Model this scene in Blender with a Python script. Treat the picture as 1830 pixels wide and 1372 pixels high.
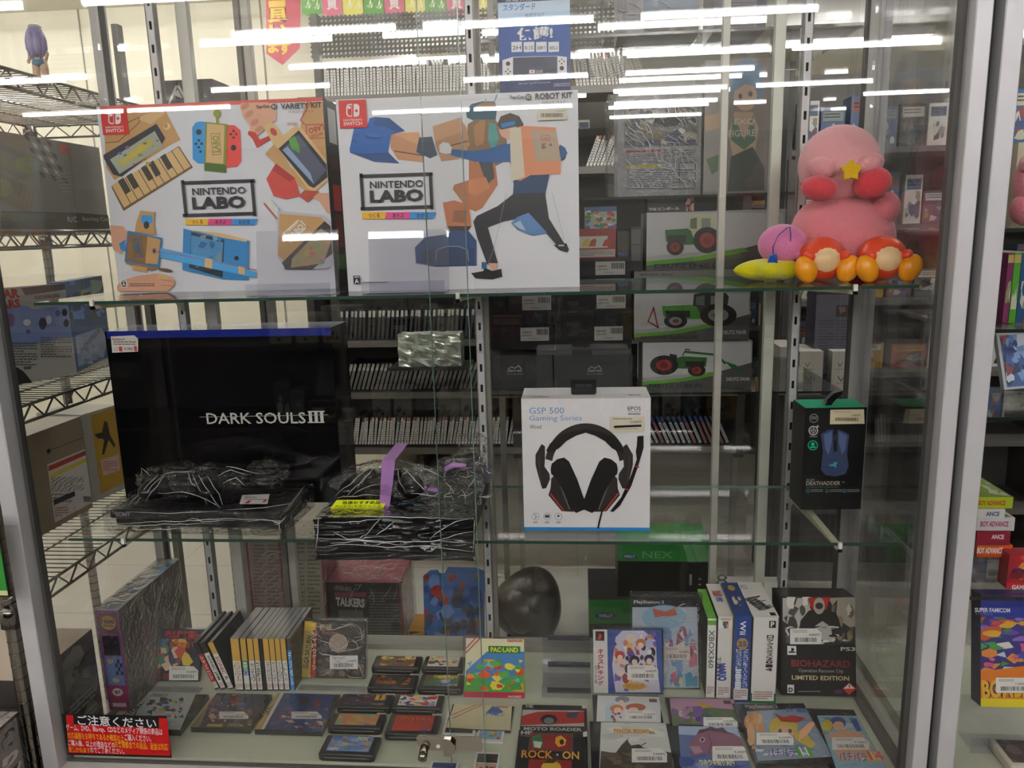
import bpy, bmesh, math, random
from mathutils import Vector, Matrix, Euler, noise
for o in list(bpy.data.objects): bpy.data.objects.remove(o)
S = bpy.context.scene
COL = S.collection
R = random.Random(7)
# ------------------------------------------------------------------ camera, world, exposure
EYE = 1.45                                   # height of the lens above the shop floor (m)
F_PX, PITCH, YAW, ROLL = 1386.66, .1969, .0833, -.0269
_fw = Vector((-math.sin(YAW)*math.cos(PITCH), math.cos(YAW)*math.cos(PITCH), -math.sin(PITCH)))
_rt = Vector((math.cos(YAW), math.sin(YAW), 0)); _up = _rt.cross(_fw)
CR = math.cos(ROLL)*_rt + math.sin(ROLL)*_up
CU = -math.sin(ROLL)*_rt + math.cos(ROLL)*_up
cam = bpy.data.cameras.new('camera'); cam.sensor_width = 36; cam.lens = F_PX/1830*36; cam.clip_start = .02
co = bpy.data.objects.new('camera', cam); COL.objects.link(co); S.camera = co
Rm = Matrix((CR, CU, -_fw)).transposed().to_4x4()
co.matrix_world = Matrix.Translation((0, 0, EYE)) @ Rm
w = bpy.data.worlds.new('world'); S.world = w; w.use_nodes = True
w.node_tree.nodes['Background'].inputs[0].default_value = (.9, .95, 1, 1)
w.node_tree.nodes['Background'].inputs[1].default_value = .05
S.view_settings.view_transform = 'Standard'; S.view_settings.look = 'None'
S.view_settings.exposure = 0.72; S.view_settings.gamma = 1; S.view_settings.use_curve_mapping = False
S.cycles.transparent_max_bounces = 40; S.cycles.max_bounces = 10; S.cycles.glossy_bounces = 5
S.cycles.diffuse_bounces = 4; S.cycles.caustics_reflective = False; S.cycles.caustics_refractive = False
TUBE = 34.0                                  # strength of the fluorescent tubes
ORG = Vector((0, 0, EYE))
Z1, Z2, ZB = EYE-.1066, EYE-.5567, EYE-.985  # tops of the two glass shelves and of the base board
YD, YS, YB, YR = 1.271, 1.325, 1.64, 1.68    # door glass, shelf front, uprights, rear glass
def ray(px, py): return (_fw + CR*((px-915)/F_PX) - CU*((py-686)/F_PX))
def aY(px, py, Y): d = ray(px, py); return ORG + d*(Y/d.y)
def aZ(px, py, Z): d = ray(px, py); return ORG + d*((Z-EYE)/d.z)
def aX(px, py, X): d = ray(px, py); return ORG + d*(X/d.x)
# ------------------------------------------------------------------ materials
def srgb(c):
    if isinstance(c, str):
        c = c.lstrip('#'); c = c if len(c) == 6 else ''.join(q*2 for q in c); c = tuple(int(c[i:i+2], 16) for i in (0, 2, 4))
    return tuple(((v/255)/12.92 if v/255 <= .04045 else ((v/255+.055)/1.055)**2.4) for v in c)
MAT = {}
def mk(name, rough=.5, metal=0., spec=.5, var=.05, bump=0., bscale=60., sheen=0., coat=0.):
    m = bpy.data.materials.new(name); m.use_nodes = True; nt = m.node_tree; N = nt.nodes; L = nt.links
    b = N['Principled BSDF']; a = N.new('ShaderNodeAttribute'); a.attribute_name = 'Col'
    tc = N.new('ShaderNodeTexCoord'); nz = N.new('ShaderNodeTexNoise'); nz.inputs['Scale'].default_value = bscale
    L.new(tc.outputs['Object'], nz.inputs['Vector'])
    mp = N.new('ShaderNodeMapRange'); mp.inputs[3].default_value = 1-var; mp.inputs[4].default_value = 1+var
    L.new(nz.outputs['Fac'], mp.inputs[0])
    mx = N.new('ShaderNodeVectorMath'); mx.operation = 'SCALE'
    L.new(a.outputs['Color'], mx.inputs[0]); L.new(mp.outputs[0], mx.inputs['Scale'])
    L.new(mx.outputs[0], b.inputs['Base Color'])
    b.inputs['Roughness'].default_value = rough; b.inputs['Metallic'].default_value = metal
    b.inputs['Specular IOR Level'].default_value = spec
    if sheen: b.inputs['Sheen Weight'].default_value = sheen; b.inputs['Sheen Roughness'].default_value = .4
    if coat: b.inputs['Coat Weight'].default_value = coat; b.inputs['Coat Roughness'].default_value = .05
    if bump:
        bp = N.new('ShaderNodeBump'); bp.inputs['Strength'].default_value = bump; bp.inputs['Distance'].default_value = .002
        L.new(nz.outputs['Fac'], bp.inputs['Height']); L.new(bp.outputs[0], b.inputs['Normal'])
    MAT[name] = m; return m
mk('card', .38, spec=.45, var=.03, bscale=8)
mk('lacquer', .06, spec=.6, var=.02)
mk('plastic', .3, var=.03)
mk('jewel', .12, spec=.55, var=.03)
mk('alu', .42, metal=.25, var=.03, bscale=30)
mk('chrome', .16, metal=1., var=.05)
mk('paint', .6, var=.05, bscale=3)
mk('plush', .95, spec=.1, var=.08, bump=.9, bscale=420, sheen=.5)
mk('figure', .35, var=.02)
mk('board', .35, spec=.4, var=.05, bscale=5)
mk('tile', .3, spec=.4, var=.07, bscale=2.5)
mk('fold', .12, metal=.35, spec=.9, var=.15, bscale=90)  # pale ridges on clear film, their white glints put in as colour
mk('crinkle', .22, metal=.5, var=.25, bscale=60)
mk('edge', .15, spec=.8, var=.02)
mk('dark', .55, var=.1, bscale=20)
def mk_emit(name, col, st):
    m = bpy.data.materials.new(name); m.use_nodes = True; b = m.node_tree.nodes['Principled BSDF']
    b.inputs['Base Color'].default_value = (.8, .8, .8, 1); b.inputs['Emission Color'].default_value = (*col, 1)
    b.inputs['Emission Strength'].default_value = st; MAT[name] = m
mk_emit('tube', (1, .975, .965), TUBE)
def mk_glass(name, ior, tint, rough=0., wr=0., wscale=20., stretch=(1, 1, 1), gain=1., add=0.):
    """thin clear sheet: what is behind shows through, the surface mirrors by Fresnel"""
    m = bpy.data.materials.new(name); m.use_nodes = True; nt = m.node_tree; N = nt.nodes; L = nt.links
    N.remove(N['Principled BSDF']); out = N['Material Output']
    t = N.new('ShaderNodeBsdfTransparent'); t.inputs[0].default_value = (*tint, 1)
    g = N.new('ShaderNodeBsdfGlossy'); g.inputs['Roughness'].default_value = rough
    f = N.new('ShaderNodeFresnel'); ge = N.new('ShaderNodeNewGeometry'); mi = N.new('ShaderNodeMix')
    mi.inputs[2].default_value = ior; mi.inputs[3].default_value = 1/ior     # a sheet is left as it is entered
    L.new(ge.outputs['Backfacing'], mi.inputs[0]); L.new(mi.outputs[0], f.inputs[0])
    mx = N.new('ShaderNodeMixShader')
    mt = N.new('ShaderNodeMath'); mt.operation = 'MULTIPLY_ADD'; mt.inputs[1].default_value = gain; mt.inputs[2].default_value = add
    mt.use_clamp = True
    L.new(f.outputs[0], mt.inputs[0]); L.new(mt.outputs[0], mx.inputs[0]); L.new(t.outputs[0], mx.inputs[1]); L.new(g.outputs[0], mx.inputs[2])
    L.new(mx.outputs[0], out.inputs[0])
    if wr:
        tc = N.new('ShaderNodeTexCoord'); mp = N.new('ShaderNodeMapping'); mp.inputs['Scale'].default_value = stretch
        nz = N.new('ShaderNodeTexNoise'); nz.inputs['Scale'].default_value = wscale; nz.inputs['Detail'].default_value = 3
        nz.inputs['Distortion'].default_value = 1.5
        L.new(tc.outputs['Object'], mp.inputs[0]); L.new(mp.outputs[0], nz.inputs['Vector'])
        bp = N.new('ShaderNodeBump'); bp.inputs['Strength'].default_value = wr; bp.inputs['Distance'].default_value = .01
        L.new(nz.outputs['Fac'], bp.inputs['Height'])
        L.new(bp.outputs[0], g.inputs['Normal']); L.new(bp.outputs[0], f.inputs['Normal'])
    MAT[name] = m
mk_glass('glass', 1.5, (.991, .994, .991))
mk_glass('acrylic', 1.49, (.93, .93, .96), gain=1.2, add=.015)
mk_glass('film', 1.5, (.97, .97, .97), rough=.08, wr=.6, wscale=14, stretch=(1, 1, 2.2), gain=1.3)
mk_glass('foil', 1.6, (.93, .93, .93), rough=.06, wr=1., wscale=32, stretch=(1, 1, 1), gain=1.4, add=.0)
def perforated():
    m = bpy.data.materials.new('perforated'); m.use_nodes = True; nt = m.node_tree; N = nt.nodes; L = nt.links
    b = N['Principled BSDF']; b.inputs['Base Color'].default_value = (.05, .048, .047, 1); b.inputs['Roughness'].default_value = .5
    tc = N.new('ShaderNodeTexCoord'); v = N.new('ShaderNodeTexVoronoi'); v.inputs['Scale'].default_value = 60; v.inputs['Randomness'].default_value = 0; v.voronoi_dimensions = '2D'
    sx = N.new('ShaderNodeSeparateXYZ'); cx = N.new('ShaderNodeCombineXYZ'); L.new(tc.outputs['Object'], sx.inputs[0]); L.new(sx.outputs['X'], cx.inputs['X']); L.new(sx.outputs['Z'], cx.inputs['Y'])
    L.new(cx.outputs[0], v.inputs['Vector'])
    lt = N.new('ShaderNodeMath'); lt.operation = 'LESS_THAN'; lt.inputs[1].default_value = .33
    L.new(v.outputs['Distance'], lt.inputs[0])
    t = N.new('ShaderNodeBsdfTransparent'); mx = N.new('ShaderNodeMixShader')
    L.new(lt.outputs[0], mx.inputs[0]); L.new(b.outputs[0], mx.inputs[1]); L.new(t.outputs[0], mx.inputs[2])
    L.new(mx.outputs[0], N['Material Output'].inputs[0]); MAT['perforated'] = m
perforated()
# ------------------------------------------------------------------ mesh builder
class MB:
    def __init__(s): s.v = []; s.f = []; s.c = []; s.m = []; s.sm = []; s.mats = []
    def face(s, pts, col, mat='card', smooth=False):
        i = len(s.v); s.v += [tuple(p) for p in pts]
        s.add(list(range(i, i+len(pts))), col, mat, smooth)
    def add(s, idx, col, mat, smooth=False):
        if mat not in s.mats: s.mats.append(mat)
        s.f.append(idx); s.c.append(srgb(col)); s.m.append(s.mats.index(mat)); s.sm.append(smooth)
    def box(s, a, b, col, mat='card', T=None, cols=None):
        (x0, y0, z0), (x1, y1, z1) = a, b
        P = [Vector(p) for p in ((x0,y0,z0),(x1,y0,z0),(x1,y1,z0),(x0,y1,z0),(x0,y0,z1),(x1,y0,z1),(x1,y1,z1),(x0,y1,z1))]
        if T is not None: P = [T @ p for p in P]
        i = len(s.v); s.v += [tuple(p) for p in P]
        Q = dict(bottom=(0,3,2,1), top=(4,5,6,7), front=(0,1,5,4), right=(1,2,6,5), back=(2,3,7,6), left=(3,0,4,7))
        for k, q in Q.items(): s.add([i+j for j in q], (cols or {}).get(k, col), mat)
    def bbox(s, a, b, col, mat='card', r=.002, T=None, seg=1):
        """box with bevelled edges"""
        bm = bmesh.new(); bmesh.ops.create_cube(bm, size=1)
        for v in bm.verts:
            v.co = Vector([a[k] + (v.co[k]+.5)*(b[k]-a[k]) for k in range(3)])
        bmesh.ops.bevel(bm, geom=bm.edges[:], offset=r, segments=seg, affect='EDGES', profile=.5)
        s.bm(bm, col, mat, T, seg > 1)
    def bm(s, bm, col, mat, T=None, smooth=False):
        i = len(s.v); bm.verts.index_update()
        s.v += [tuple(T @ v.co if T is not None else v.co) for v in bm.verts]
        for f in bm.faces: s.add([i+v.index for v in f.verts], col, mat, smooth)
        bm.free()
    def ell(s, c, r, col, mat='plush', rot=(0, 0, 0), nu=28, nv=18, fn=None):
        M = Euler(rot).to_matrix(); i0 = len(s.v); c = Vector(c)
        for j in range(nv+1):
            th = math.pi*j/nv
            for k in range(nu):
                ph = 2*math.pi*k/nu
                d = Vector((math.sin(th)*math.cos(ph), math.sin(th)*math.sin(ph), math.cos(th)))
                q = Vector((d.x*r[0], d.y*r[1], d.z*r[2]))
                if fn: q = q*fn(d)
                s.v.append(tuple(c + M @ q))
        for j in range(nv):
            for k in range(nu):
                a = i0+j*nu+k; b = i0+j*nu+(k+1) % nu
                s.add([a, a+nu, b+nu, b], col, mat, True)
    def tube(s, pts, r, col, mat='chrome', n=8, cap=True):
        pts = [Vector(p) for p in pts]; rs = r if isinstance(r, (list, tuple)) else [r]*len(pts); i0 = len(s.v)
        for k, p in enumerate(pts):
            t = (pts[min(k+1, len(pts)-1)] - pts[max(k-1, 0)]).normalized()
            h = Vector((0, 0, 1)) if abs(t.z) < .9 else Vector((1, 0, 0))
            a = t.cross(h).normalized(); b = t.cross(a)
            for q in range(n):
                an = 2*math.pi*q/n; s.v.append(tuple(p + (a*math.cos(an)+b*math.sin(an))*rs[k]))
        for k in range(len(pts)-1):
            for q in range(n):
                a = i0+k*n+q; b = i0+k*n+(q+1) % n
                s.add([a, b, b+n, a+n], col, mat, True)
        if cap:
            s.add([i0+q for q in range(n)][::-1], col, mat); s.add([i0+(len(pts)-1)*n+q for q in range(n)], col, mat)
    def prism(s, pts, y0, y1, col, mat='card', cols=None):
        """outline in x,z pushed from y0 to y1"""
        n = len(pts); s.face([(x, y0, z) for x, z in pts], col, mat); s.face([(x, y1, z) for x, z in pts][::-1], col, mat)
        for k in range(n):
            a, b = pts[k], pts[(k+1) % n]
            s.face([(a[0], y0, a[1]), (a[0], y1, a[1]), (b[0], y1, b[1]), (b[0], y0, b[1])], cols or col, mat)
    def build(s, name, parent=None, loc=None):
        me = bpy.data.meshes.new(name); me.from_pydata(s.v, [], s.f)
        for m in s.mats: me.materials.append(MAT[m])
        me.polygons.foreach_set('material_index', s.m); me.polygons.foreach_set('use_smooth', s.sm)
        ca = me.color_attributes.new('Col', 'FLOAT_COLOR', 'CORNER'); buf = []
        for p, c in zip(me.polygons, s.c): buf += [*c, 1.]*p.loop_total
        ca.data.foreach_set('color', buf); me.update()
        o = bpy.data.objects.new(name, me); COL.objects.link(o); o.parent = parent
        if loc is not None: o.location = loc
        return o
def thing(name, label, cat, loc=(0, 0, 0), rot=(0, 0, 0), group=None):
    o = bpy.data.objects.new(name, None); o.empty_display_size = .02; COL.objects.link(o)
    o.location = loc; o.rotation_euler = rot; return tag(o, label, cat, group)
def tag(o, label, cat, group=None, kind=None):
    if label: o['label'] = label
    if cat: o['category'] = cat
    if group: o['group'] = group
    if kind: o['kind'] = kind
    return o
def struct(o): o['kind'] = 'structure'; return o
def MW(o):
    return Matrix.Translation(o.location) @ o.rotation_euler.to_matrix().to_4x4()
def dup(root, loc, rot=None, label=None, group=None):
    r = root.copy(); COL.objects.link(r); r.location = loc
    if rot is not None: r.rotation_euler = rot
    if label: r['label'] = label
    if group: r['group'] = group
    for ch in root.children:
        c = ch.copy(); COL.objects.link(c); c.parent = r
        for g in ch.children:
            d = g.copy(); COL.objects.link(d); d.parent = c
    return r
# ------------------------------------------------------------------ writing and printed artwork
_tc = {}
def glyphs(s, bold=0):
    k = (s, bold)
    if k not in _tc:
        cu = bpy.data.curves.new('t', 'FONT'); cu.body = s; cu.resolution_u = 2; cu.fill_mode = 'FRONT'; cu.offset = bold
        o = bpy.data.objects.new('t', cu); COL.objects.link(o)
        bpy.context.view_layer.update()
        dg = bpy.context.evaluated_depsgraph_get(); me = bpy.data.meshes.new_from_object(o.evaluated_get(dg))
        vs = [tuple(v.co[:2]) for v in me.vertices]; fs = [tuple(p.vertices) for p in me.polygons]
        bpy.data.objects.remove(o); bpy.data.curves.remove(cu); bpy.data.meshes.remove(me)
        _tc[k] = (vs, fs)
    return _tc[k]
def clip(poly, x0, y0, x1, y1):
    for ax, lim, sg in ((0, x0, 1), (0, x1, -1), (1, y0, 1), (1, y1, -1)):
        out = []
        for i in range(len(poly)):
            a, b = poly[i-1], poly[i]; da = (a[ax]-lim)*sg; db = (b[ax]-lim)*sg
            if da >= 0 > db or da < 0 <= db:
                t = da/(da-db); out.append((a[0]+(b[0]-a[0])*t, a[1]+(b[1]-a[1])*t))
            if db >= 0: out.append(b)
        poly = out
        if len(poly) < 3: return []
    return poly
class Face:
    """a flat printed face. px mode: artwork is measured against the sight lines; else fractions 0..100 of the face"""
    def __init__(s, root, o, ux, uy, w, h, frac=False, eps=.00022):
        s.root = root; s.o = Vector(o); s.ux = Vector(ux).normalized(); s.uy = Vector(uy).normalized(); s.n = s.ux.cross(s.uy)
        s.w = w; s.h = h; s.frac = frac; s.eps = eps; s.inv = MW(root).inverted() if root is not None else Matrix(); s.k = 1; s.mat = 'card'
    def uv(s, x, y):
        if s.frac: return (x/100*s.w, (1-y/100)*s.h)
        o = s.inv @ ORG; d = s.inv.to_3x3() @ ray(x, y); t = (s.o-o).dot(s.n)/d.dot(s.n); p = o+d*t-s.o
        return (p.dot(s.ux), p.dot(s.uy))
    def P(s, uv, k=None): return s.o + s.ux*uv[0] + s.uy*uv[1] + s.n*(s.eps*(s.k if k is None else k))
    def nk(s): s.k += .25
    def uvpoly(s, mb, q, col):
        q = clip(q, 0, 0, s.w, s.h)
        if len(q) < 3: return
        a = sum(q[i-1][0]*q[i][1]-q[i][0]*q[i-1][1] for i in range(len(q)))
        if a < 0: q = q[::-1]
        mb.face([s.P(p) for p in q], col, s.mat); s.nk()
    def poly(s, mb, pts, col): s.uvpoly(mb, [s.uv(*p) for p in pts], col)
    def rect(s, mb, x0, y0, x1, y1, col):
        u0, u1, v0, v1 = s.ext(x0, y0, x1, y1); s.uvpoly(mb, [(u0, v0), (u1, v0), (u1, v1), (u0, v1)], col)
    def ext(s, x0, y0, x1, y1):
        xm, ym = (x0+x1)/2, (y0+y1)/2
        return s.uv(x0, ym)[0], s.uv(x1, ym)[0], s.uv(xm, y1)[1], s.uv(xm, y0)[1]
    def ell(s, mb, cx, cy, rx, ry, col, a=0, n=20):
        a = math.radians(a); ca, sa = math.cos(a), math.sin(a)
        s.poly(mb, [(cx+rx*math.cos(t)*ca-ry*math.sin(t)*sa, cy+rx*math.cos(t)*sa+ry*math.sin(t)*ca)
                    for t in (2*math.pi*i/n for i in range(n))], col)
    def line(s, mb, pts, wd, col):
        q = [s.uv(*p) for p in pts]; x, y = pts[0]; a = s.uv(x, y); b = s.uv(x+wd, y); hw = math.dist(a, b)/2
        for a, b in zip(q, q[1:]):
            l = math.dist(a, b) or 1; dx, dy = (b[0]-a[0])/l*hw, (b[1]-a[1])/l*hw
            s.uvpoly(mb, [(a[0]-dx-dy, a[1]-dy+dx), (a[0]-dx+dy, a[1]-dy-dx), (b[0]+dx+dy, b[1]+dy-dx), (b[0]+dx-dy, b[1]+dy+dx)], col)
            s.k -= .25
        s.nk()
    def text(s, mb, t, x0, y0, x1, y1, col, bold=0, rot=0, keep=False, sh=0):
        vs, fs = glyphs(t, bold)
        if not vs: return
        u0, u1, v0, v1 = s.ext(x0, y0, x1, y1)
        ax0 = min(v[0] for v in vs); ax1 = max(v[0] for v in vs); ay0 = min(v[1] for v in vs); ay1 = max(v[1] for v in vs)
        kx = (u1-u0)/(ax1-ax0); ky = (v1-v0)/(ay1-ay0)
        if keep: kx = ky = min(kx, ky)
        cu, cv = (u0+u1)/2, (v0+v1)/2; r = math.radians(rot); c, n = math.cos(r), math.sin(r); i = len(mb.v)
        for x, y in vs:
            X = (x-(ax0+ax1)/2)*kx; Y = (y-(ay0+ay1)/2)*ky; X += Y*sh
            mb.v.append(tuple(s.P((cu+X*c-Y*n, cv+X*n+Y*c))))
        fl = (kx*ky) < 0
        for f in fs: mb.add([i+j for j in (f[::-1] if fl else f)], col, s.mat)
        s.nk()
    def vtext(s, mb, t, x0, y0, x1, y1, col, bold=0, lean=0):
        """letters stacked downwards"""
        n = len(t); h = (y1-y0)/n
        for i, ch in enumerate(t):
            if ch == ' ': continue
            d = lean*i/n; s.text(mb, 'l' if ch == 'ー' else ch, x0+d+(0 if ch != 'ー' else (x1-x0)*.4), y0+i*h+h*.06, x1+d-(0 if ch != 'ー' else (x1-x0)*.4), y0+(i+1)*h-h*.06, col, bold); s.k -= .25
        s.nk()
    def frame(s, mb, x0, y0, x1, y1, t, col):
        for q in ((x0, y0, x1, y0+t), (x0, y1-t, x1, y1), (x0, y0, x0+t, y1), (x1-t, y0, x1, y1)): s.rect(mb, *q, col); s.k -= .25
        s.nk()
    def lines(s, mb, x0, y0, x1, y1, n, col, seed=1):
        r = random.Random(seed); h = (y1-y0)/n
        for i in range(n):
            x = x0; y = y0+i*h
            end = x1 if i % 4 != 3 else x0+(x1-x0)*r.uniform(.4, .8)
            while x < end:
                l = min(r.uniform(.05, .18)*(x1-x0), end-x); s.rect(mb, x, y, x+l, y+h*.45, col); s.k -= .25; x += l+(x1-x0)*.02
        s.nk()
    def blobs(s, mb, x0, y0, x1, y1, n, pal, seed=1, size=.18):
        """busy cover painting: overlapping strokes and rounds of the cover's own colours"""
        r = random.Random(seed); W, H = x1-x0, y1-y0
        for i in range(n):
            cx, cy = x0+r.random()*W, y0+r.random()*H; k = size*r.uniform(.35, 1.1)
            q = []
            m = r.choice((3, 4, 6, 9)); a0 = r.random()*6
            for j in range(m):
                a = a0+2*math.pi*j/m; rr = r.uniform(.6, 1.1)
                q.append((min(max(cx+math.cos(a)*k*W*rr, x0), x1), min(max(cy+math.sin(a)*k*H*rr*1.1, y0), y1)))
            s.poly(mb, q, r.choice(pal)); s.k -= .2
        s.nk()
    def tag(s, mb, x0, y0, x1, y1, price, seed=1, cut=True, base='#e6e4e0', rot=None):
        W, H = x1-x0, y1-y0; c = .16*W if cut else 0
        s.poly(mb, [(x0, y0), (x1-c, y0), (x1, y0+c*.9), (x1, y1), (x0, y1)], base)
        s.lines(mb, x0+.08*W, y0+.1*H, x0+.55*W, y0+.3*H, 2, '#8f8d8a', seed)
        s.text(mb, price, x0+.6*W, y0+.32*H, x1-.06*W, y0+.5*H, '#2a2a2a', .01)
        r = random.Random(seed); x = x0+.15*W
        while x < x0+.85*W:
            b = r.uniform(.008, .03)*W; s.rect(mb, x, y0+.58*H, x+b, y0+.86*H, '#1e1e1e'); s.k -= .25; x += b+r.uniform(.012, .03)*W
        s.nk()
def FR(root, w, h, d=None, y=0, x0=None): # front face (towards the aisle) of a box standing with its base centre at the root
    x0 = -w/2 if x0 is None else x0
    return Face(root, (x0, y, 0), (1, 0, 0), (0, 0, 1), w, h)
def ffront(root, w, h): f = FR(root, w, h); f.frac = True; return f
def ftop(root, w, d, h, frac=True):
    f = Face(root, (-w/2, 0, h), (1, 0, 0), (0, 1, 0), w, d); f.frac = frac; return f
def upright(name, label, cat, bl, br, tl, depth, z0, lean=0, yaw=0, Y=None, group=None):
    """thing standing on z0 whose lower front edge runs bl..br and whose upper left front corner is tl"""
    p = aZ(*bl, z0)
    if Y is not None: q = aY(*bl, Y); p = Vector((q.x, Y, z0))
    q = aY(*br, p.y + (0 if not yaw else 0)); wdt = (q.x-p.x)/max(.3, math.cos(yaw))
    root = thing(name, label, cat, (p.x+wdt/2*math.cos(yaw), p.y+wdt/2*math.sin(yaw), z0), (-lean, 0, yaw), group)
    f = FR(root, wdt, 1.); h = f.uv(*tl)[1]; f.h = h
    return root, f, wdt, h
def flat(name, label, cat, bl, br, tl, th, z0, group=None):
    """thing lying on z0, top face corners bl, br, tl"""
    a, b, c = aZ(*bl, z0+th), aZ(*br, z0+th), aZ(*tl, z0+th)
    yaw = math.atan2(b.y-a.y, b.x-a.x)*.5; wdt = (b-a).length
    root = thing(name, label, cat, ((a.x+b.x)/2, (a.y+b.y)/2, z0), (0, 0, yaw), group)
    f = Face(root, (-wdt/2, 0, th), (1, 0, 0), (0, 1, 0), wdt, 1.); dp = f.uv(*tl)[1]; f.h = dp
    return root, f, wdt, dp
def glint_crease(f, m, pts, r=.0006, off=.002, wob=.0012, seed=1):
    """a sharp raised fold of clear film on face f, its white glint put in as pale colour"""
    rr = random.Random(seed); q = [f.uv(*p) for p in pts]; out = []
    for a, b in zip(q, q[1:]):
        n = max(2, int(math.dist(a, b)/.012))
        for i in range(n): t = i/n; out.append((a[0]+(b[0]-a[0])*t+rr.uniform(-wob, wob), a[1]+(b[1]-a[1])*t+rr.uniform(-wob, wob)))
    out.append(q[-1]); N = len(out)
    m.tube([f.o+f.ux*u+f.uy*v+f.n*off for u, v in out], [r*(.25+.75*math.sin(math.pi*min(1, (i+.5)/N))) for i in range(N)], '#d2d3d6', 'fold', 5)
def glint_creases(f, m, x0, y0, x1, y1, n, seed, r=.0005, off=.002, L=.35, ang=None):
    rr = random.Random(seed)
    for i in range(n):
        x, y = rr.uniform(x0, x1), rr.uniform(y0, y1); a = rr.uniform(0, math.pi) if ang is None else math.radians(ang)+rr.uniform(-.5, .5); l = rr.uniform(.3, 1)*L*min(x1-x0, y1-y0); P = []
        for k in range(5):
            P.append((min(max(x, x0), x1), min(max(y, y0), y1))); x += math.cos(a)*l/4; y += math.sin(a)*l/4; a += rr.uniform(-.55, .55)
        glint_crease(f, m, P, r*rr.uniform(.5, 1.1), off, .0006, i)
#@@SETTING
# ------------------------------------------------------------------ shop room
def slab(name, a, b, col, mat, extra=None):
    m = MB(); m.box(a, b, col, mat)
    if extra: extra(m)
    return struct(m.build(name))
CEIL = EYE+1.15
def tiles(m):
    for i in range(-10, 13): m.box((i*.45-.002, -8, 0), (i*.45+.002, 8, .0006), '#a39f94', 'tile')
    for j in range(-17, 18): m.box((-5, j*.45-.002, 0), (6, j*.45+.002, .0006), '#a39f94', 'tile')
slab('floor', (-5, -8, -.1), (6, 8, 0), '#bcb8ae', 'tile', tiles)
slab('ceiling', (-5, -8, CEIL), (6, 8, CEIL+.1), '#e4e0d2', 'paint')
def wallseam(m):
    for x in (-3.4, -2.5, -1.55): m.box((x, 4.045, 0), (x+.006, 4.05, CEIL), '#8f8a7c', 'paint')
    for z in (.42, .86): m.box((-5, 4.046, z), (-1.1, 4.05, z+.008), '#a8a394', 'paint')
slab('wall_back', (-5, 4.05, 0), (-1.1, 4.15, CEIL), '#e2dcc6', 'paint', wallseam)
slab('wall_far', (-1.1, 7.5, 0), (6, 7.6, CEIL), '#d9d2bc', 'paint')
slab('wall_return', (-1.1, 4.05, 0), (-1.0, 7.5, CEIL), '#d9d2bc', 'paint')
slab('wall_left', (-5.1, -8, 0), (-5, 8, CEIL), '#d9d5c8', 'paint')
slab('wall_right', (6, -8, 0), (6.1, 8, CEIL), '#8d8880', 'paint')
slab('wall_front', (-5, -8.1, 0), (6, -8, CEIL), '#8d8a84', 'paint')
# ceiling lights: rows of single tubes in long white housings
def fixture():
    t = thing('ceiling_light', '', 'light')
    m = MB(); m.box((-.48, -.05, -.05), (.48, .05, 0), '#e9e9e6', 'paint'); m.build('housing', t)
    m = MB(); m.tube([(-.455, 0, -.068), (.455, 0, -.068)], .015, '#ffffff', 'tube', 10); m.build('tube', t)
    for s in (-1, 1): m = MB(); m.box((s*.468-.012, -.016, -.09), (s*.468+.012, .016, -.05), '#dddddd', 'plastic'); m.build('socket', t)
    return t
fx = None
ROWS = [(-1.91, (-1.40, -.34, .82)), (-2.85, (-3.9, .81, 1.85)), (-3.46, (-2.25, -.34, .84)), (-4.21, (-4.3, -3.35, .79, 1.93)), (-4.87, (-1.38, -.46, .83, 3.0))]
def light(x, y, lab, grp):
    global fx
    if fx is None: fx = fixture(); fx.location = (x, y, CEIL); fx['label'] = lab; fx['group'] = grp
    else: dup(fx, (x, y, CEIL), None, lab, grp)
for k, (y, xs) in enumerate(ROWS):
    for x in xs: light(x, y, 'bare tube ceiling light above the aisle, mirrored as a white bar in the glass doors', 'ceiling lights over the aisle')
for x in (-3, -1.8, -.6, .6, 1.8, 3):  # two out-of-view tube rows added to brighten the goods
    light(x, -1.2, 'added bare tube ceiling light, out of view, brightening the showcase from the aisle', 'added fill lights close before the showcase')
    light(x, 2.25, 'added bare tube ceiling light, out of view, brightening the rear display unit', 'added fill lights above the rear unit')
for x in (-3.2, -2.0): light(x, 3.1, 'bare tube ceiling light over the left end of the shop near the cream wall', 'ceiling lights near the cream wall')
for x in (-.73, .5, 1.73, 2.96): light(x, 5.3, 'bare tube ceiling light beyond the showcase, seen through its glass', 'ceiling lights beyond the showcase')
#@@CASE
# ------------------------------------------------------------------ showcase carcass
XL, XR = -.992, .590                          # side glass planes
XSL, XSR = -.969, .563                        # shelf ends
case = thing('glass_showcase', 'aluminium framed glass showcase filling most of the view, with two clear shelves', 'showcase', (-.2, 1.25, 0))
CO = Vector(case.location)
def part(m, name, root=case):
    off = Vector(root.location); m.v = [tuple(Vector(v)-off) for v in m.v]; return m.build(name, root)
TOP = EYE+.85
AL = '#c9c8cc'
def post(name, x0, x1, y0, y1, col=AL, z0=None, z1=TOP, strip=None):
    m = MB(); z0 = ZB-.04 if z0 is None else z0
    m.bbox((x0, y0, z0), (x1, y1, z1), col, 'alu', .0015)
    if strip:
        for (a, b) in strip: m.box((a, y0-.002, z0), (b, y0+.004, z1), '#3b3a3a', 'dark')
    return part(m, name)
post('front_post', -1.022, -.992, 1.235, 1.275)
post('front_post', .574, .598, 1.235, 1.275)
post('rear_post', -1.008, -.985, YR-.01, YR+.02, '#b9b8b4')
post('rear_post', .578, .600, YR-.01, YR+.02, '#b9b8b4')
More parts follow.
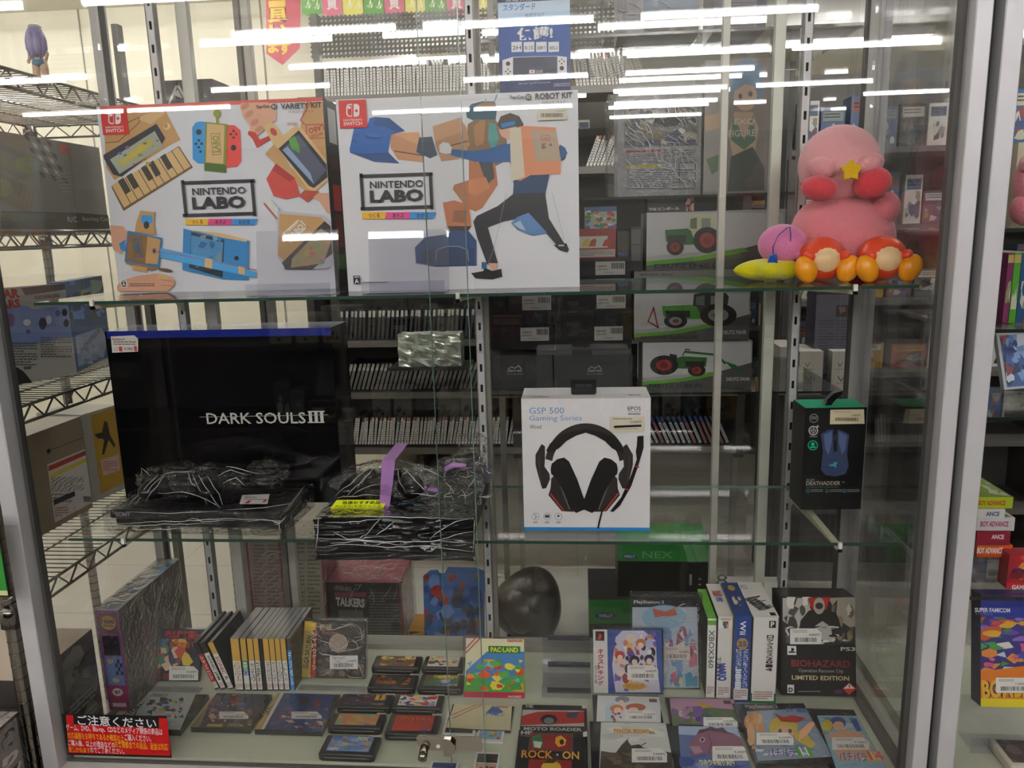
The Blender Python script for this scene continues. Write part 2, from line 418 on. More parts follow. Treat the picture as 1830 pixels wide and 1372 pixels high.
for (x, y) in ((-.990, 1.262), (.565, 1.262), (-.984, YR-.014), (.572, YR-.014)): m = MB(); m.box((x, y, ZB), (x+(.009 if x > .56 and y < 1.3 else .006), y+.014, TOP), '#4a4846', 'dark'); part(m, 'glass_seal')
m = MB(); m.box((-1.02, 1.235, ZB-.45), (.598, 1.275, ZB-.006), '#d8d5cf', 'paint'); m.box((-.995, 1.262, ZB-.006), (.592, 1.268, ZB-.001), '#4a4846', 'dark'); part(m, 'front_sill')
m = MB(); m.box((-.99, 1.275, ZB-.02), (.588, YR+.02, ZB), '#c9cdb8', 'board'); part(m, 'base_board')
m = MB(); m.box((-1.02, 1.276, .02), (.598, YR+.02, ZB-.021), '#bdb9b0', 'paint'); part(m, 'plinth')
for a, b in ((.575, .588), (-.988, -.978)): m = MB(); m.box((a, 1.276, ZB), (b, YR-.015, ZB+.006), '#6b6863', 'alu'); part(m, 'side_track')
for x in (XL, XR):
    m = MB(); m.box((x-.0025, 1.276, ZB), (x+.0025, YR-.012, TOP), '#ffffff', 'glass'); part(m, 'side_pane')
m = MB()
for q in ((-1.02, 1.235, .598, 1.275), (-1.02, YR-.02, .6, YR+.02), (-1.02, 1.275, -.98, YR-.02), (.575, 1.275, .598, YR-.02)): m.box((q[0], q[1], TOP), (q[2], q[3], TOP+.04), AL, 'alu')
part(m, 'top_frame')
# sliding doors: two panes overlapping in the middle
xa, xb = aY(757, 300, 1.268).x, aY(828, 300, 1.256).x
for x0, x1, y in ((xa, .566, 1.2700), (-.985, xb, 1.2560)):
    m = MB(); m.box((x0, y-.0022, ZB+.001), (x1, y+.0022, TOP), '#ffffff', 'glass')
    e = x0 if x1 > .5 else x1
    m.box((e-.0006, y-.0024, ZB+.001), (e+.0006, y+.0024, TOP), '#5f7a70', 'edge')
    part(m, 'sliding_door')
# slotted uprights with brackets
def slotted(x, zt):
    m = MB(); y0 = YB; wd = .0165; P = .045; sl = .0165; sw = .0055
    z = zt; zs = []
    while z > ZB+.03: zs.append(z); z -= P
    z = zt+P
    while z < TOP-.02: zs.append(z); z += P
    zs.sort(); c = '#c2c2c2'
    m.box((x-wd/2, y0, ZB), (x-sw/2, y0+.002, TOP), c, 'alu'); m.box((x+sw/2, y0, ZB), (x+wd/2, y0+.002, TOP), c, 'alu')
    e = ZB
    for z in zs+[TOP+1]:
        t = min(z-sl/2, TOP); m.box((x-sw/2, y0, e), (x+sw/2, y0+.002, t), c, 'alu'); e = z+sl/2
        if t >= TOP: break
    for s in (-1, 1): m.box((x+s*wd/2-.001, y0, ZB), (x+s*wd/2+.001, y0+.016, TOP), '#8f8e8c', 'alu')
    m.box((x-wd/2, y0+.014, ZB), (x+wd/2, y0+.016, TOP), '#1b1b1b', 'dark')
    return part(m, 'slotted_upright')
UX = [-.8598, -.2031, .4554]
for x, zt in zip(UX, (EYE+.526*.9, EYE+.4752*.9, EYE+.4267*.9)): slotted(x, zt)
for z in (Z1, Z2):
    for x in UX:
        xo = x+.004
        m = MB(); m.prism([(1.33, z-.006), (YB+.004, z-.006), (YB+.004, z-.055), (YB-.03, z-.03), (1.34, z-.014)], xo-.0015, xo+.0015, '#c9c6a8', 'paint')
        m.v = [(b, a, c) for a, b, c in m.v]; m.f = [f[::-1] for f in m.f]
        m.box((xo-.006, 1.33, z-.0075), (xo+.006, YB-.01, z-.0055), '#d4d1b4', 'paint')
        m.box((xo-.003, 1.316, z-.014), (xo+.003, 1.322, z+.003), '#e8e6dc', 'plastic'); m.box((xo-.003, 1.316, z-.014), (xo+.003, 1.34, z-.008), '#e8e6dc', 'plastic')
        part(m, 'shelf_bracket')
for z, lab in ((Z1, 'upper clear glass shelf carrying the white kit boxes and plush toys'), (Z2, 'lower clear glass shelf carrying the consoles and headset box')):
    t = thing('glass_shelf', lab, 'shelf', (-.2, YS, z-.0055)); m = MB()
    m.box((XSL+.2, .001, 0), (XSR+.2, YB-YS-.006, .0055), '#ffffff', 'glass')
    m.box((XSL+.2, 0, 0), (XSR+.2, .001, .0055), '#2f4a40', 'edge'); m.box((XSL+.2, YB-YS-.006, 0), (XSR+.2, YB-YS-.005, .0055), '#6c8a80', 'edge')
    m.build('pane', t)
# rear sliding doors with stiles
def stile(px0, px1, py, Y, col, nm='rear_door_stile'):
    a, b = aY(px0, py, Y).x, aY(px1, py, Y).x; m = MB(); m.bbox((a, Y, ZB), (b, Y+.018, TOP), col, 'alu', .001); part(m, nm)
stile(310, 331, 0, YR+.004, '#bfbfb6'); stile(414, 424, 0, YR+.026, '#77736d'); stile(427, 441, 0, YR+.026, '#b5b2a8')
stile(852, 861, 200, YR+.004, '#a49f96'); stile(1285, 1298, 345, YR+.026, '#b5b4aa'); stile(1375, 1394, 345, YR+.004, '#c2c5b8')
for x0, x1, y in ((-.98, -.2, YR+.012), (-.22, .572, YR+.034)):
    m = MB(); m.box((x0, y-.002, ZB+.002), (x1, y+.002, TOP), '#ffffff', 'glass'); part(m, 'rear_door_pane')
m = MB(); m.box((-.98, YR, ZB), (.575, YR+.045, ZB+.012), '#9a978f', 'alu'); part(m, 'rear_track')
# lock
yl = 1.249
def lp(x, y): q = aY(x, y, yl); return (q.x, q.z)
m = MB(); m.prism([lp(743, 1318), lp(748, 1314), lp(861, 1318), lp(862, 1343), lp(760, 1340), lp(748, 1333)][::-1], yl, yl+.004, '#b9b4aa', 'chrome')
m.prism([lp(794, 1318), lp(806, 1319), lp(814, 1327), lp(814, 1340), lp(806, 1347), lp(794, 1346)][::-1], yl-.008, yl, '#a9a49b', 'chrome')
lk = part(m, 'door_lock')
m = MB(); a = aY(758, 1338, yl); m.tube([(a.x, yl, a.z), (a.x, yl-.012, a.z-.004), (a.x, yl-.02, a.z-.007)], .0082, '#8d8880', 'chrome', 18)
m.box((a.x-.002, yl-.0206, a.z-.008), (a.x+.002, yl-.0195, a.z-.006), '#151515', 'dark'); part(m, 'key_cylinder')
m = MB(); a = aY(783, 1333, yl); m.tube([(a.x, yl-.0012, a.z), (a.x, yl+.001, a.z)], .0036, '#e9e6de', 'plastic', 16); part(m, 'lock_rivet')
# notice on the door
ns, f, wd, h = upright('warning_sticker', 'red and black Japanese notice stuck to the lower left of the door glass', 'sticker', (121, 1347), (307, 1354), (115, 1273), .0006, 0, Y=1.2535)
ns.location.z = aY(210, 1351, 1.2535).z; f = FR(ns, wd, .1); f.h = f.uv(115, 1275)[1]; h = f.h
m = MB(); m.box((-wd/2, 0, 0), (wd/2, .0004, h), '#1c1416', 'card'); f.k = 1
f.poly(m, [(118, 1277), (299, 1283), (305, 1350), (123, 1345)], '#c4161c')
f.poly(m, [(131, 1277), (284, 1282), (284, 1301), (132, 1294)], '#17161c')
f.text(m, 'ご注意ください', 139, 1280, 279, 1298, '#e9e6ea', .01, rot=-1.2)
for s, x0, y0, x1, y1, c in (('ゲーム、DVD、Blu-ray、CDなどのメディア関係の商品は', 119, 1297, 290, 1311, '#f2e9ea'),
    ('対応機器をお持ちであるか確認の上', 121, 1310, 221, 1322, '#f2b21c'), ('ご購入ください。', 223, 1312, 270, 1324, '#f2e9ea'),
    ('ご購入後、以上の理由などの', 122, 1323, 205, 1334, '#f2e9ea'), ('お客様都合での返品、返金は対応', 206, 1325, 300, 1338, '#f2b21c'),
    ('致しかねます', 123, 1334, 161, 1344, '#f2b21c'), ('のでご了承ください。', 162, 1335, 222, 1346, '#f2e9ea')):
    f.text(m, s, x0, y0, x1, y1, c, .006, rot=-1.5)
m.build('notice_print', ns)
#@@SHELF1
# ------------------------------------------------------------------ helpers for boxed goods
def carton(root, w, d, h, cols, mat='card', name='carton', r=.0012):
    m = MB(); c = cols if isinstance(cols, dict) else {}; base = cols if isinstance(cols, str) else c.get('base', '#dddddd')
    m.box((-w/2, 0, 0), (w/2, d, h), base, mat, cols={k: v for k, v in c.items() if k != 'base'}); return m
def switch_logo(f, m, x0, y0, x1, y1):
    W, H = x1-x0, y1-y0; f.rect(m, x0, y0, x1, y1, '#d8201f'); wh = '#efe9ea'
    cx = x0+.5*W
    for s in (-1, 1):
        a, b = cx+s*.03*W, cx+s*.24*W; t, u = y0+.14*H, y0+.6*H; k = .11*W
        q = [(a, t), (b-s*k, t), (b-s*k*.3, t+k*.3), (b, t+k), (b, u-k), (b-s*k*.3, u-k*.3), (b-s*k, u), (a, u)]
        f.poly(m, q, wh)
        if s < 0: f.poly(m, [(cx+(x-cx)*.72-.022*W, (t+u)/2+(y-(t+u)/2)*.82) for x, y in q], '#d8201f'); f.ell(m, cx-.13*W, t+.13*H, .055*W, .055*W, wh)
        else: f.ell(m, cx+.13*W, t+.25*H, .055*W, .055*W, '#d8201f')
    f.text(m, 'NINTENDO', x0+.16*W, y0+.68*H, x1-.16*W, y0+.75*H, wh, .01); f.text(m, 'SWITCH', x0+.16*W, y0+.78*H, x1-.16*W, y0+.91*H, wh, .02)
def labo(f, m, x0, y0, x1, y1, c='#26242c', rot=0, th=None, solid=True):
    W, H = x1-x0, y1-y0; t = th or .045*W
    f.frame(m, x0, y0, x1, y1, t, c)
    f.text(m, 'NINTENDO', x0+.13*W, y0+.2*H, x1-.13*W, y0+.4*H, c, .02); f.text(m, 'LABO', x0+.13*W, y0+.45*H, x1-.13*W, y0+.8*H, c, .045)
def strip(f, m, x0, y0, x1, y1):
    W = x1-x0
    for i, (c, t) in enumerate((('#eeb81c', 'つくる'), ('#e2418d', 'あそぶ'), ('#2f8fdc', 'わかる'))):
        f.poly(m, [(x0+W*i/3, y0), (x0+W*(i+1)/3+3, y0), (x0+W*(i+1)/3-2, y1), (x0+W*i/3-(2 if i else 0), y1)], c)
        f.text(m, t, x0+W*(i/3+.09), y0+1.6, x0+W*(i/3+.245), y1-1.6, '#231f26', .02)
KB, KD, KL, SK = '#c79a62', '#8c6437', '#dab57f', '#dca488'
# ---- variety kit box
t, f, wd, h = upright('toy_kit_box', 'large white cardboard toy kit box with keyboard and fishing rod pictures', 'box', (213, 519), (600, 513), (180, 190), .1, Z1, Y=1.515)
m = carton(t, wd, .1, h, dict(base='#dcdde4', right='#2a2528', top='#cf4b3e'))
f.rect(m, 178, 178, 620, 188, '#d65347')
f.poly(m, [(184, 196), (292, 190), (323, 250), (300, 262), (205, 322), (190, 300)], KB); f.poly(m, [(246, 213), (262, 203), (288, 196), (296, 202), (270, 222)], KL)
f.line(m, [(189, 255), (212, 253), (250, 218), (248, 210), (200, 232)], 1.2, '#5b3f22')
f.poly(m, [(199, 334), (320, 261), (345, 299), (221, 377)], '#7a5730'); f.poly(m, [(200, 331), (319, 263), (341, 297), (222, 371)], KL)
for i in range(1, 10):
    k = i/10; a = (200+119*k, 331-68*k); b = (222+119*k, 371-74*k); f.line(m, [a, b], 1.3, '#2e2018'); f.k -= .25
f.nk()
for k in (.13, .25, .47, .58, .76): 
    a = (200+119*k, 331-68*k); f.poly(m, [(a[0]-4, a[1]+1), (a[0]+5, a[1]-5), (a[0]+19, a[1]+19), (a[0]+10, a[1]+25)], '#3f3a38')
f.poly(m, [(185, 277), (280, 221), (296, 247), (287, 262), (218, 316), (203, 312), (199, 306), (186, 283)], '#2e2d3c')
f.poly(m, [(197, 285), (277, 234), (292, 262), (214, 311)], '#a9b09b'); f.poly(m, [(212, 290), (262, 250), (276, 255), (222, 295)], '#c9b648')
f.blobs(m, 205, 250, 285, 300, 16, ['#c9a23a', '#4a7d9a', '#b4594a', '#7d9a52', '#8a5a8a', '#3f6aa5'], 3, .07)
f.ell(m, 299, 226, 6, 6, '#e4c795', 20); f.ell(m, 297, 225, 3, 4, '#b58a4f')
f.poly(m, [(344, 228), (350, 219), (358, 217), (370, 218), (370, 293), (354, 292), (345, 284)], '#2f9be0'); f.poly(m, [(404, 223), (420, 224), (430, 233), (432, 288), (424, 298), (404, 300)], '#e8453f')
f.ell(m, 356, 236, 5, 5, '#2a2c33'); f.ell(m, 418, 264, 5, 5, '#2a2c33')
for dx, dy in ((0, -6), (0, 6), (-5, 0), (5, 0)): f.ell(m, 356+dx, 257+dy, 2.4, 2.4, '#232a3a', n=10); f.ell(m, 418+dx, 240+dy, 2.4, 2.4, '#5a1a20', n=10)
f.rect(m, 357, 269, 361, 273, '#222b3c')
f.poly(m, [(368, 218), (407, 222), (405, 309), (366, 305)], '#8a9434'); f.poly(m, [(371, 221), (402, 224), (400, 293), (369, 290)], KL); f.poly(m, [(366, 291), (405, 295), (405, 309), (366, 305)], '#4a6a24')
f.frame(m, 379, 238, 395, 277, 1.3, '#8a8a3a'); f.text(m, 'LABO', 373, 251, 401, 264, '#8a8a3a', .03, rot=88)
f.ell(m, 389, 203, 7, 7.5, '#8f9a2c'); f.rect(m, 387, 210, 391, 222, '#8f9a2c')
# hand, pedal and windscreen kit at upper right
f.poly(m, [(432, 184), (480, 183), (496, 200), (494, 216), (478, 222), (470, 236), (455, 246), (448, 240), (447, 222), (436, 210), (430, 192)], SK)
for q in ((433, 190, 8, 5), (440, 204, 9, 5), (450, 219, 8, 5), (458, 231, 8, 5)): f.ell(m, q[0]+6, q[1], q[2], q[3], '#c78a6d', -35)
f.poly(m, [(445, 234), (458, 237), (465, 250), (481, 243), (486, 248), (460, 264), (452, 248), (444, 240)], '#c9312b')
f.poly(m, [(548, 182), (600, 184), (600, 300), (580, 318), (545, 250), (538, 228), (541, 206)], KB); f.line(m, [(556, 183), (538, 215), (545, 222)], 2, '#c0402e'); f.line(m, [(600, 250), (585, 285)], 3, '#b73b2d')
f.frame(m, 548, 222, 583, 248, 1.6, '#b73b2d'); f.text(m, 'LABO', 552, 226, 580, 236, '#b73b2d', .03, rot=192); f.text(m, 'NINTENDO', 552, 239, 579, 245, '#b73b2d', .02, rot=192)
f.poly(m, [(470, 225), (487, 218), (500, 232), (515, 262), (505, 270), (490, 258)], KL); f.ell(m, 490, 236, 5, 8, '#c23b31', -35)
f.poly(m, [(475, 275), (492, 256), (520, 300), (572, 330), (560, 352), (520, 320)], KB)
f.poly(m, [(477, 320), (494, 292), (528, 318), (538, 350), (512, 356), (490, 350)], '#cf4339'); f.poly(m, [(494, 292), (528, 318), (520, 326), (487, 304)], '#b53029')
f.poly(m, [(490, 256), (528, 225), (541, 230), (596, 302), (594, 316), (565, 342), (552, 338)], KL); f.poly(m, [(499, 266), (535, 233), (592, 303), (590, 314), (562, 336), (553, 332)], '#1f2230')
f.poly(m, [(505, 268), (534, 240), (584, 304), (562, 330)], '#51566c'); f.poly(m, [(517, 250), (528, 243), (536, 262), (537, 274), (522, 266)], '#5aa53a'); f.poly(m, [(506, 268), (515, 262), (556, 310), (562, 329)], '#8fa7c9')
f.poly(m, [(545, 345), (590, 345), (597, 383), (585, 380), (572, 360)], SK); f.poly(m, [(545, 340), (572, 342), (551, 362), (535, 350)], '#b8452f')
labo(f, m, 328, 322, 457, 386); strip(f, m, 333, 391, 459, 402)
f.text(m, 'Toy-Con', 459, 188, 483, 195, '#3a3036', .02); f.ell(m, 491, 191, 5.2, 5.2, '#2b2228'); f.text(m, '01', 488, 188, 494, 194, '#e9e4e4', .02)
f.text(m, 'VARIETY KIT', 503, 184, 576, 194, '#2b2228', .02); f.text(m, 'バラエティ キット', 517, 197, 562, 202, '#453c40', 0); f.lines(m, 515, 219, 533, 225, 2, '#d09a7a', 4)
# fishing rod kit
f.poly(m, [(196, 402), (222, 404), (230, 415), (228, 432), (218, 444), (222, 455), (205, 446), (200, 430)], SK)
f.poly(m, [(215, 435), (226, 428), (226, 448), (218, 446)], '#2f86c4')
f.poly(m, [(253, 376), (279, 379), (277, 400), (281, 420), (243, 414), (246, 396)], KB); f.poly(m, [(256, 384), (274, 385), (275, 398), (262, 402), (254, 396)], '#2f9be0'); f.ell(m, 264, 402, 5, 7, '#2b3038')
f.poly(m, [(231, 412), (292, 425), (287, 477), (225, 466)], '#2577b4'); f.poly(m, [(233, 417), (266, 422), (262, 472), (228, 463)], KD); f.poly(m, [(266, 422), (289, 428), (284, 472), (262, 470)], KB)
f.frame(m, 240, 426, 256, 460, 1.2, '#2a5f8a'); f.text(m, 'LABO', 232, 437, 264, 449, '#2a5f8a', .03, rot=92)
f.ell(m, 278, 448, 3, 4.5, '#1f4c78')
f.poly(m, [(225, 466), (287, 477), (275, 484), (228, 471)], '#8b7456'); f.poly(m, [(240, 473), (266, 478), (265, 486), (239, 482)], KB)
f.poly(m, [(330, 408), (345, 412), (447, 430), (445, 500), (400, 498), (328, 482)], '#2f86c8'); f.poly(m, [(344, 414), (403, 428), (400, 496), (340, 478)], '#22303f'); f.poly(m, [(344, 420), (401, 433), (398, 482), (342, 470)], '#4a8fc4')
f.blobs(m, 345, 420, 398, 478, 12, ['#3d7fb5', '#6da4cf', '#2f6a9e', '#7a94a5'], 5, .2); f.poly(m, [(345, 411), (400, 417), (445, 428), (442, 432), (398, 424)], KL)
f.poly(m, [(289, 443), (368, 459), (460, 486), (460, 496), (368, 477), (289, 460)], '#4aa6e4'); f.line(m, [(282, 449), (330, 456), (460, 482)], 1.1, '#c2504a')
f.poly(m, [(369, 461), (382, 463), (381, 480), (368, 477)], KL); f.poly(m, [(428, 475), (440, 478), (440, 491), (428, 489)], KL)
f.ell(m, 425, 461, 4, 4, '#16283a')
f.poly(m, [(222, 500), (250, 492), (283, 488), (309, 494), (316, 503), (312, 512), (300, 520), (212, 520), (212, 510)], SK); f.poly(m, [(283, 488), (302, 491), (301, 499), (285, 498)], KL); f.ell(m, 298, 482, 13, 3, '#6d5a45', 8)
f.line(m, [(290, 499), (314, 503)], 1.2, '#b47d64'); f.line(m, [(292, 509), (312, 511)], 1.2, '#b47d64')
f.rect(m, 219, 499, 230, 513, '#f2f2f2'); f.rect(m, 220.5, 503, 228.5, 512, '#15161a'); f.text(m, 'A', 221.5, 503.5, 227.5, 511, '#f2f2f2', .02); f.text(m, 'CERO', 220, 499.6, 229, 502.4, '#15161a', .02)
f.lines(m, 235, 506, 279, 513, 2, '#6b5a55', 2)
# bottom right cardboard house
f.poly(m, [(474, 363), (481, 353), (500, 372), (498, 392)], '#dedede'); f.line(m, [(475, 364), (497, 390)], 2.5, '#b8342c')
f.poly(m, [(498, 379), (500, 377), (580, 384), (604, 410), (604, 465), (585, 480), (512, 481), (498, 458)], '#c3c5cb'); f.poly(m, [(502, 382), (575, 388), (583, 396), (510, 466), (499, 456)], KB)
f.poly(m, [(582, 395), (602, 412), (602, 448), (560, 481), (512, 481), (506, 469)], '#3a2f3a'); f.poly(m, [(575, 408), (597, 422), (580, 470), (522, 478), (524, 462)], '#a8976c')
f.blobs(m, 526, 415, 592, 476, 14, ['#c9695f', '#8f9a63', '#b9a45a', '#7a8a8f', '#c98a7a'], 6, .16)
m2 = MB(); i0 = len(m.v); 
for q in (((509, 417), (537, 392)), ((537, 392), (550, 405)), ((550, 405), (522, 432)), ((522, 432), (509, 417))): f.line(m, list(q), 2.2, '#efece4'); f.k -= .25
f.nk(); f.text(m, 'LABO', 514, 409, 548, 420, '#efece4', .03, rot=42); f.text(m, 'NINTENDO', 514, 402, 538, 407, '#efece4', .02, rot=42)
# printed right hand side of the carton
g = Face(t, (wd/2, 0, 0), (0, 1, 0), (0, 0, 1), .1, h, True)
for y0, y1, c in ((4, 22, '#d9d9d9'), (30, 36, '#5a3024'), (44, 58, '#b5312b'), (60, 78, '#6b2d24'), (82, 90, '#3a6f3a')): g.rect(m, 25, y0, 75, y1, c)
m.build('printed_carton', t)
# ---- robot kit box
t, f, wd, h = upright('toy_kit_box', 'large white cardboard toy kit box with a robot and lunging person pictured', 'box', (623, 524), (1036, 510), (608, 178), .1, Z1, Y=1.435)
m = carton(t, wd, .1, h, dict(base='#dddde3', left='#cdced2', top='#d4473c'))
f.poly(m, [(833, 198), (842, 186), (862, 181), (884, 181), (888, 196), (886, 214), (850, 217), (834, 210)], '#23566a'); f.poly(m, [(845, 199), (850, 190), (862, 183), (882, 182), (887, 190), (880, 193)], '#9c7350')
f.line(m, [(884, 181), (888, 170)], 2.2, '#53a4d8'); f.line(m, [(867, 182), (869, 177)], 1.6, '#53a4d8')
f.poly(m, [(836, 222), (850, 213), (885, 214), (905, 240), (908, 285), (880, 300), (846, 286), (834, 268)], '#8a6a4a'); f.poly(m, [(846, 226), (860, 214), (868, 216), (864, 256), (850, 262)], '#b08153')
f.poly(m, [(874, 218), (886, 222), (892, 250), (880, 272), (872, 250)], '#4f9a96'); f.poly(m, [(838, 284), (860, 292), (885, 290), (890, 330), (862, 372), (850, 378), (835, 372), (809, 338), (812, 330), (838, 322)], '#b8744d')
f.poly(m, [(856, 290), (880, 286), (884, 318), (870, 330)], '#4a4f4f'); f.poly(m, [(838, 322), (868, 316), (876, 336), (850, 350), (836, 342)], '#cd8358')
f.poly(m, [(698, 238), (749, 236), (758, 277), (757, 290), (711, 285), (698, 264)], '#c79068'); f.poly(m, [(698, 238), (749, 236), (757, 262)], '#d9a076'); f.line(m, [(706, 270), (757, 278)], 2, '#6a4a3a')
f.poly(m, [(749, 246), (772, 244), (782, 277), (769, 283), (744, 272)], '#3b4e63')
f.poly(m, [(773, 226), (822, 210), (834, 228), (840, 259), (820, 284), (789, 288), (779, 262)], '#b98a66'); f.poly(m, [(773, 226), (822, 210), (826, 236), (778, 252)], '#cb9a72'); f.line(m, [(800, 262), (836, 252)], 2, '#5a4032')
f.poly(m, [(671, 209), (696, 211), (724, 234), (699, 241), (694, 272), (714, 292), (669, 289), (626, 273), (625, 267), (633, 229), (656, 228), (661, 211)], '#1a5fb2')
f.poly(m, [(671, 209), (696, 211), (724, 234), (708, 236), (690, 226), (668, 224)], '#164c8c'); f.poly(m, [(694, 272), (714, 292), (669, 289), (626, 273), (660, 274)], '#184a86')
f.ell(m, 668, 244, 15, 4.5, '#123f78', 4); f.ell(m, 669, 242, 14, 3.5, '#2470c4', 4)
for a, b in (((633, 240), (640, 241)), ((630, 252), (637, 254))): f.line(m, [a, b], 1.4, '#103a6a')
# person in dark clothes with cardboard backpack
f.poly(m, [(895, 262), (925, 252), (1000, 262), (1013, 272), (1010, 284), (985, 300), (975, 345), (975, 372), (930, 388), (915, 372), (918, 330), (912, 292)], '#1f3f66')
f.poly(m, [(803, 266), (806, 277), (850, 289), (880, 291), (915, 289), (915, 262), (904, 256), (870, 267), (845, 270)], '#1f5a9a'); f.poly(m, [(785, 260), (792, 254), (802, 256), (808, 264), (806, 274), (796, 275), (786, 272)], '#dcdadb')
f.ell(m, 908, 228, 16, 20, '#d7aa8f', 10); f.poly(m, [(889, 222), (895, 208), (912, 202), (928, 208), (936, 222), (930, 238), (920, 222), (903, 220), (894, 232)], '#4e3b33')
f.poly(m, [(892, 219), (929, 213), (931, 224), (896, 232)], '#25425c'); f.poly(m, [(895, 221), (920, 216), (921, 223), (897, 229)], '#2d7fc2')
f.poly(m, [(918, 229), (935, 225), (993, 228), (1003, 288), (1002, 311), (948, 313), (930, 323), (918, 320)], '#dc8c62'); f.poly(m, [(911, 230), (931, 228), (938, 316), (914, 324)], '#d9cdb7')
f.poly(m, [(948, 231), (994, 235), (1002, 288), (958, 289)], '#b8a48c'); f.frame(m, 967, 242, 983, 252, 1, '#c9624a'); f.text(m, 'LABO', 969, 246, 981, 250, '#c9624a', .03); f.blobs(m, 968, 256, 988, 270, 5, ['#8a6a52', '#7a5a48'], 4, .3)
f.poly(m, [(1000, 258), (1010, 264), (1014, 274), (1006, 284), (1003, 283)], '#2a5f96')
f.poly(m, [(918, 346), (974, 344), (981, 390), (1010, 437), (1000, 444), (976, 416), (956, 396), (935, 388), (898, 396), (872, 406), (890, 470), (871, 472), (853, 424), (846, 396), (852, 386), (890, 368)], '#24242c')
f.poly(m, [(873, 470), (888, 470), (890, 478), (880, 484)], SK); f.poly(m, [(842, 488), (864, 484), (866, 478), (880, 484), (896, 480), (898, 494), (880, 499), (850, 497)], '#1d1b22'); f.rect(m, 861, 468, 870, 480, '#2e5f86')
f.poly(m, [(989, 437), (1003, 438), (1012, 434), (1017, 446), (1014, 451), (1000, 447)], '#1d1b22'); f.rect(m, 998, 437, 1008, 440, '#c9a9b8')
f.line(m, [(905, 345), (884, 440), (872, 472)], .6, '#9a9aa2'); f.line(m, [(987, 345), (1008, 428)], .6, '#9a9aa2')
f.poly(m, [(792, 362), (812, 358), (838, 366), (843, 404), (828, 412), (800, 407)], '#c3744c'); f.poly(m, [(812, 376), (834, 376), (832, 398), (808, 396)], '#9a6444'); f.poly(m, [(800, 404), (843, 404), (836, 413), (806, 416)], '#3a2e30')
f.poly(m, [(742, 442), (760, 424), (800, 418), (812, 411), (838, 413), (852, 430), (852, 474), (780, 476), (744, 470)], '#24477c'); f.poly(m, [(752, 448), (800, 440), (848, 444), (848, 472), (752, 470)], '#1d3562'); f.line(m, [(779, 466), (781, 446), (800, 440), (820, 440), (836, 446), (838, 466)], 1.6, '#7a8fae')
f.poly(m, [(914, 398), (924, 388), (945, 380), (978, 416), (952, 421), (925, 410)], '#5a86bd'); f.poly(m, [(918, 400), (930, 394), (940, 412), (928, 408)], '#a9c2da')
switch_logo(f, m, 607, 179, 656, 229); labo(f, m, 645, 310, 774, 374); strip(f, m, 648, 379, 777, 391)
f.text(m, 'Toy-Con', 911, 171, 937, 179, '#3a3036', .02); f.ell(m, 944.5, 174, 5.6, 5.6, '#2b2228'); f.text(m, '02', 941, 170.5, 948, 177, '#e9e4e4', .02)
f.text(m, 'ROBOT KIT', 957, 166, 1023, 177, '#2b2228', .025); f.text(m, 'ロボット キット', 969, 180, 1011, 185, '#453c40')
f.rect(m, 961, 196, 1013, 215, '#d8d2be'); f.text(m, '13,000円', 993, 197, 1010, 201, '#8a8472'); r_ = random.Random(3)
x = 967
while x < 1007: b = r_.uniform(.6, 1.5); f.rect(m, x, 203, x+b, 210, '#4a4436'); x += b+r_.uniform(.8, 1.4)
f.rect(m, 633, 492, 645, 507, '#2a2a30'); f.text(m, 'CERO', 634, 493, 644, 496, '#e9e9e9', .02); f.text(m, 'A', 635, 498, 643, 506, '#e9e9e9', .02); f.lines(m, 650, 503, 694, 506, 1, '#77757a', 2)
m.build('printed_carton', t)
sw = [o for o in bpy.data.objects if o.name.startswith('toy_kit_box')][0]
# switch badge of the first kit is a sticker of its own print
t0 = sw; m = MB(); f0 = FR(t0, .48, .36); f0.k = 6; switch_logo(f0, m, 182, 193, 229, 241); m.build('red_badge', t0)
# ---- screen film pack standing on top of the robot kit
zt = t.location.z+h
t, f, wd, h = upright('screen_film_pack', 'tall blue retail pack of game console screen film standing above the robot kit box', 'box', (893, 162), (1020, 157), (892, 0), .03, zt, Y=1.47)
h = .19; f.h = h; m = carton(t, wd, .03, h, '#173f86')
f.poly(m, [(890, -20), (1025, -20), (1025, 0), (890, 3)], '#1d1f2c'); f.rect(m, 890, 2, 1025, 42, '#c9dcf2'); f.text(m, '液晶保護フィルム', 903, -6, 1000, 1, '#e8e8e8')
f.text(m, 'スタンダード', 899, 6, 957, 19, '#2c7ac8', .02); f.rect(m, 893, 22, 1020, 35, '#b5d3ef'); f.text(m, '光沢クリア', 938, 23, 973, 31, '#2c6fb8', .01)
f.poly(m, [(888, 42), (1025, 40), (1025, 165), (888, 165)], '#1c50a4'); f.poly(m, [(888, 110), (1025, 106), (1025, 170), (888, 170)], '#1a2f6a')
f.text(m, '保護!', 924, 48, 988, 71, '#f1f1f4', .04); 
for i, s in enumerate(('2H', '0.15', '指触り', '指紋防止')):
    x = 914+i*22; f.rect(m, x, 75, x+19, 93, '#e9eaee'); f.text(m, s, x+2, 82, x+17, 89, '#2c3a5c', .01)
f.poly(m, [(898, 108), (916, 102), (996, 100), (1013, 102), (1013, 138), (898, 142)], '#e6e6ea'); f.poly(m, [(917, 103), (996, 101), (996, 136), (917, 139)], '#2b3152')
f.ell(m, 908, 114, 4, 4, '#26262e'); f.ell(m, 1004, 122, 4, 4, '#26262e')
for dx, dy in ((0, -4), (0, 4), (-4, 0), (4, 0)): f.ell(m, 908+dx, 128+dy, 1.5, 1.5, '#26262e', n=8); f.ell(m, 1004+dx, 110+dy, 1.5, 1.5, '#26262e', n=8)
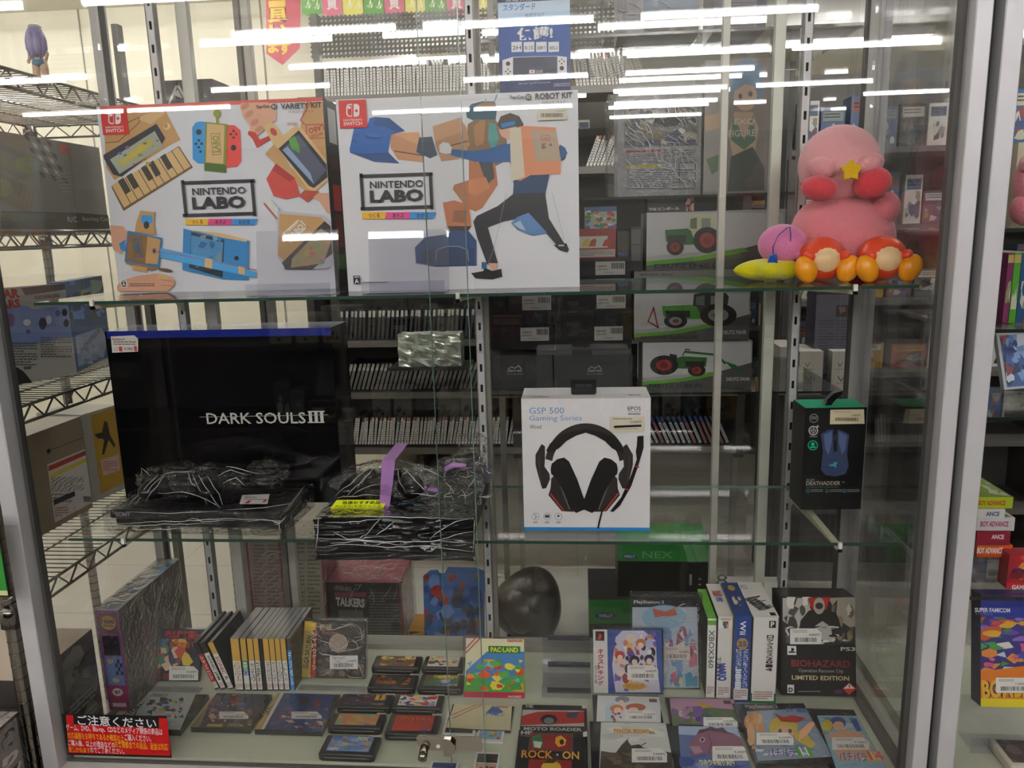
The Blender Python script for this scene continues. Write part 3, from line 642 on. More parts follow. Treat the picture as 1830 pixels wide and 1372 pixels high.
f.rect(m, 946, 125, 956, 131, '#eee'); f.ell(m, 951, 128, 1.8, 1.8, '#c8322a'); f.text(m, '日本製', 958, 125, 970, 131, '#e4e4ea'); f.text(m, 'Shiny Clear Type PET Protection Film', 927, 147, 984, 151, '#c4c8da')
f.frame(m, 990, 149, 1018, 154, .6, '#d4d4dc'); f.text(m, 'GAMEアクセサリー', 992, 150, 1016, 153, '#d4d4dc')
m.build('printed_pack', t)
# ---- clear acrylic easels before the kit boxes
def easel(px0, px1, pyt, lab, Y=1.385):
    a, b = aY(px0, 520, Y), aY(px1, 520, Y); w_ = b.x-a.x
    t = thing('display_easel', lab, 'display stand', ((a.x+b.x)/2, Y, Z1), (0, 0, 0), 'clear easels on the upper shelf'); th = .002
    hh = (aY((px0+px1)/2, pyt, Y+.03).z-Z1)
    m = MB(); T = Matrix.Translation((0, .02, 0)) @ Matrix.Rotation(-.16, 4, 'X'); m.box((-w_/2, 0, 0), (w_/2, th, hh), '#ffffff', 'acrylic', T); m.build('back_plate', t)
    m = MB(); m.box((-w_/2, -.03, .0), (w_/2, .02, th), '#ffffff', 'acrylic'); m.build('foot', t)
    m = MB(); m.box((-w_/2, -.032, 0), (w_/2, -.03, .022), '#ffffff', 'acrylic'); m.build('lip', t)
easel(452, 600, 410, 'empty clear acrylic easel in front of the keyboard picture kit box')
easel(655, 800, 410, 'empty clear acrylic easel in front of the robot picture kit box')
# ---- plush toys
def plush(name, label, px, py, Z, Y, parts, group=None, cat='plush toy'):
    p = aY(px, py, Y); t = thing(name, label, cat, (p.x, Y, Z), group=group); f = FR(t, 1, 1)
    for nm, col, els, mat in parts:
        m = MB()
        for (cx, cy, rx, ry, dy, ry_, rot) in els:   # centre px, radii px, depth offset m, depth radius m, roll deg
            a = f.uv(cx, cy); k = abs(f.uv(cx+50, cy)[0]-f.uv(cx-50, cy)[0])/100
            m.ell((a[0]-.5, dy, a[1]), (rx*k, ry_, ry*k), col, mat, (0, math.radians(rot), 0))
        m.build(nm, t)
    return t, f
# large lying pink ball toy
t, f = plush('plush_toy', 'largest pink plush ball toy lying behind the small ones, dark red feet', 1505, 500, Z1, 1.53, [
    ('body', '#e3858f', [(1508, 420, 92, 76, .01, .095, 14)], 'plush'),
    ('arm', '#e07d89', [(1566, 374, 28, 32, -.03, .035, 25)], 'plush'),
    ('foot', '#a6121f', [(1535, 462, 38, 48, -.055, .035, 28)], 'plush'),
    ('foot', '#b01824', [(1440, 478, 24, 22, -.03, .04, 0)], 'plush')])
# seated pink toy with star
t, f = plush('plush_toy', 'pink plush ball toy with red feet and a yellow star, seated topmost of the pile', 1507, 362, Z1+.155, 1.50, [
    ('body', '#eaa9ac', [(1506, 293, 73, 72, .02, .068, 0)], 'plush'),
    ('arm', '#eba4a9', [(1455, 303, 24, 18, -.045, .02, 20)], 'plush'),
    ('arm', '#eba4a9', [(1537, 297, 26, 18, -.045, .02, -20)], 'plush'),
    ('foot', '#dd4a55', [(1449, 339, 32, 22, -.05, .03, 10)], 'plush'),
    ('foot', '#dd4450', [(1541, 330, 32, 27, -.05, .03, -20)], 'plush')])
m = MB(); c = f.uv(1495, 310); R1, R2 = .019, .0095; q = []
for i in range(10):
    a = math.pi/2+i*math.pi/5; r = R1 if i % 2 == 0 else R2*1.25; q.append((c[0]-.5+r*math.cos(a), c[1]+r*math.sin(a)))
m.prism(q[::-1], -.079, -.067, '#e2b51d', 'plush'); m.build('star', t)
# small pink toy on yellow star cushion
t, f = plush('plush_toy', 'small pink plush ball toy with a blue cord, sitting on a yellow star cushion', 1398, 470, Z1+.03, 1.475, [
    ('body', '#e07fae', [(1398, 437, 43, 37, 0, .042, 0)], 'plush'),
    ('arm', '#dd7aa9', [(1426, 455, 14, 10, -.03, .014, 0)], 'plush')])
m = MB(); P = [f.uv(x, y) for x, y in ((1373, 460), (1371, 440), (1380, 420), (1395, 407), (1400, 405), (1402, 420), (1402, 440), (1396, 455))]
m.tube([(a-.5, -.038-.006*math.sin(i*.5), b) for i, (a, b) in enumerate(P)], .0011, '#2c3f9a', 'plastic', 6); m.build('cord', t)
m = MB(); P = [f.uv(x, y) for x, y in ((1366, 455), (1377, 452), (1379, 468), (1372, 474), (1361, 473), (1363, 464))]
m.prism([(a-.5, b) for a, b in P][::-1], -.044, -.037, '#1f56a8', 'plush'); m.build('tag', t)
p = aY(1375, 490, 1.47); t = thing('star_cushion', 'bright yellow plush star cushion under the small pink toy', 'cushion', (p.x, 1.47, Z1)); m = MB()
m.ell((0, 0, .0215), (.056, .05, .0205), '#dfd51b', 'plush', (0, 0, 0), 60, 14, fn=lambda d: 1+.2*math.cos(5*math.atan2(d.y, d.x)+2.6)*(1-abs(d.z))); m.build('cushion', t)
# two round orange toys
def roundtoy(px, Y, lab):
    p = aY(px, 500, Y); t = thing('plush_toy', lab, 'plush toy', (p.x, Y, Z1), group='orange round toys'); 
    m = MB(); m.ell((0, 0, .0395), (.0415, .038, .0395), '#e2451d', 'figure'); m.build('body', t)
    m = MB(); m.ell((0, -.0045, .0395), (.0345, .0365, .032), '#ecc894', 'figure'); m.build('face_patch', t)
    for s in (-1, 1):
        m = MB(); m.ell((s*.030, -.030, .046), (.010, .012, .0085), '#e8482a', 'figure', (0, s*-.7, 0)); m.build('arm', t)
        m = MB(); m.ell((s*.036, -.034, .0235), (.0185, .014, .0245), '#f09a12', 'figure', (0, s*.42, 0)); m.build('foot', t)
roundtoy(1466, 1.44, 'small round orange toy with yellow feet, beside the star cushion')
roundtoy(1573, 1.425, 'small round orange toy with yellow feet, nearest the side glass')
#@@SHELF2
# ------------------------------------------------------------------ lower shelf
t, f, wd, h = upright('console_box', 'big black boxed console with a blue top and silver lettering', 'box', (226, 893), (613, 888), (192, 592), .1, Z2, Y=1.525)
# trapezoid follows from the lens; square box
m = carton(t, wd, .108, h, dict(base='#0c0b0d', top='#b9bcd0'), 'lacquer')
f.mat = 'lacquer'; f.rect(m, 190, 586, 620, 602, '#1e2c86')
f.text(m, 'DARK SOULS', 369, 737, 546, 757, '#c9c7c2', .008); f.text(m, 'III', 552, 734, 578, 755, '#c9c7c2', .02); f.line(m, [(357, 745), (586, 741)], .9, '#a9a7a2'); f.rect(m, 550, 734, 580, 736, '#c9c7c2'); f.rect(m, 550, 753.5, 580, 755.5, '#c9c7c2')
f.mat = 'card'; f.poly(m, [(198, 601), (240, 599), (247, 605), (247, 628), (201, 630)], '#ddd9d4'); f.text(m, 'PlayStation4', 201, 604, 223, 609, '#9a2430', .02)
f.lines(m, 203, 610, 243, 618, 2, '#5a5656', 5); f.rect(m, 213, 619, 219, 628, '#c23033'); f.rect(m, 240, 618, 245, 627, '#c23033'); f.text(m, '¥19800', 222, 620, 238, 626, '#6a4444', .01); f.rect(m, 203, 620, 212, 629, '#c9c4c0')
m.build('printed_carton', t)
def lump(m, c, r, amp, seed, col, mat, n=4, squash=None, freq=28):
    bm = bmesh.new(); bmesh.ops.create_icosphere(bm, subdivisions=n, radius=1)
    for v in bm.verts:
        d = v.co.copy(); q = Vector((d.x*r[0], d.y*r[1], d.z*r[2]))
        k = noise.fractal(q*freq+Vector((seed*3.1, seed, 0)), 1, 2, 3); k2 = abs(noise.noise(q*freq*2.3+Vector((0, seed*5, 7))))
        q *= 1+amp*(k+.8*k2)
        if squash: q = squash(d, q)
        q.z = max(q.z, -c[2]+.001); v.co = q
    m.bm(bm, col, mat, Matrix.Translation(c), False)
# slim console in film, pad on top
a, b, c = aZ(200, 945, Z2), aZ(513, 955, Z2), aZ(550, 856, Z2+.05)
ang = -.05; t = thing('game_console', 'slim dark game console wrapped in clear film, in front of the big black box', 'console', (-.735, 1.372, Z2), (0, 0, ang)); wc = .345
m = MB(); m.bbox((-wc/2, .0, .004), (wc/2, .13, .020), '#16151c', 'plastic', .003); m.bbox((-wc/2-.002, -.012, .023), (wc/2+.002, .135, .041), '#191821', 'plastic', .003); 
g = Face(t, (-wc/2-.002, -.012, .023), (1, 0, 0), (0, 0, 1), wc, .018, True); g.text(m, 'SONY', 4, 20, 13, 70, '#8d8c94', .02); m.build('console_body', t)
m = MB(); bm = bmesh.new(); bmesh.ops.create_cube(bm, size=1); bmesh.ops.subdivide_edges(bm, edges=bm.edges[:], cuts=22, use_grid_fill=True)
for v in bm.verts:
    p = Vector((v.co.x*(wc+.02), v.co.y*.165+.06, v.co.z*.048+.0245)); k = noise.fractal(p*38, 1, 2, 3)
    v.co = p+Vector((0, -.007*k*(1 if v.co.y < -.4 else 0), .0035*k if v.co.z > 0 else 0))
m.bm(bm, '#ffffff', 'foil'); m.build('clear_wrap', t); m = MB()
fr = Face(t, (-wc/2, -.0255, 0), (1, 0, 0), (0, 0, 1), wc, .06)
for q in ([(198, 938), (260, 932), (340, 930), (420, 926), (498, 930)], [(205, 941), (300, 936), (380, 935)], [(330, 930), (345, 925), (360, 931), (420, 929)], [(440, 931), (470, 927), (500, 934), (512, 922)], [(198, 940), (205, 952)], [(498, 930), (503, 952)], [(240, 946), (330, 944)]): glint_crease(fr, m, q, .0008, .001, .0012, len(q))
tp = Face(t, (-wc/2, 0, .0505), (1, 0, 0), (0, 1, 0), wc, .15)
for q in ([(225, 915), (300, 918), (390, 914)], [(405, 912), (470, 908), (520, 900)], [(500, 925), (545, 868)], [(512, 915), (540, 875)]): glint_crease(tp, m, q, .0006, .001, .001, 9)
m.build('fold_glints', t)
g = Face(t, (-wc/2, 0, .0515), (1, 0, 0), (0, 1, 0), wc, .25); m = MB(); g.k = 8
g.poly(m, [(433, 886), (482, 884), (478, 902), (428, 902)], '#dcd8d6'); g.text(m, 'PlayStation4', 437, 888, 458, 892, '#5a2a30', .02); g.lines(m, 437, 893, 475, 896, 1, '#777', 5); g.rect(m, 440, 896, 447, 901, '#c8302f'); g.rect(m, 471, 894, 476, 899, '#c8302f'); m.build('price_label', t)
def gamepad(m, c, s=1., tilt=0):
    T = Matrix.Translation(c) @ Matrix.Rotation(tilt, 4, 'Z')
    def E(p, r, rot=(0, 0, 0)):
        q = T @ Vector(p); m.ell(q, r, '#141318', 'plastic', (rot[0], rot[1], rot[2]+tilt), 20, 12)
    E((0, 0, 0), (.055*s, .03*s, .018*s))
    for k in (-1, 1): E((k*.052*s, -.02*s, -.004), (.026*s, .047*s, .02*s), (0, 0, k*.35)); E((k*.025*s, -.012*s, .016*s), (.01*s, .01*s, .01*s))
pad = thing('game_controller', 'black game controller in a crumpled clear bag on the slim console', 'controller', (-.775, 1.432, Z2+.0505), (0, 0, 0))
m = MB(); gamepad(m, (0, 0, .026)); m.build('controller', pad)
m = MB(); lump(m, (0, 0, .028), (.105, .05, .034), .20, 3, '#ffffff', 'foil', 5, freq=34); m.build('clear_bag', pad)
m = MB(); m.tube([(.018, -.012, .0455), (.018, -.012, .0462)], .003, '#a8507a', 'plastic', 4); m.tube([(.034, -.012, .0452), (.034, -.012, .0459)], .003, '#b8505a', 'plastic', 10); m.build('buttons', pad)
m = MB(); f = FR(pad, .3, .1, y=-.056)
for q in ([(232, 902), (262, 870), (285, 846)], [(244, 900), (272, 868), (292, 850)], [(262, 896), (282, 866), (296, 848)], [(290, 848), (315, 842), (345, 840)], [(338, 842), (345, 862), (352, 868)], [(346, 846), (362, 880), (372, 900)], [(356, 846), (380, 886), (396, 906)], [(372, 848), (392, 880), (400, 902)], [(284, 880), (330, 878), (360, 886), (398, 906)], [(270, 848), (256, 835), (252, 850)], [(390, 850), (415, 838), (440, 846)], [(400, 862), (425, 852), (438, 866)], [(405, 832), (430, 836), (462, 845)]): glint_crease(f, m, q, .0007, .004, .0015, len(q)*3)
m.build('bag_fold_glints', pad)
cb = thing('power_cable', 'coiled black cable in clear film behind the bagged controller', 'cable', (-.635, 1.478, Z2+.0505)); m = MB()
m.tube([(.028*math.cos(i*.5)*(1+.1*math.sin(i)), .018*math.sin(i*.5), .012+.001*i) for i in range(30)], .004, '#17161a', 'plastic', 8); m.build('cable_loop', cb)
m = MB(); lump(m, (0, 0, .024), (.045, .03, .03), .3, 12, '#ffffff', 'foil', 4, freq=40); m.build('clear_wrap', cb)
# second console
xa_, xb_ = aY(567, 950, 1.295).x, aY(846, 950, 1.295).x; wc = xb_-xa_
t = thing('game_console', 'thick black game console in glossy bag overhanging the shelf edge under a neon card', 'console', ((xa_+xb_)/2, 1.297, Z2)); 
m = MB(); m.bbox((-wc/2+.004, .003, .002), (wc/2-.004, .29, .052), '#121117', 'plastic', .004)
g = Face(t, (-wc/2, .0, .0523), (1, 0, 0), (0, 1, 0), wc, .29)
g.mat = 'lacquer'; g.poly(m, [(585, 905), (610, 880), (770, 885), (760, 905)], '#17376e'); g.mat = 'card'; m.build('console_body', t)
m = MB(); bm = bmesh.new(); bmesh.ops.create_grid(bm, x_segments=120, y_segments=30, size=.5)
for v in bm.verts:
    x, z = v.co.x, v.co.y; k = 1-2*abs(noise.noise(Vector((x*3+z*2.2, z*5-x*1.2, 2)))); k2 = 1-2*abs(noise.noise(Vector((x*5-z*3, z*7+x, 9))))
    v.co = Vector((x*(wc+.006), -.003-.007*k-.004*k2-.012*max(0, -z-.3), .0175+z*.076))
m.bm(bm, '#17161b', 'lacquer', None, True)
m.box((-wc/2-.002, -.001, .055), (wc/2+.002, .29, .0555), '#ffffff', 'foil'); m.build('glossy_bag', t)
m = MB(); fr = Face(t, (-wc/2, -.017, -.03), (1, 0, 0), (0, 0, 1), wc, .1)
for q in ([(568, 922), (640, 922), (720, 924), (848, 927)], [(566, 962), (620, 964), (700, 968), (780, 966), (846, 970)], [(564, 978), (620, 972), (700, 978), (760, 974), (846, 986)], [(580, 934), (615, 934), (670, 928), (680, 926)], [(680, 926), (668, 940), (655, 954), (642, 962)], [(702, 932), (688, 944), (672, 956)], [(846, 926), (815, 932), (785, 948), (768, 964)], [(596, 950), (620, 962), (650, 964)], [(568, 924), (567, 950), (564, 982)], [(847, 928), (846, 960), (845, 986)], [(774, 966), (812, 956), (845, 950)], [(590, 970), (650, 966), (720, 974)]): glint_crease(fr, m, q, .0009, 0, .0012, len(q)*5)
m.build('bag_fold_glints', t)
t2 = thing('price_card', 'neon yellow handwritten price card on the bagged console', 'card', tuple(aZ(640, 905, Z2+.057)), (-.9, 0, .02)); f = FR(t2, 1, 1, x0=-.5); f.k = 0
q = [f.uv(x, y) for x, y in ((582, 918), (677, 918), (694, 893), (602, 893))]; u0, v0 = q[0]
m = MB(); m.face([f.P(p) for p in q], '#e4f01e', 'card'); m.face([f.P(p, -3) for p in q][::-1], '#d2dd2a', 'card'); f.k = 1; f.w = f.h = 9
f.text(m, '当店おすすめ品', 612, 895, 680, 901, '#1c1c14', .03); f.text(m, 'PS4本体(本体のみ欠品)', 600, 902, 684, 908, '#3a3a2a', .0); f.text(m, '¥', 593, 909, 602, 916, '#c03a22', .02); f.text(m, '12000-', 610, 909, 676, 917, '#b0442a', .0, sh=.3); m.build('card_sheet', t2)
pad = thing('game_controller', 'black game controller bagged and banded with a mauve strap on the thick console', 'controller', (aY(690, 860, 1.42).x, 1.42, Z2+.058)); m = MB(); gamepad(m, (0, 0, .026), 1.0); m.build('controller', pad)
m = MB(); lump(m, (0, 0, .028), (.098, .06, .034), .2, 21, '#ffffff', 'foil', 5, freq=30); m.build('clear_bag', pad)
m = MB(); f = FR(pad, 1, 1, y=-.066, x0=-.5); P = [f.uv(x, y) for x, y in ((678, 905), (681, 850), (683, 823), (706, 823), (702, 862), (696, 905))]; P = [(a-.5, b) for a, b in P]
m.prism([P[0], P[5], P[4], P[3], P[2], P[1]], -.0665, -.0655, '#b583c4', 'card'); m.box((P[2][0], -.066, P[2][1]), (P[3][0], .05, P[2][1]+.001), '#b583c4', 'card'); m.build('strap', pad)
m = MB(); f = FR(pad, .3, .1, y=-.062)
for q in ([(601, 884), (635, 856), (662, 832)], [(622, 884), (648, 858), (668, 836)], [(640, 870), (655, 850), (664, 840)], [(712, 836), (716, 860), (726, 880)], [(722, 834), (745, 858), (766, 882)], [(716, 862), (722, 846), (730, 836)], [(604, 888), (660, 882), (680, 884)], [(630, 884), (660, 866), (682, 864)], [(735, 880), (775, 884), (790, 878)], [(750, 834), (775, 842), (790, 850)]): glint_crease(f, m, q, .0007, .004, .0015, len(q)*3)
m.build('bag_fold_glints', pad)
hs = thing('earphone_bag', 'crumpled clear bag of grey cable with mauve tape beside the strapped controller', 'bag', (aY(828, 860, 1.44).x, 1.44, Z2+.058)); m = MB()
m.tube([(.035*math.cos(i*.45)*(1+.12*math.sin(i*1.3)), .016*math.sin(i*.45), .03+.0008*i+.01*math.cos(i*.45)) for i in range(46)], .0032, '#4a484d', 'plastic', 8); m.tube([(-.03, 0, .05), (.01, -.01, .055), (.045, -.005, .04), (.05, 0, .02)], .012, '#5a585e', 'plush', 10); m.build('cable_loop', hs)
m = MB(); lump(m, (0, 0, .04), (.05, .032, .034), .35, 5, '#ffffff', 'foil', 4, freq=38); lump(m, (.022, .01, .082), (.026, .02, .03), .4, 6, '#ffffff', 'foil', 4, freq=45); m.build('clear_bag', hs)
m = MB(); f = FR(hs, .16, .16, y=-.042); glint_creases(f, m, 795, 812, 878, 900, 30, 5, .0009, .002, .4); m.build('bag_fold_glints', hs)
m = MB(); m.tube([(-.028, -.034, .052), (-.012, -.036, .062), (.012, -.036, .06)], [.006, .006, .004], '#b583c4', 'card', 6); m.tube([(-.075, -.03, .012), (-.045, -.033, .01)], .005, '#b583c4', 'card', 6); m.build('tape', hs)
# ---- headset box
t, f, wd, h = upright('headset_box', 'white boxed gaming headset with a large headset picture and a blue base stripe', 'box', (937, 948), (1161, 948), (931, 713), .1, Z2, Y=1.378)
m = carton(t, wd, .1, h, '#e3e1e4'); f.rect(m, 930, 942, 1170, 952, '#2384cf')
f.text(m, 'GSP 500', 946, 728, 1008, 739, '#5e93c9', -.004); f.text(m, 'Gaming Series', 946, 742, 1040, 754, '#5e93c9', -.004); f.text(m, 'Wired', 947, 759, 967, 766, '#4c4c50')
f.text(m, 'EPOS', 1122, 726, 1145, 733, '#2f2f33', .01); f.rect(m, 1122, 735, 1145, 735.6, '#555'); f.text(m, 'SENNHEISER', 1122, 738, 1145, 741, '#333', .02)
K, K2, RD = '#1e1b1d', '#35302f', '#b83a2c'
arc = []
for i in range(25):
    a = math.radians(188+ (352-188)*i/24); arc.append((1047+73*math.cos(a), 830+74*math.sin(a)))
arc2 = [(1047+(x-1047)*.83, 832+(y-830)*.80) for x, y in arc][::-1]
f.poly(m, arc[:13]+arc2[12:], K2); f.poly(m, arc[12:]+arc2[:13], K2)
i1 = [(976, 805), (983, 792), (1000, 778), (1020, 771), (1040, 768), (1046, 766), (1046, 773), (1030, 778), (1012, 788), (1000, 800), (990, 806), (980, 808)]
f.poly(m, i1, K); f.poly(m, [(2093-x, y) for x, y in i1], K)
for sg in (1, -1):
    X = (lambda x: x) if sg == 1 else (lambda x: 2088-x)
    f.poly(m, [(X(x), y) for x, y in ((968, 793), (974, 797), (974, 820), (973, 833), (982, 846), (983, 856), (976, 872), (969, 873), (962, 850), (957, 830), (957, 812))], K2)
    f.line(m, [(X(963), 815), (X(967), 865)], 2, '#4b4340')
    f.poly(m, [(X(x), y) for x, y in ((985, 855), (1000, 838), (1016, 880), (1025, 914), (1004, 913), (980, 884), (984, 872))], K2)
    f.line(m, [(X(984), 882), (X(1007), 911)], 2.4, RD)
    f.line(m, [(X(988), 840), (X(1000), 862), (X(1018), 908)], 3.2, '#6d6668')
    f.poly(m, [(X(x), y) for x, y in ((984, 838), (986, 828), (996, 820), (1008, 817), (1017, 824), (1032, 857), (1046, 897), (1044, 910), (1030, 916), (1019, 909), (1008, 880), (994, 855), (985, 846))], K)
f.poly(m, [(1139, 779), (1150, 778), (1150, 800), (1141, 830), (1128, 868), (1108, 903), (1096, 914), (1090, 913), (1110, 888), (1128, 848), (1138, 820), (1136, 806), (1138, 796)], K)
f.line(m, [(1136, 833), (1142, 834)], 2, RD); f.line(m, [(1118, 873), (1124, 875)], 2, RD)
f.line(m, [(1076, 912), (1071, 932), (1069, 942)], 3, K)
f.poly(m, [(1090, 744), (1152, 743), (1152, 772), (1096, 773), (1089, 768)], '#d9d2bf'); f.lines(m, 1096, 747, 1130, 751, 1, '#8a836f', 3); f.text(m, '13,000円', 1126, 751, 1146, 756, '#4a4436', .01); f.line(m, [(1099, 762), (1144, 760)], 4, '#191717'); f.lines(m, 1098, 765, 1140, 767, 1, '#8a836f', 3)
for cx in (957, 978, 998): f.ell(m, cx, 922, 6.6, 6.6, '#6f6f72'); f.ell(m, cx, 922, 6, 6, '#e3e1e4'); f.lines(m, cx-4, 931, cx+4, 935, 2, '#55555a', 3)
f.ell(m, 998, 921, 2, 2, '#333'); f.rect(m, 974, 919, 982, 924, '#444'); f.line(m, [(955, 918), (959, 922), (956, 926)], 1, '#444')
g = ftop(t, wd, .1, h); g.text(m, 'GSP 500 GAMING SERIES', 6, 78, 22, 88, '#77777c'); g.text(m, 'EPOS', 84, 68, 93, 80, '#55555a', .01)
m.build('printed_carton', t)
m = MB(); a = f.uv(1020, 700)[0]-wd/2; b = f.uv(1067, 700)[0]-wd/2; y = .045
m.box((a, y, h), (b, y+.0015, h+.012), '#17161a', 'plastic'); m.box((a, y, h+.018), (b, y+.0015, h+.026), '#17161a', 'plastic')
for q in (a, b-.008): m.box((q, y, h+.012), (q+.008, y+.0015, h+.018), '#17161a', 'plastic')
m.box((a+.002, y-.012, h), (b-.002, y+.012, h+.0006), '#17161a', 'plastic'); m.build('hanger', t)
# ---- mouse box
t, f, wd, h = upright('mouse_box', 'black gaming mouse box with a green top and black ribbon', 'box', (1432, 881), (1541, 884), (1438, 729), .075, Z2, Y=1.49, yaw=.03)
m = carton(t, wd, .075, h, dict(base='#0f0e10', top='#12a878'))
f.poly(m, [(1484, 732), (1544, 731), (1545, 757), (1483, 758)], '#dccfae'); f.lines(m, 1489, 735, 1520, 738, 1, '#a89c7c', 3); f.text(m, '7,480円', 1521, 740, 1537, 744, '#6a5f48', .01)
x = 1493
while x < 1534: b = r_.uniform(.6, 1.6); f.rect(m, x, 746, x+b, 752, '#5a4638'); x += b+r_.uniform(.8, 1.3)
f.ell(m, 1454, 747, 8, 8, '#8a8a92'); f.ell(m, 1454, 747, 6.6, 6.6, '#0f0e10'); f.lines(m, 1449, 744, 1459, 750, 2, '#a9a9a9', 2)
f.ell(m, 1453, 769, 8.5, 8.5, '#c9c4c0'); f.ell(m, 1453, 769, 6.8, 6.8, '#0f0e10'); f.ell(m, 1453, 769, 4.4, 4.4, '#b9b4b0'); f.ell(m, 1453, 769, 3.4, 3.4, '#0f0e10'); f.line(m, [(1446, 769), (1460, 769)], .8, '#b9b4b0'); f.line(m, [(1453, 762), (1453, 776)], .8, '#b9b4b0'); f.text(m, '+', 1458, 759, 1463, 764, '#c9c4c0', .03)
f.lines(m, 1446, 779, 1460, 781, 1, '#b9b4b0', 2); f.ell(m, 1452, 795, 9, 9, '#18b585'); f.ell(m, 1452, 795, 7.6, 7.6, '#0d3a2c'); f.ell(m, 1452, 793, 3.2, 3.2, '#18b585'); f.rect(m, 1447, 797, 1457, 799.5, '#18b585')
f.poly(m, [(1466, 775), (1478, 768), (1492, 766), (1505, 769), (1517, 776), (1515, 792), (1513, 812), (1516, 832), (1510, 846), (1492, 851), (1474, 848), (1466, 838), (1468, 820), (1470, 805), (1468, 790)], '#3a4668')
f.poly(m, [(1471, 776), (1486, 770), (1486, 790), (1480, 812), (1474, 802)], '#5a6a94'); f.poly(m, [(1513, 778), (1498, 770), (1498, 790), (1504, 812), (1510, 802)], '#5a6a94')
f.poly(m, [(1488, 766), (1496, 766), (1495, 806), (1489, 806)], '#17171c'); f.rect(m, 1489, 776, 1495, 786, '#2f3340'); f.poly(m, [(1480, 828), (1487, 829), (1491, 824), (1496, 826), (1493, 831), (1494, 836), (1489, 832), (1484, 833)], '#37a0a0')
f.text(m, 'RAZER', 1441, 855, 1455, 858, '#9a9a9a'); f.text(m, 'DEATHADDER', 1440, 859, 1501, 866, '#a79f94', .02); f.text(m, 'V2', 1503, 859, 1509, 862, '#8a8a8a', .01); f.text(m, 'ERGONOMIC WIRED GAMING MOUSE', 1440, 868, 1497, 870.5, '#6a6a6a')
for x in (1443, 1477, 1508): f.ell(m, x, 876, 3.4, 3.4, '#3a8a7a'); f.ell(m, x, 876, 2.4, 2.4, '#143a34'); f.lines(m, x+5, 873.5, x+27, 879, 2, '#8a8a8a', x)
m.build('printed_carton', t)
m = MB(); xx = f.uv(1497, 720)[0]-wd/2; 
q = [(-.016, 0), (-.012, .012), (.0, .024), (.014, .028), (.016, .022), (.006, .014), (-.002, .004), (-.004, 0)]
m.prism([(xx+a, h+b) for a, b in q][::-1], .02, .034, '#161518', 'plush'); m.build('ribbon', t)
#@@BASE
# ------------------------------------------------------------------ things standing on the base board
def up(name, label, cat, bl, br, tl, d, lean=0, dy=0, mat='jewel', col='#1a1a1c', group=None, top=None):
    t, f, w_, h_ = upright(name, label, cat, bl, br, tl, d, ZB+.0008, lean, 0, group=group)
    t.location.z += d*math.sin(lean)+.001 if lean else 0
    m = MB(); m.box((-w_/2, 0, 0), (w_/2, d, h_), col, mat, cols=dict(top=top) if top else None); return t, f, m, w_, h_
def slipcover(t, w_, d, h_, mat='film', e=.0015):
    m = MB(); m.box((-w_/2-e, -e-.001, -.0003), (w_/2+e, d+e, h_+e*2), '#ffffff', mat); m.build('clear_sleeve', t)
GOLD = '#c9a04c'
# leaning disc cases
t, f, m, w_, h_ = up('game_case', 'gold-edged game case with red title, leaning upright near the boxed jigsaw', 'game case', (245, 1219), (355, 1221), (262, 1127), .011, .42)
f.poly(m, [(262, 1127), (280, 1127), (266, 1220), (244, 1219)], GOLD); f.rect(m, 262, 1128, 283, 1142, '#e9c21a'); f.text(m, 'SEGA SATURN', 230, 1175, 290, 1184, '#2d2a38', .02, rot=80); f.text(m, 'CHOROQUE', 248, 1175, 295, 1182, '#6a3a24', .02, rot=80)
f.poly(m, [(284, 1128), (365, 1128), (356, 1220), (268, 1220)], '#1d2340'); f.blobs(m, 280, 1145, 355, 1218, 46, ['#23407c', '#7a2a2a', '#8a6a2a', '#3a5fa0', '#1a1c2c', '#c94a35', '#d9c0a0', '#4a7a6a', '#e2b040'], 11, .16)
f.poly(m, [(325, 1180), (331, 1168), (338, 1172), (346, 1186), (338, 1194), (328, 1192)], '#e2c24a'); f.text(m, '魂斗羅格闘伝', 296, 1130, 358, 1148, '#b9221e', .04); f.text(m, '聖霊物語', 304, 1150, 340, 1162, '#b8452a', .02)
f.tag(m, 303, 1194, 355, 1219, '20,000円', 2); m.build('case_front', t); slipcover(t, w_, .011, h_)
t, f, m, w_, h_ = up('game_case', 'gold-edged game case in shiny film with a pale moon on its cover, leaning upright', 'game case', (538, 1213), (652, 1216), (546, 1112), .011, .3)
f.poly(m, [(545, 1112), (560, 1113), (555, 1214), (538, 1213)], '#b9a04a'); f.rect(m, 545, 1115, 565, 1129, '#e0b81c'); f.text(m, 'SEGA SATURN', 522, 1163, 578, 1173, '#2d2a38', .02, rot=84)
f.poly(m, [(563, 1129), (567, 1113), (566, 1214), (555, 1214)], '#b52a24'); f.vtext(m, 'シャドウゲーツ', 558, 1132, 566, 1200, '#e9d9b9', .02)
f.poly(m, [(567, 1113), (655, 1113), (652, 1216), (564, 1214)], '#2a211f'); f.ell(m, 605, 1152, 17, 17, '#a3917f'); f.blobs(m, 566, 1160, 652, 1214, 40, ['#3a2a2a', '#5a4038', '#6a5040', '#241c20', '#4a3548', '#7a5a48', '#33303a'], 12, .14)
f.text(m, '探偵', 572, 1118, 594, 1129, '#9a7a50', .03); f.text(m, 'アドベンチャー', 576, 1131, 606, 1138, '#b8603a', .02)
f.tag(m, 590, 1174, 640, 1198, '13,000円', 3, False); m.build('case_front', t); slipcover(t, w_, .011, h_, 'foil', .003); m = MB(); glint_creases(f, m, 546, 1115, 652, 1212, 20, 8, .0009, .006, .5, 20); m.build('sleeve_fold_glints', t)
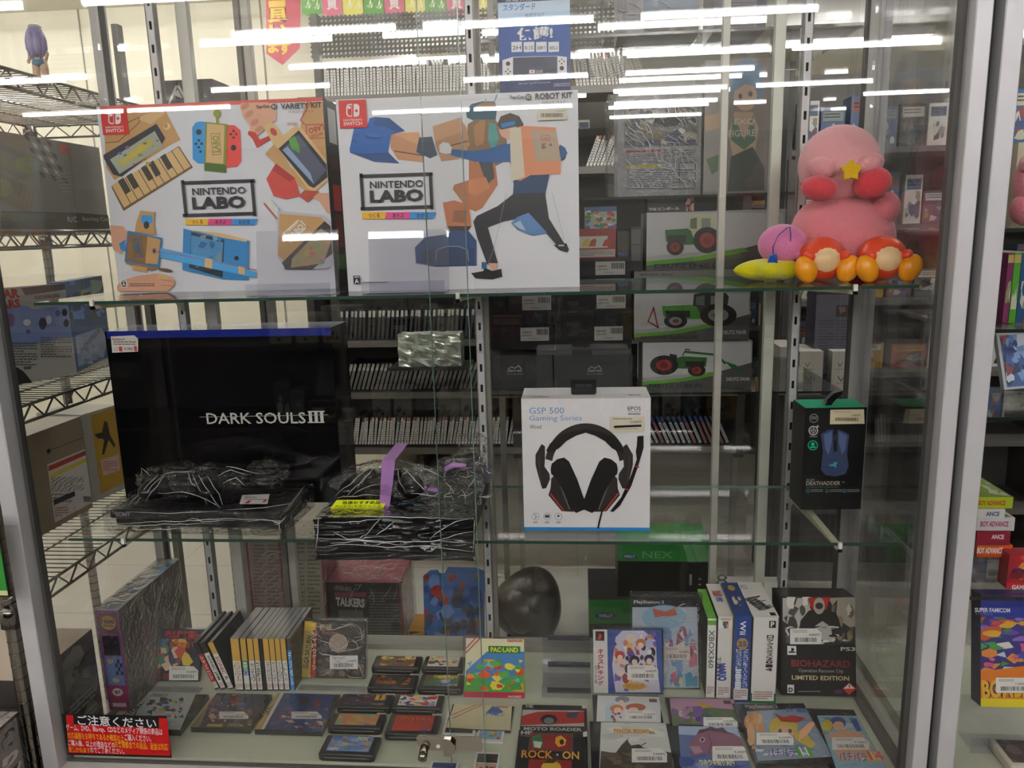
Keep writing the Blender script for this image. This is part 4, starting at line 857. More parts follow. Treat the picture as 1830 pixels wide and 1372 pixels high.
# upright spines
def spine(x0, x1, y0, y1, cols, txt, lab, lean_px=0, d=.142, top='#77767a', case='jewel', tcol='#1f1f22', yb=1234, tg=True, name='game_case', grp=None):
    t, f, w_, h_ = upright(name, lab, 'game case', (x0, y1), (x1, y1), (x0, y0), d, ZB+.0008, group=grp)
    if lean_px: t.rotation_euler = (0, math.atan2(-lean_px, (y1-y0)), 0); t.location.z += .003; f = FR(t, w_, h_)
    f.frac = True; f.w = w_; f.h = h_
    m = MB(); m.box((-w_/2, 0, 0), (w_/2, d, h_), '#4a494c', case, cols=dict(top=top, left='#333236', right='#2c2b2f'))
    for a, b, c in cols: f.rect(m, 3, a, 97, b, c)
    if txt:
        a, b, s = txt
        if s[0].isascii(): f.text(m, s, 50-50*(b-a)/100*h_/w_, (a+b)/2-50*w_/h_*.62, 50+50*(b-a)/100*h_/w_, (a+b)/2+50*w_/h_*.62, tcol, .02, rot=-90)
        else: f.vtext(m, s, 14, a, 86, b, tcol, .02)
    if tg: f.rect(m, 8, 84, 92, 97, '#dedbd8'); f.lines(m, 14, 86, 86, 96, 4, '#9a5a5a', x0)
    m.build('case_body', t); return t, f
W0 = '#dcd9d2'
spine(384, 393, 1146, 1233, [(0, 25, '#2b2a2c'), (25, 84, '#b5362a')], (28, 80, 'シャイニング'), 'leaning game case with a red spine, outermost of the slanting three', 31, tcol='#e9e2d8')
spine(395, 405, 1146, 1233, [(0, 22, '#2b2a2c'), (22, 84, '#d9d6d0')], (28, 80, 'SONIC JAM'), 'leaning game case with a black and white spine, middle of the slanting three', 30)
spine(409, 419, 1146, 1233, [(0, 84, '#e2e0dc'), (0, 24, '#c9a04c')], (30, 80, 'SONIC R'), 'leaning game case with a bold white spine, innermost of the slanting three', 29, tcol='#8a2a24')
SP = [(421, 436, 1141, [(0, 42, GOLD), (42, 86, W0)], (44, 82, 'クロックワーク'), 'wide gold and white game spine with brown Japanese title', '#a8702a'),
      (438, 448, 1141, [(0, 42, GOLD), (42, 60, '#3a9a5a'), (60, 70, '#3a5fb0'), (70, 86, W0)], (44, 70, '真説エバリ'), 'gold game spine with green and blue title band', '#f0ede6'),
      (450, 460, 1141, [(0, 42, GOLD), (42, 86, W0)], (46, 82, 'センチュリ'), 'gold and white game spine between the green banded and the vertical kanji one', '#2a2a2a'),
      (461, 470, 1141, [(0, 42, GOLD), (42, 96, W0)], (44, 84, '熱血親子'), 'gold and white game spine with large spaced kanji', '#2a2a2a'),
      (471, 477, 1141, [(0, 100, '#1d1c20')], None, 'thin plain black case spine among the gold ones', '#2a2a2a'),
      (478, 488, 1141, [(0, 42, GOLD), (42, 86, W0)], (44, 82, 'サターンボンバーマン'), 'gold and white game spine just after the thin black one', '#2a2a2a'),
      (489, 498, 1141, [(0, 42, GOLD), (42, 86, W0)], (44, 82, 'ボンバーマンウォー'), 'gold and white game spine, second after the thin black one', '#2a2a2a'),
      (499, 508, 1141, [(0, 42, GOLD), (42, 86, W0)], (44, 82, 'スーパーロボット'), 'gold and white game spine, third after the thin black one', '#5a4a44'),
      (509, 518, 1141, [(0, 42, GOLD), (42, 86, W0)], (44, 82, 'バトルバ'), 'gold and white game spine beside the blue spine', '#5a5a5a'),
      (520, 527, 1141, [(0, 22, '#4a4a4c'), (22, 100, '#3d84c4')], (24, 90, 'デジタル'), 'thin blue game spine at the end of the gold row', '#dfe9f2')]
for x0, x1, y0, cols, txt, lab, tc_ in SP: spine(x0, x1, y0, 1234, cols, txt, lab, 0, tcol=tc_, tg=x0 not in (471, 520))
# tall packages at right
t, f = spine(1261, 1277, 1105, 1246, [(0, 100, '#dfe0da'), (2, 8, '#6fae4a')], (14, 62, 'XBOX360'), 'slim game case with white spine and bright green top edge', 0, .135, '#5fae2a', 'plastic', '#5a6a5a')
t, f = spine(1279, 1306, 1101, 1248, [(0, 100, '#dfdcd6'), (4, 14, '#e9e9e4')], None, 'cream console game carton with four-colour logo on its edge', 0, .15, '#dedad2', 'card')
m = MB(); f.k = 3
for a, b, c, e, cc in ((32, 5.5, 50, 11, '#3a8a4a'), (50, 5.5, 68, 11, '#b83a34'), (40, 9, 58, 14, '#3a5aa8'), (56, 9, 70, 14, '#d9a82a')): f.rect(m, a, b, c, e, cc)
f.text(m, 'NINTENDO64', 20, 2, 80, 4.5, '#555'); f.text(m, 'SUPER', 4, 60, 60, 66, '#c8342a', .05, rot=-85); f.text(m, 'MARIO', -30, 62, 100, 72, '#3a5ab0', .06, rot=-85); f.text(m, 'マリオゴルフ', -70, 60, 100, 66, '#4a4a4a', .02, rot=-90); m.build('spine_print', t)
g = ftop(t, f.w, .15, f.h); m = MB(); g.k = 2; g.text(m, 'MARIO', 22, 22, 82, 42, '#b8402e', .05); g.text(m, 'SUPER', 30, 44, 76, 58, '#3a5ab0', .05); m.build('top_print', t)
t, f = spine(1308, 1338, 1099, 1254, [(0, 100, '#20438f')], None, 'deep blue console game carton with white lettering on its edge', 0, .15, '#25407c', 'card')
m = MB(); f.k = 3; f.text(m, 'Wii', 5, 11, 95, 17, '#e9e9ee', .02, rot=-90); f.ell(m, 50, 32, 34, 6.5, '#b08a3a'); f.text(m, '25', 25, 29, 75, 35, '#20438f', .03); f.vtext(m, 'ファミコン&スーパーファミコン', 56, 38, 86, 84, '#dfe3ee', .01); f.vtext(m, 'ドラゴンクエストI・II・III', 14, 38, 50, 84, '#dfe3ee', .01); m.build('spine_print', t)
g = ftop(t, f.w, .15, f.h); m = MB(); g.k = 2; g.ell(m, 50, 18, 22, 9, '#b08a3a'); g.blobs(m, 25, 45, 80, 75, 6, ['#c9763a', '#4a8ac9', '#c9c3a0'], 4, .4); m.build('top_print', t)
t, f = spine(1340, 1386, 1102, 1256, [(0, 100, '#e0ddda'), (88, 100, '#177a44')], None, 'white console game carton with a green lower corner and tall black letters', 0, .16, '#dedbd7', 'card')
m = MB(); f.k = 3; f.rect(m, 62, 4, 88, 12, '#1b1b1e'); f.text(m, 'P', 68, 5, 82, 11, '#eeeeee', .04); f.vtext(m, 'ロックスミス2014', 55, 20, 82, 62, '#1f1f22', .04); m.build('spine_print', t)
g = ftop(t, f.w, .16, f.h); m = MB(); g.k = 2; g.text(m, 'Rocksmith', -5, 50, 105, 75, '#222', .05, rot=-68); g.text(m, 'PS3', 5, 10, 30, 22, '#777'); g.rect(m, 70, 88, 92, 96, '#222'); m.build('top_print', t)
# biohazard carton
t, f, m, w_, h_ = up('game_carton', 'black game carton with red and gold lettering and a grey masked soldier cover', 'game box', (1396, 1253), (1529, 1257), (1398, 1077), .07, .2, mat='card', col='#131214', top='#2a2826')
f.poly(m, [(1398, 1076), (1529, 1076), (1529, 1165), (1398, 1163)], '#2d2b2b'); f.poly(m, [(1398, 1080), (1440, 1080), (1452, 1110), (1425, 1140), (1398, 1120)], '#b9b6b0'); f.poly(m, [(1480, 1080), (1529, 1078), (1529, 1140), (1500, 1120)], '#a29a8c')
f.blobs(m, 1398, 1078, 1450, 1160, 16, ['#8a8884', '#dad6cf', '#54524f', '#3a3836'], 5, .22); f.blobs(m, 1485, 1080, 1528, 1160, 18, ['#6b6458', '#c9c3b8', '#3a3836', '#8a7a5c'], 6, .22)
f.poly(m, [(1443, 1080), (1484, 1078), (1474, 1104), (1452, 1104)], '#b0261f'); f.poly(m, [(1430, 1120), (1445, 1102), (1482, 1101), (1498, 1116), (1505, 1148), (1425, 1148)], '#23211f'); f.ell(m, 1463, 1094, 10, 15, '#a8a49e'); f.ell(m, 1463, 1094, 7, 6, '#3a3836')
f.poly(m, [(1455, 1130), (1469, 1121), (1484, 1132), (1488, 1158), (1462, 1160)], '#b5b2ab'); f.blobs(m, 1402, 1130, 1526, 1164, 34, ['#e0ddd6', '#1d1c1c', '#8a8884', '#2e2c2b', '#c9c5be'], 9, .09)
f.rect(m, 1398, 1164, 1529, 1255, '#141315'); f.tag(m, 1411, 1134, 1467, 1162, '4,840円', 7)
f.rect(m, 1406, 1165, 1422, 1181, '#dedcda'); f.poly(m, [(1413, 1168), (1417, 1169), (1419, 1172), (1416, 1174), (1416, 1178), (1413, 1177)], '#17171a'); f.ell(m, 1411, 1176, 3, 1.6, '#17171a'); f.ell(m, 1418, 1176, 3, 1.3, '#17171a')
f.text(m, 'PS3', 1501, 1167, 1527, 1174, '#c9c7c4', .02); f.text(m, 'BIOHAZARD', 1413, 1190, 1518, 1203, '#7c1f2a', .03); f.text(m, 'Operation Raccoon City', 1426, 1206, 1506, 1214, '#9a9895', .01); f.text(m, 'LIMITED EDITION', 1414, 1218, 1516, 1226, '#c9bc8a', .02)
f.rect(m, 1406, 1234, 1418, 1249, '#dcdcdc'); f.text(m, 'D', 1408, 1239, 1416, 1247, '#1a1a1a', .05); f.lines(m, 1425, 1245, 1466, 1249, 1, '#8a8aa5', 3); f.ell(m, 1497, 1246, 8, 3.8, '#5a2a5f')
f.poly(m, [(1516, 1230), (1529, 1241), (1516, 1252), (1504, 1241)], '#c2332c'); f.poly(m, [(1516, 1232), (1526, 1241), (1506, 1241)], '#e0d5d2'); f.text(m, '!', 1515, 1234, 1517.5, 1240, '#333', .03)
m.build('printed_carton', t)
# DVD-size case in shiny film and jewel case before it
t, f, m, w_, h_ = up('game_case', 'taller game case in very shiny crinkled film behind the blue anime case', 'game case', (1130, 1229), (1250, 1229), (1129, 1068), .015, .06)
f.rect(m, 1129, 1070, 1245, 1085, '#1b1a1e'); f.text(m, 'PlayStation.2', 1133, 1074, 1187, 1081, '#d9d9d9', .01); f.poly(m, [(1129, 1086), (1246, 1086), (1249, 1230), (1130, 1230)], '#b9c3d2')
f.ell(m, 1187, 1104, 40, 22, '#8fb6d4'); f.poly(m, [(1166, 1088), (1190, 1094), (1206, 1086), (1210, 1100), (1190, 1104), (1170, 1104)], '#c2634a'); f.blobs(m, 1180, 1120, 1246, 1228, 50, ['#c97a8a', '#d9c3c9', '#7a9ac9', '#e2d28a', '#9a5a6a', '#dcdce4', '#58a0c0'], 14, .14)
f.tag(m, 1185, 1156, 1233, 1180, '4,690円', 9, False, '#dccfc6'); m.build('case_front', t); slipcover(t, w_, .015, h_, 'foil', .003); m = MB(); glint_creases(f, m, 1135, 1078, 1248, 1226, 34, 9, .0009, .006, .45, 20); m.build('sleeve_fold_glints', t)
t, f, m, w_, h_ = up('game_case', 'blue anime group game case with white spine card in red letters', 'game case', (1061, 1239), (1185, 1240), (1059, 1125), .011, .08)
f.poly(m, [(1059, 1126), (1085, 1126), (1087, 1240), (1061, 1239)], '#e0dcda'); f.rect(m, 1064, 1129, 1080, 1146, '#2a2224'); f.poly(m, [(1068, 1144), (1071, 1133), (1076, 1136), (1073, 1144)], '#c8402e'); f.vtext(m, 'ネクストキング', 1068, 1160, 1079, 1226, '#c22a24', .04); f.vtext(m, '恋の千年王国', 1063, 1190, 1067, 1222, '#333', .01)
f.poly(m, [(1085, 1126), (1182, 1126), (1185, 1240), (1087, 1240)], '#3a4f98'); f.poly(m, [(1100, 1140), (1112, 1128), (1150, 1128), (1172, 1146), (1174, 1190), (1180, 1238), (1100, 1238), (1094, 1190)], '#d3cbdf')
f.blobs(m, 1098, 1132, 1172, 1236, 60, ['#c9856a', '#e9c9b0', '#a03a4a', '#5a4a9a', '#d9d4e4', '#7a5aa8', '#e2b86a', '#3a3048', '#b4c0e0', '#e9e3ea'], 15, .1)
for cx, cy, cc in ((1127, 1140, '#e2d8d0'), (1145, 1150, '#c9704a'), (1108, 1172, '#b83a3a'), (1134, 1180, '#2a2a38'), (1160, 1178, '#2c2a50'), (1108, 1200, '#d0ccd4')): f.ell(m, cx, cy, 9, 8, cc); f.ell(m, cx, cy+4, 5, 5.5, '#e9cdb9')
f.ell(m, 1134, 1226, 22, 7, '#c9a84a'); f.text(m, 'ネクストキング', 1118, 1222, 1150, 1230, '#b83a24', .03); f.tag(m, 1121, 1189, 1176, 1215, '4,400円', 21); m.build('case_front', t); slipcover(t, w_, .011, h_)
# pac land
t, f, m, w_, h_ = up('game_case', 'clear case with a colourful cover reading LAND in yellow on green, white edges', 'game case', (829, 1247), (938, 1251), (832, 1142), .012, .14, mat='acrylic', col='#ffffff')
f.poly(m, [(833, 1142), (942, 1144), (938, 1251), (830, 1248)], '#e5dfb8'); f.poly(m, [(838, 1142), (864, 1142), (833, 1172), (833, 1148)], '#e3d8c4'); f.line(m, [(850, 1142), (833, 1160)], 2, '#b83434'); f.line(m, [(858, 1142), (833, 1168)], 2, '#b83434')
f.poly(m, [(833, 1200), (870, 1166), (940, 1166), (938, 1250), (830, 1246)], '#4a84c4'); f.poly(m, [(830, 1215), (850, 1200), (880, 1225), (940, 1200), (938, 1240), (830, 1238)], '#4aa644'); f.blobs(m, 834, 1180, 936, 1238, 40, ['#e2582a', '#f09a2a', '#5ab04a', '#e9d84a', '#d9402a', '#7ac0e0', '#3a9a4a'], 17, .14)
f.rect(m, 873, 1156, 930, 1169, '#1f7a4a'); f.text(m, 'PAC·LAND', 877, 1158, 926, 1167, '#f2e02a', .03); f.text(m, 'namcot', 907, 1143, 934, 1149, '#b83434', .02); f.rect(m, 829, 1238, 940, 1250, '#b8284a'); f.text(m, 'HuCARD', 908, 1244, 932, 1248, '#e9d9d9', .02); m.build('case_front', t)
# slots of the empty acrylic stand
a, b = aZ(968, 1247, ZB), aZ(1056, 1247, ZB); t = thing('display_easel', 'empty stepped clear acrylic stand between the yellow cover and the blue anime case', 'display stand', ((a.x+b.x)/2, a.y, ZB+.001)); ww = b.x-a.x
for y, z in ((0, .028), (.045, .062), (.09, .10)):
    m = MB(); m.box((-ww/2, y, 0), (ww/2, y+.002, z), '#ffffff', 'acrylic'); m.box((-ww/2+.012, y+.003, z-.018), (ww/2, y+.0045, z-.006), '#3a3a42', 'plastic'); m.build('riser', t)
m = MB(); m.box((-ww/2, 0, 0), (ww/2, .095, .0015), '#ffffff', 'acrylic'); m.build('foot', t)
# small stands holding the leaning cases
for x0, x1, yb, lab in ((244, 358, 1236, 'clear lip stand under the gold-edged case with red title'), (532, 655, 1234, 'clear lip stand under the case with the pale moon cover'), (1400, 1530, 1300, 'clear lip stand at the foot of the black soldier carton')):
    a, b = aZ(x0, yb, ZB), aZ(x1, yb, ZB); t = thing('display_easel', lab, 'display stand', ((a.x+b.x)/2, a.y, ZB+.0005)); ww = b.x-a.x
    m = MB(); m.box((-ww/2, 0, 0), (ww/2, .0018, .016), '#ffffff', 'acrylic'); m.build('lip', t); m = MB(); m.box((-ww/2, .002, 0), (ww/2, .02, .0008), '#ffffff', 'acrylic'); m.build('foot', t)
#@@FLAT
# ------------------------------------------------------------------ things lying on the base board
def lay(name, label, cat, bl, br, tl, th=.011, col='#232226', mat='jewel', group=None, sk=0):
    t, f, w_, d_ = flat(name, label, cat, bl, br, tl, th, ZB+.0008, group)
    m = MB(); m.box((-w_/2, 0, 0), (w_/2, d_, th), col, mat); return t, f, m, w_, d_
def price(f, m, x0, y0, x1, y1, p, s): f.tag(m, x0, y0, x1, y1, p, s)
t, f, m, w_, d_ = lay('game_case', 'flat-lying pale game case with small robots, beneath the red notice', 'game case', (215, 1303), (322, 1306), (246, 1238))
f.poly(m, [(246, 1238), (258, 1238), (228, 1303), (214, 1303)], GOLD); f.text(m, 'SATURN', 212, 1266, 262, 1274, '#333', .02, rot=64); f.poly(m, [(260, 1239), (350, 1240), (322, 1304), (230, 1302)], '#c4d2ce'); f.text(m, 'CYBERBOTS', 268, 1240, 300, 1245, '#4a5a5a', .03); f.blobs(m, 262, 1246, 328, 1284, 34, ['#8a4a5a', '#4a5a8a', '#c9b46a', '#5a5a64', '#b9c4c4', '#7a3a3a', '#3a3a4a'], 21, .13); price(f, m, 272, 1271, 312, 1284, '6,600円', 4); m.build('case_front', t); slipcover(t, w_, d_, .011, 'film', .0006)
t, f, m, w_, d_ = lay('game_case', 'flat-lying game case crowded with blue and red figures, middle of the three', 'game case', (341, 1299), (446, 1302), (371, 1238))
f.poly(m, [(371, 1238), (384, 1238), (355, 1299), (341, 1299)], '#8a7444'); f.poly(m, [(385, 1238), (470, 1240), (447, 1302), (357, 1299)], '#3a3340'); f.blobs(m, 372, 1240, 452, 1296, 60, ['#7a3a44', '#3a5a9a', '#a8806a', '#4a3a5a', '#c9a08a', '#8a4a3a', '#2a4a7a', '#6a5a6a'], 22, .12); f.rect(m, 370, 1294, 398, 1299, '#b9a02a'); f.text(m, 'CAPCOM', 406, 1294, 434, 1299, '#b8a86a', .03); price(f, m, 392, 1272, 444, 1285, '6,050円', 5); m.build('case_front', t); slipcover(t, w_, d_, .011, 'film', .0006)
t, f, m, w_, d_ = lay('game_case', 'flat-lying game case with dark blue cover and white side strip beside black cartridges', 'game case', (455, 1303), (575, 1307), (486, 1238))
f.poly(m, [(486, 1238), (500, 1238), (464, 1303), (450, 1303)], GOLD); f.text(m, 'SEGA SATURN', 448, 1268, 505, 1277, '#2a2a33', .02, rot=62); f.poly(m, [(501, 1238), (508, 1238), (472, 1303), (465, 1303)], '#d5d2c4'); f.poly(m, [(509, 1238), (600, 1240), (576, 1306), (473, 1303)], '#2a3f7a')
f.blobs(m, 500, 1264, 586, 1302, 50, ['#3a4a8a', '#7a4a4a', '#c9b8a8', '#4a5aa0', '#24305a', '#9a6a5a', '#6a7aa8'], 23, .1); f.ell(m, 542, 1252, 9, 7, '#4a3a3a'); f.ell(m, 566, 1258, 7, 6, '#8a2a34'); price(f, m, 521, 1272, 575, 1285, '4,000円', 6); m.build('case_front', t); slipcover(t, w_, d_, .011, 'film', .0006)
def cart(bl, br, tl, lab, bg, pal, txts, seed, big=0):
    t, f, w_, d_ = flat('game_cartridge', lab, 'cartridge', bl, br, tl, .017, ZB+.0008, 'black cartridges')
    m = MB(); m.bbox((-w_/2, .0, 0), (w_/2, d_, .017), '#1d1c20', 'plastic', .004, seg=2); m.bbox((-w_/2+.006, -.002, .002), (w_/2-.006, .006, .010), '#121114', 'plastic', .001); m.build('shell', t)
    f = Face(t, (-w_/2, 0, .017), (1, 0, 0), (0, 1, 0), w_, d_, True); m = MB(); f.k = 2
    f.rect(m, 12, 9, 88, 86, bg)
    if pal: f.blobs(m, 13, 10, 87, 84, 34, pal, seed, .16)
    for s, a, b, c, e, cc in txts: f.text(m, s, a, b, c, e, cc, .035)
    m.build('label', t); m = MB(); f.rect(m, 82, 0, 99, 9, '#cfc4c0'); f.lines(m, 84, 2, 97, 8, 2, '#8a6a6a', seed); m.build('price_label', t)
    m = MB(); g = FR(t, w_, .017, y=-.0022); g.frac = True; g.rect(m, 12, 35, 88, 44, '#8a8782'); m.build('edge_slot', t)
cart((663, 1192), (748, 1194), (676, 1170), 'black cartridge with a yellow crowd label, back row next to the jewel case', '#7a4a3a', ['#c9a04a', '#9a3a2a', '#e2c87a', '#5a7a4a', '#a8603a', '#3a3a4a'], [], 31)
cart((753, 1193), (826, 1195), (761, 1171), 'black cartridge with a white label and round faces, back row', '#d5cfc4', ['#e2b83a', '#c94a3a', '#c9c4bc', '#4a4a6a'], [], 32)
cart((655, 1227), (740, 1229), (668, 1203), 'black cartridge with a dark orange fiery label, second row back', '#2c2320', ['#6a3a24', '#a8582a', '#3a2c28', '#1d1a1c'], [('THUNDER', 14, 55, 60, 78, '#b8602a')], 33)
cart((745, 1229), (826, 1231), (755, 1203), 'black cartridge with a green and yellow label of two soldiers', '#4a6a4a', ['#3a7a4a', '#3a5aa8', '#c99a7a', '#7a4a3a', '#a8c0d0'], [('DEALING', 30, 12, 84, 30, '#d9cf2a')], 34)
cart((601, 1262), (697, 1264), (615, 1238), 'black cartridge with a dark blue label and gold II', '#232a4a', ['#8a5a3a', '#c9a07a', '#5a3a3a', '#3a3a6a', '#a83a2a'], [('II', 66, 12, 84, 50, '#c99a2a'), ('CALIBER', 62, 74, 86, 84, '#b9a02a')], 35)
cart((698, 1263), (788, 1266), (709, 1239), 'black cartridge with a red and blue cartoon label and blue maker mark', '#d9cfc0', ['#b8281f', '#d9342a', '#2a4ab8', '#e2c03a', '#1d1c20'], [('SEGA', 66, 70, 86, 84, '#2a6ab8')], 36)
cart((584, 1298), (681, 1301), (600, 1272), 'black cartridge with a green and orange label of a figure in yellow trousers', '#c9835a', ['#6aae8a', '#c9835a', '#b8a86a'], [('SEGA', 66, 78, 86, 88, '#2a5ab8')], 37)
cart((686, 1310), (780, 1312), (701, 1274), 'black cartridge with a red label and spiky yellow title', '#b83a34', None, [('ガントレット', 18, 16, 82, 46, '#d9a03a'), ('ガントレット', 17, 18, 81, 48, '#7a2a1a'), ('SEGA', 68, 76, 86, 86, '#2a5ab8')], 38)
cart((568, 1345), (668, 1350), (585, 1311), 'black cartridge with a sky blue label, nearest the door glass', '#6a8fc4', ['#8aa8d0', '#b9926a', '#5a7ab0', '#c9a88a', '#4a6aa0'], [('TAITO', 13, 72, 34, 82, '#e2e2e2'), ('XX', 58, 10, 80, 30, '#d9cf8a')], 39)
# card games
t, f, m, w_, d_ = lay('game_booklet', 'cream booklet with red stripes and a blue creature behind the two framed cards', 'booklet', (797, 1300), (912, 1306), (812, 1258), .006, '#2a2a2e')
f.poly(m, [(812, 1258), (915, 1261), (912, 1306), (797, 1300)], '#cfc4a0'); f.line(m, [(852, 1259), (806, 1278)], 2, '#a83a34'); f.line(m, [(862, 1259), (810, 1283)], 2, '#a83a34'); f.text(m, 'namcot', 888, 1261, 908, 1265, '#9a3a34', .02); f.poly(m, [(868, 1274), (880, 1262), (890, 1264), (900, 1272), (886, 1278)], '#3a5a9a'); f.text(m, 'ドラゴン', 868, 1272, 902, 1280, '#6a8ab0', .03); m.build('cover', t)
for k, (bl, br, tl, pal, lab) in enumerate((((789, 1312), (848, 1314), (806, 1270), ['#23232a', '#33333f'], 'white framed game card with a blank dark face left of the lock'), ((850, 1323), (898, 1326), (853, 1281), ['#8ab0d0', '#c9a86a', '#5a9a6a', '#b85a3a'], 'white framed game card with a bright picture under a dark half, above the lock'),
        ((764, 1385), (815, 1387), (768, 1360), ['#2a3a6a', '#3a4a8a', '#6a7ab0'], 'blue game card half hidden behind the sill under the lock'), ((843, 1385), (888, 1387), (850, 1343), ['#c9a08a', '#b8603a', '#3a3a4a'], 'white framed game card under the lock, showing eyes'))):
    t, f, m, w_, d_ = lay('game_card', lab, 'game card', bl, br, tl, .004, '#e0dedc', 'plastic'); f.k = 2; f.frac = True; f.w = w_; f.h = d_
    f.rect(m, 8, 8, 92, 46, '#1c1c22' if k != 2 else '#2a3a6a'); f.rect(m, 8, 50, 92, 92, pal[0]); f.blobs(m, 8, 50, 92, 92, 12, pal, 50+k, .2); m.build('card_body', t)
t, f, m, w_, d_ = lay('game_case', 'flat clear case with a red racing car cover in the second row', 'game case', (929, 1306), (1050, 1308), (935, 1259), .01)
f.poly(m, [(935, 1259), (1048, 1261), (1050, 1308), (929, 1306)], '#1d1b1f'); f.text(m, 'HE', 940, 1259, 953, 1264, '#c4c0bc', .04); f.text(m, 'PC Engine', 940, 1264, 956, 1267, '#8a8884'); f.poly(m, [(934, 1268), (1044, 1270), (1044, 1298), (931, 1297)], '#b9b0ac')
f.poly(m, [(933, 1279), (960, 1272), (990, 1271), (1020, 1272), (1044, 1271), (1044, 1292), (931, 1296)], '#b02a26'); f.poly(m, [(1012, 1274), (1036, 1272), (1030, 1283), (1014, 1283)], '#2f3f5a'); f.ell(m, 981, 1286, 15, 9, '#18171a'); f.ell(m, 981, 1288, 9, 6, '#7a7880'); f.text(m, 'MOTO ROADER', 936, 1300, 1040, 1306, '#b9b6b2', .03); f.rect(m, 1040, 1260, 1050, 1266, '#d9d0cc'); m.build('case_front', t)
t, f, m, w_, d_ = lay('game_case', 'black game case with ROCK ON in orange under a red panel with two masks', 'game case', (914, 1425), (1052, 1430), (926, 1304), .01)
f.k = 1; f.poly(m, [(926, 1304), (1046, 1307), (1052, 1430), (914, 1425)], '#19181b'); f.text(m, 'HE', 931, 1306, 951, 1312, '#c9c5c0', .04); f.text(m, 'PC Engine', 931, 1313, 950, 1317, '#9a9894'); f.frame(m, 945, 1310, 1024, 1342, 1.5, '#5a5550'); f.rect(m, 947, 1312, 1022, 1340, '#8e2224')
f.poly(m, [(950, 1316), (966, 1312), (970, 1326), (972, 1336), (952, 1337)], '#2f7a4a'); f.poly(m, [(953, 1324), (969, 1326), (966, 1337), (955, 1335)], '#d9d9cf'); f.poly(m, [(993, 1318), (1002, 1314), (1012, 1322), (1010, 1332), (998, 1335), (992, 1328)], '#e2a31e'); f.ell(m, 1004, 1326, 4, 5, '#221c1a')
f.text(m, 'ROCK', 932, 1341, 988, 1355, '#dd9022', .02); f.ell(m, 996, 1349, 1.8, 1.8, '#d9d6d0'); f.text(m, 'ON', 1005, 1343, 1035, 1357, '#dfa83a', .02); f.rect(m, 944, 1358, 1022, 1385, '#8e2224'); f.ell(m, 985, 1372, 18, 12, '#c9a83a'); f.poly(m, [(972, 1364), (982, 1356), (996, 1358), (990, 1364)], '#1d1a18'); f.poly(m, [(1042, 1309), (1058, 1304), (1056, 1316), (1042, 1317)], '#d9d2ce'); m.build('case_front', t)
t, f, m, w_, d_ = lay('game_case', 'flat game case with a pale cover of three sketched anime heads', 'game case', (1061, 1290), (1186, 1292), (1064, 1241))
f.poly(m, [(1068, 1242), (1180, 1245), (1181, 1291), (1066, 1289)], '#d6d9d9'); f.poly(m, [(1082, 1262), (1098, 1252), (1100, 1288), (1082, 1288)], '#b9d0dc'); f.ell(m, 1112, 1250, 13, 6, '#8a93a8'); f.ell(m, 1110, 1257, 6, 6, '#e9cdb8'); f.ell(m, 1102, 1266, 12, 7, '#c9854a'); f.ell(m, 1104, 1270, 7, 6, '#e9cdb8'); f.ell(m, 1136, 1264, 18, 7, '#b0604a'); f.ell(m, 1132, 1269, 9, 5, '#e9cdb8'); f.rect(m, 1160, 1249, 1174, 1255, '#7a4a44'); f.blobs(m, 1092, 1272, 1120, 1290, 10, ['#b8302a', '#d9d0c4', '#3a5a8a'], 8, .3); price(f, m, 1117, 1270, 1173, 1287, '6,160円', 8); m.build('case_front', t)
t, f, m, w_, d_ = lay('game_case', 'flat game case with a pink and purple fantasy landscape cover', 'game case', (1199, 1297), (1330, 1299), (1193, 1246))
f.poly(m, [(1197, 1247), (1312, 1249), (1320, 1299), (1202, 1297)], '#b98fa8'); f.poly(m, [(1200, 1275), (1240, 1262), (1318, 1268), (1320, 1299), (1202, 1297)], '#5a6a4a'); f.blobs(m, 1200, 1262, 1250, 1292, 14, ['#a8849a', '#7a5a8a', '#c9a8b8', '#6a7a4a'], 12, .25); f.blobs(m, 1238, 1262, 1285, 1294, 14, ['#4f3278', '#6a4a9a', '#7a5aa0', '#3f6a3f'], 13, .3); f.poly(m, [(1243, 1254), (1262, 1258), (1276, 1264), (1256, 1266)], '#c99a3a'); f.rect(m, 1293, 1252, 1306, 1258, '#5a3a4a'); price(f, m, 1257, 1282, 1318, 1300, '5,500円', 14); m.build('case_front', t)
t, f, m, w_, d_ = lay('game_case', 'game case with a pale battlefield sky and orange title, front row', 'game case', (1058, 1400), (1211, 1404), (1062, 1289))
f.poly(m, [(1074, 1290), (1194, 1292), (1208, 1404), (1070, 1400)], '#cfd1c9'); f.blobs(m, 1076, 1292, 1194, 1325, 16, ['#d9dbd4', '#bcc0b8', '#c4c8c6', '#dfdfd9'], 15, .2); f.poly(m, [(1074, 1342), (1100, 1346), (1110, 1332), (1120, 1322), (1128, 1332), (1142, 1330), (1150, 1336), (1200, 1345), (1208, 1404), (1070, 1400)], '#3f382c'); f.blobs(m, 1074, 1345, 1200, 1398, 30, ['#5a4f3a', '#2e2a22', '#6a5a40', '#4a4234'], 16, .14); f.line(m, [(1122, 1322), (1118, 1336)], 2, '#2e2a22'); f.line(m, [(1154, 1328), (1140, 1336)], 2, '#2e2a22')
f.text(m, 'PANZER FRONT', 1097, 1303, 1160, 1311, '#d9982a', .05); f.text(m, 'bis.', 1160, 1306, 1171, 1312, '#a8681e', .03); price(f, m, 1129, 1338, 1192, 1363, '3,300円', 18); m.build('case_front', t)
t, f, m, w_, d_ = lay('game_case', 'game case with a big pink sea bream swimming on blue, front row', 'game case', (1207, 1404), (1355, 1406), (1202, 1293))
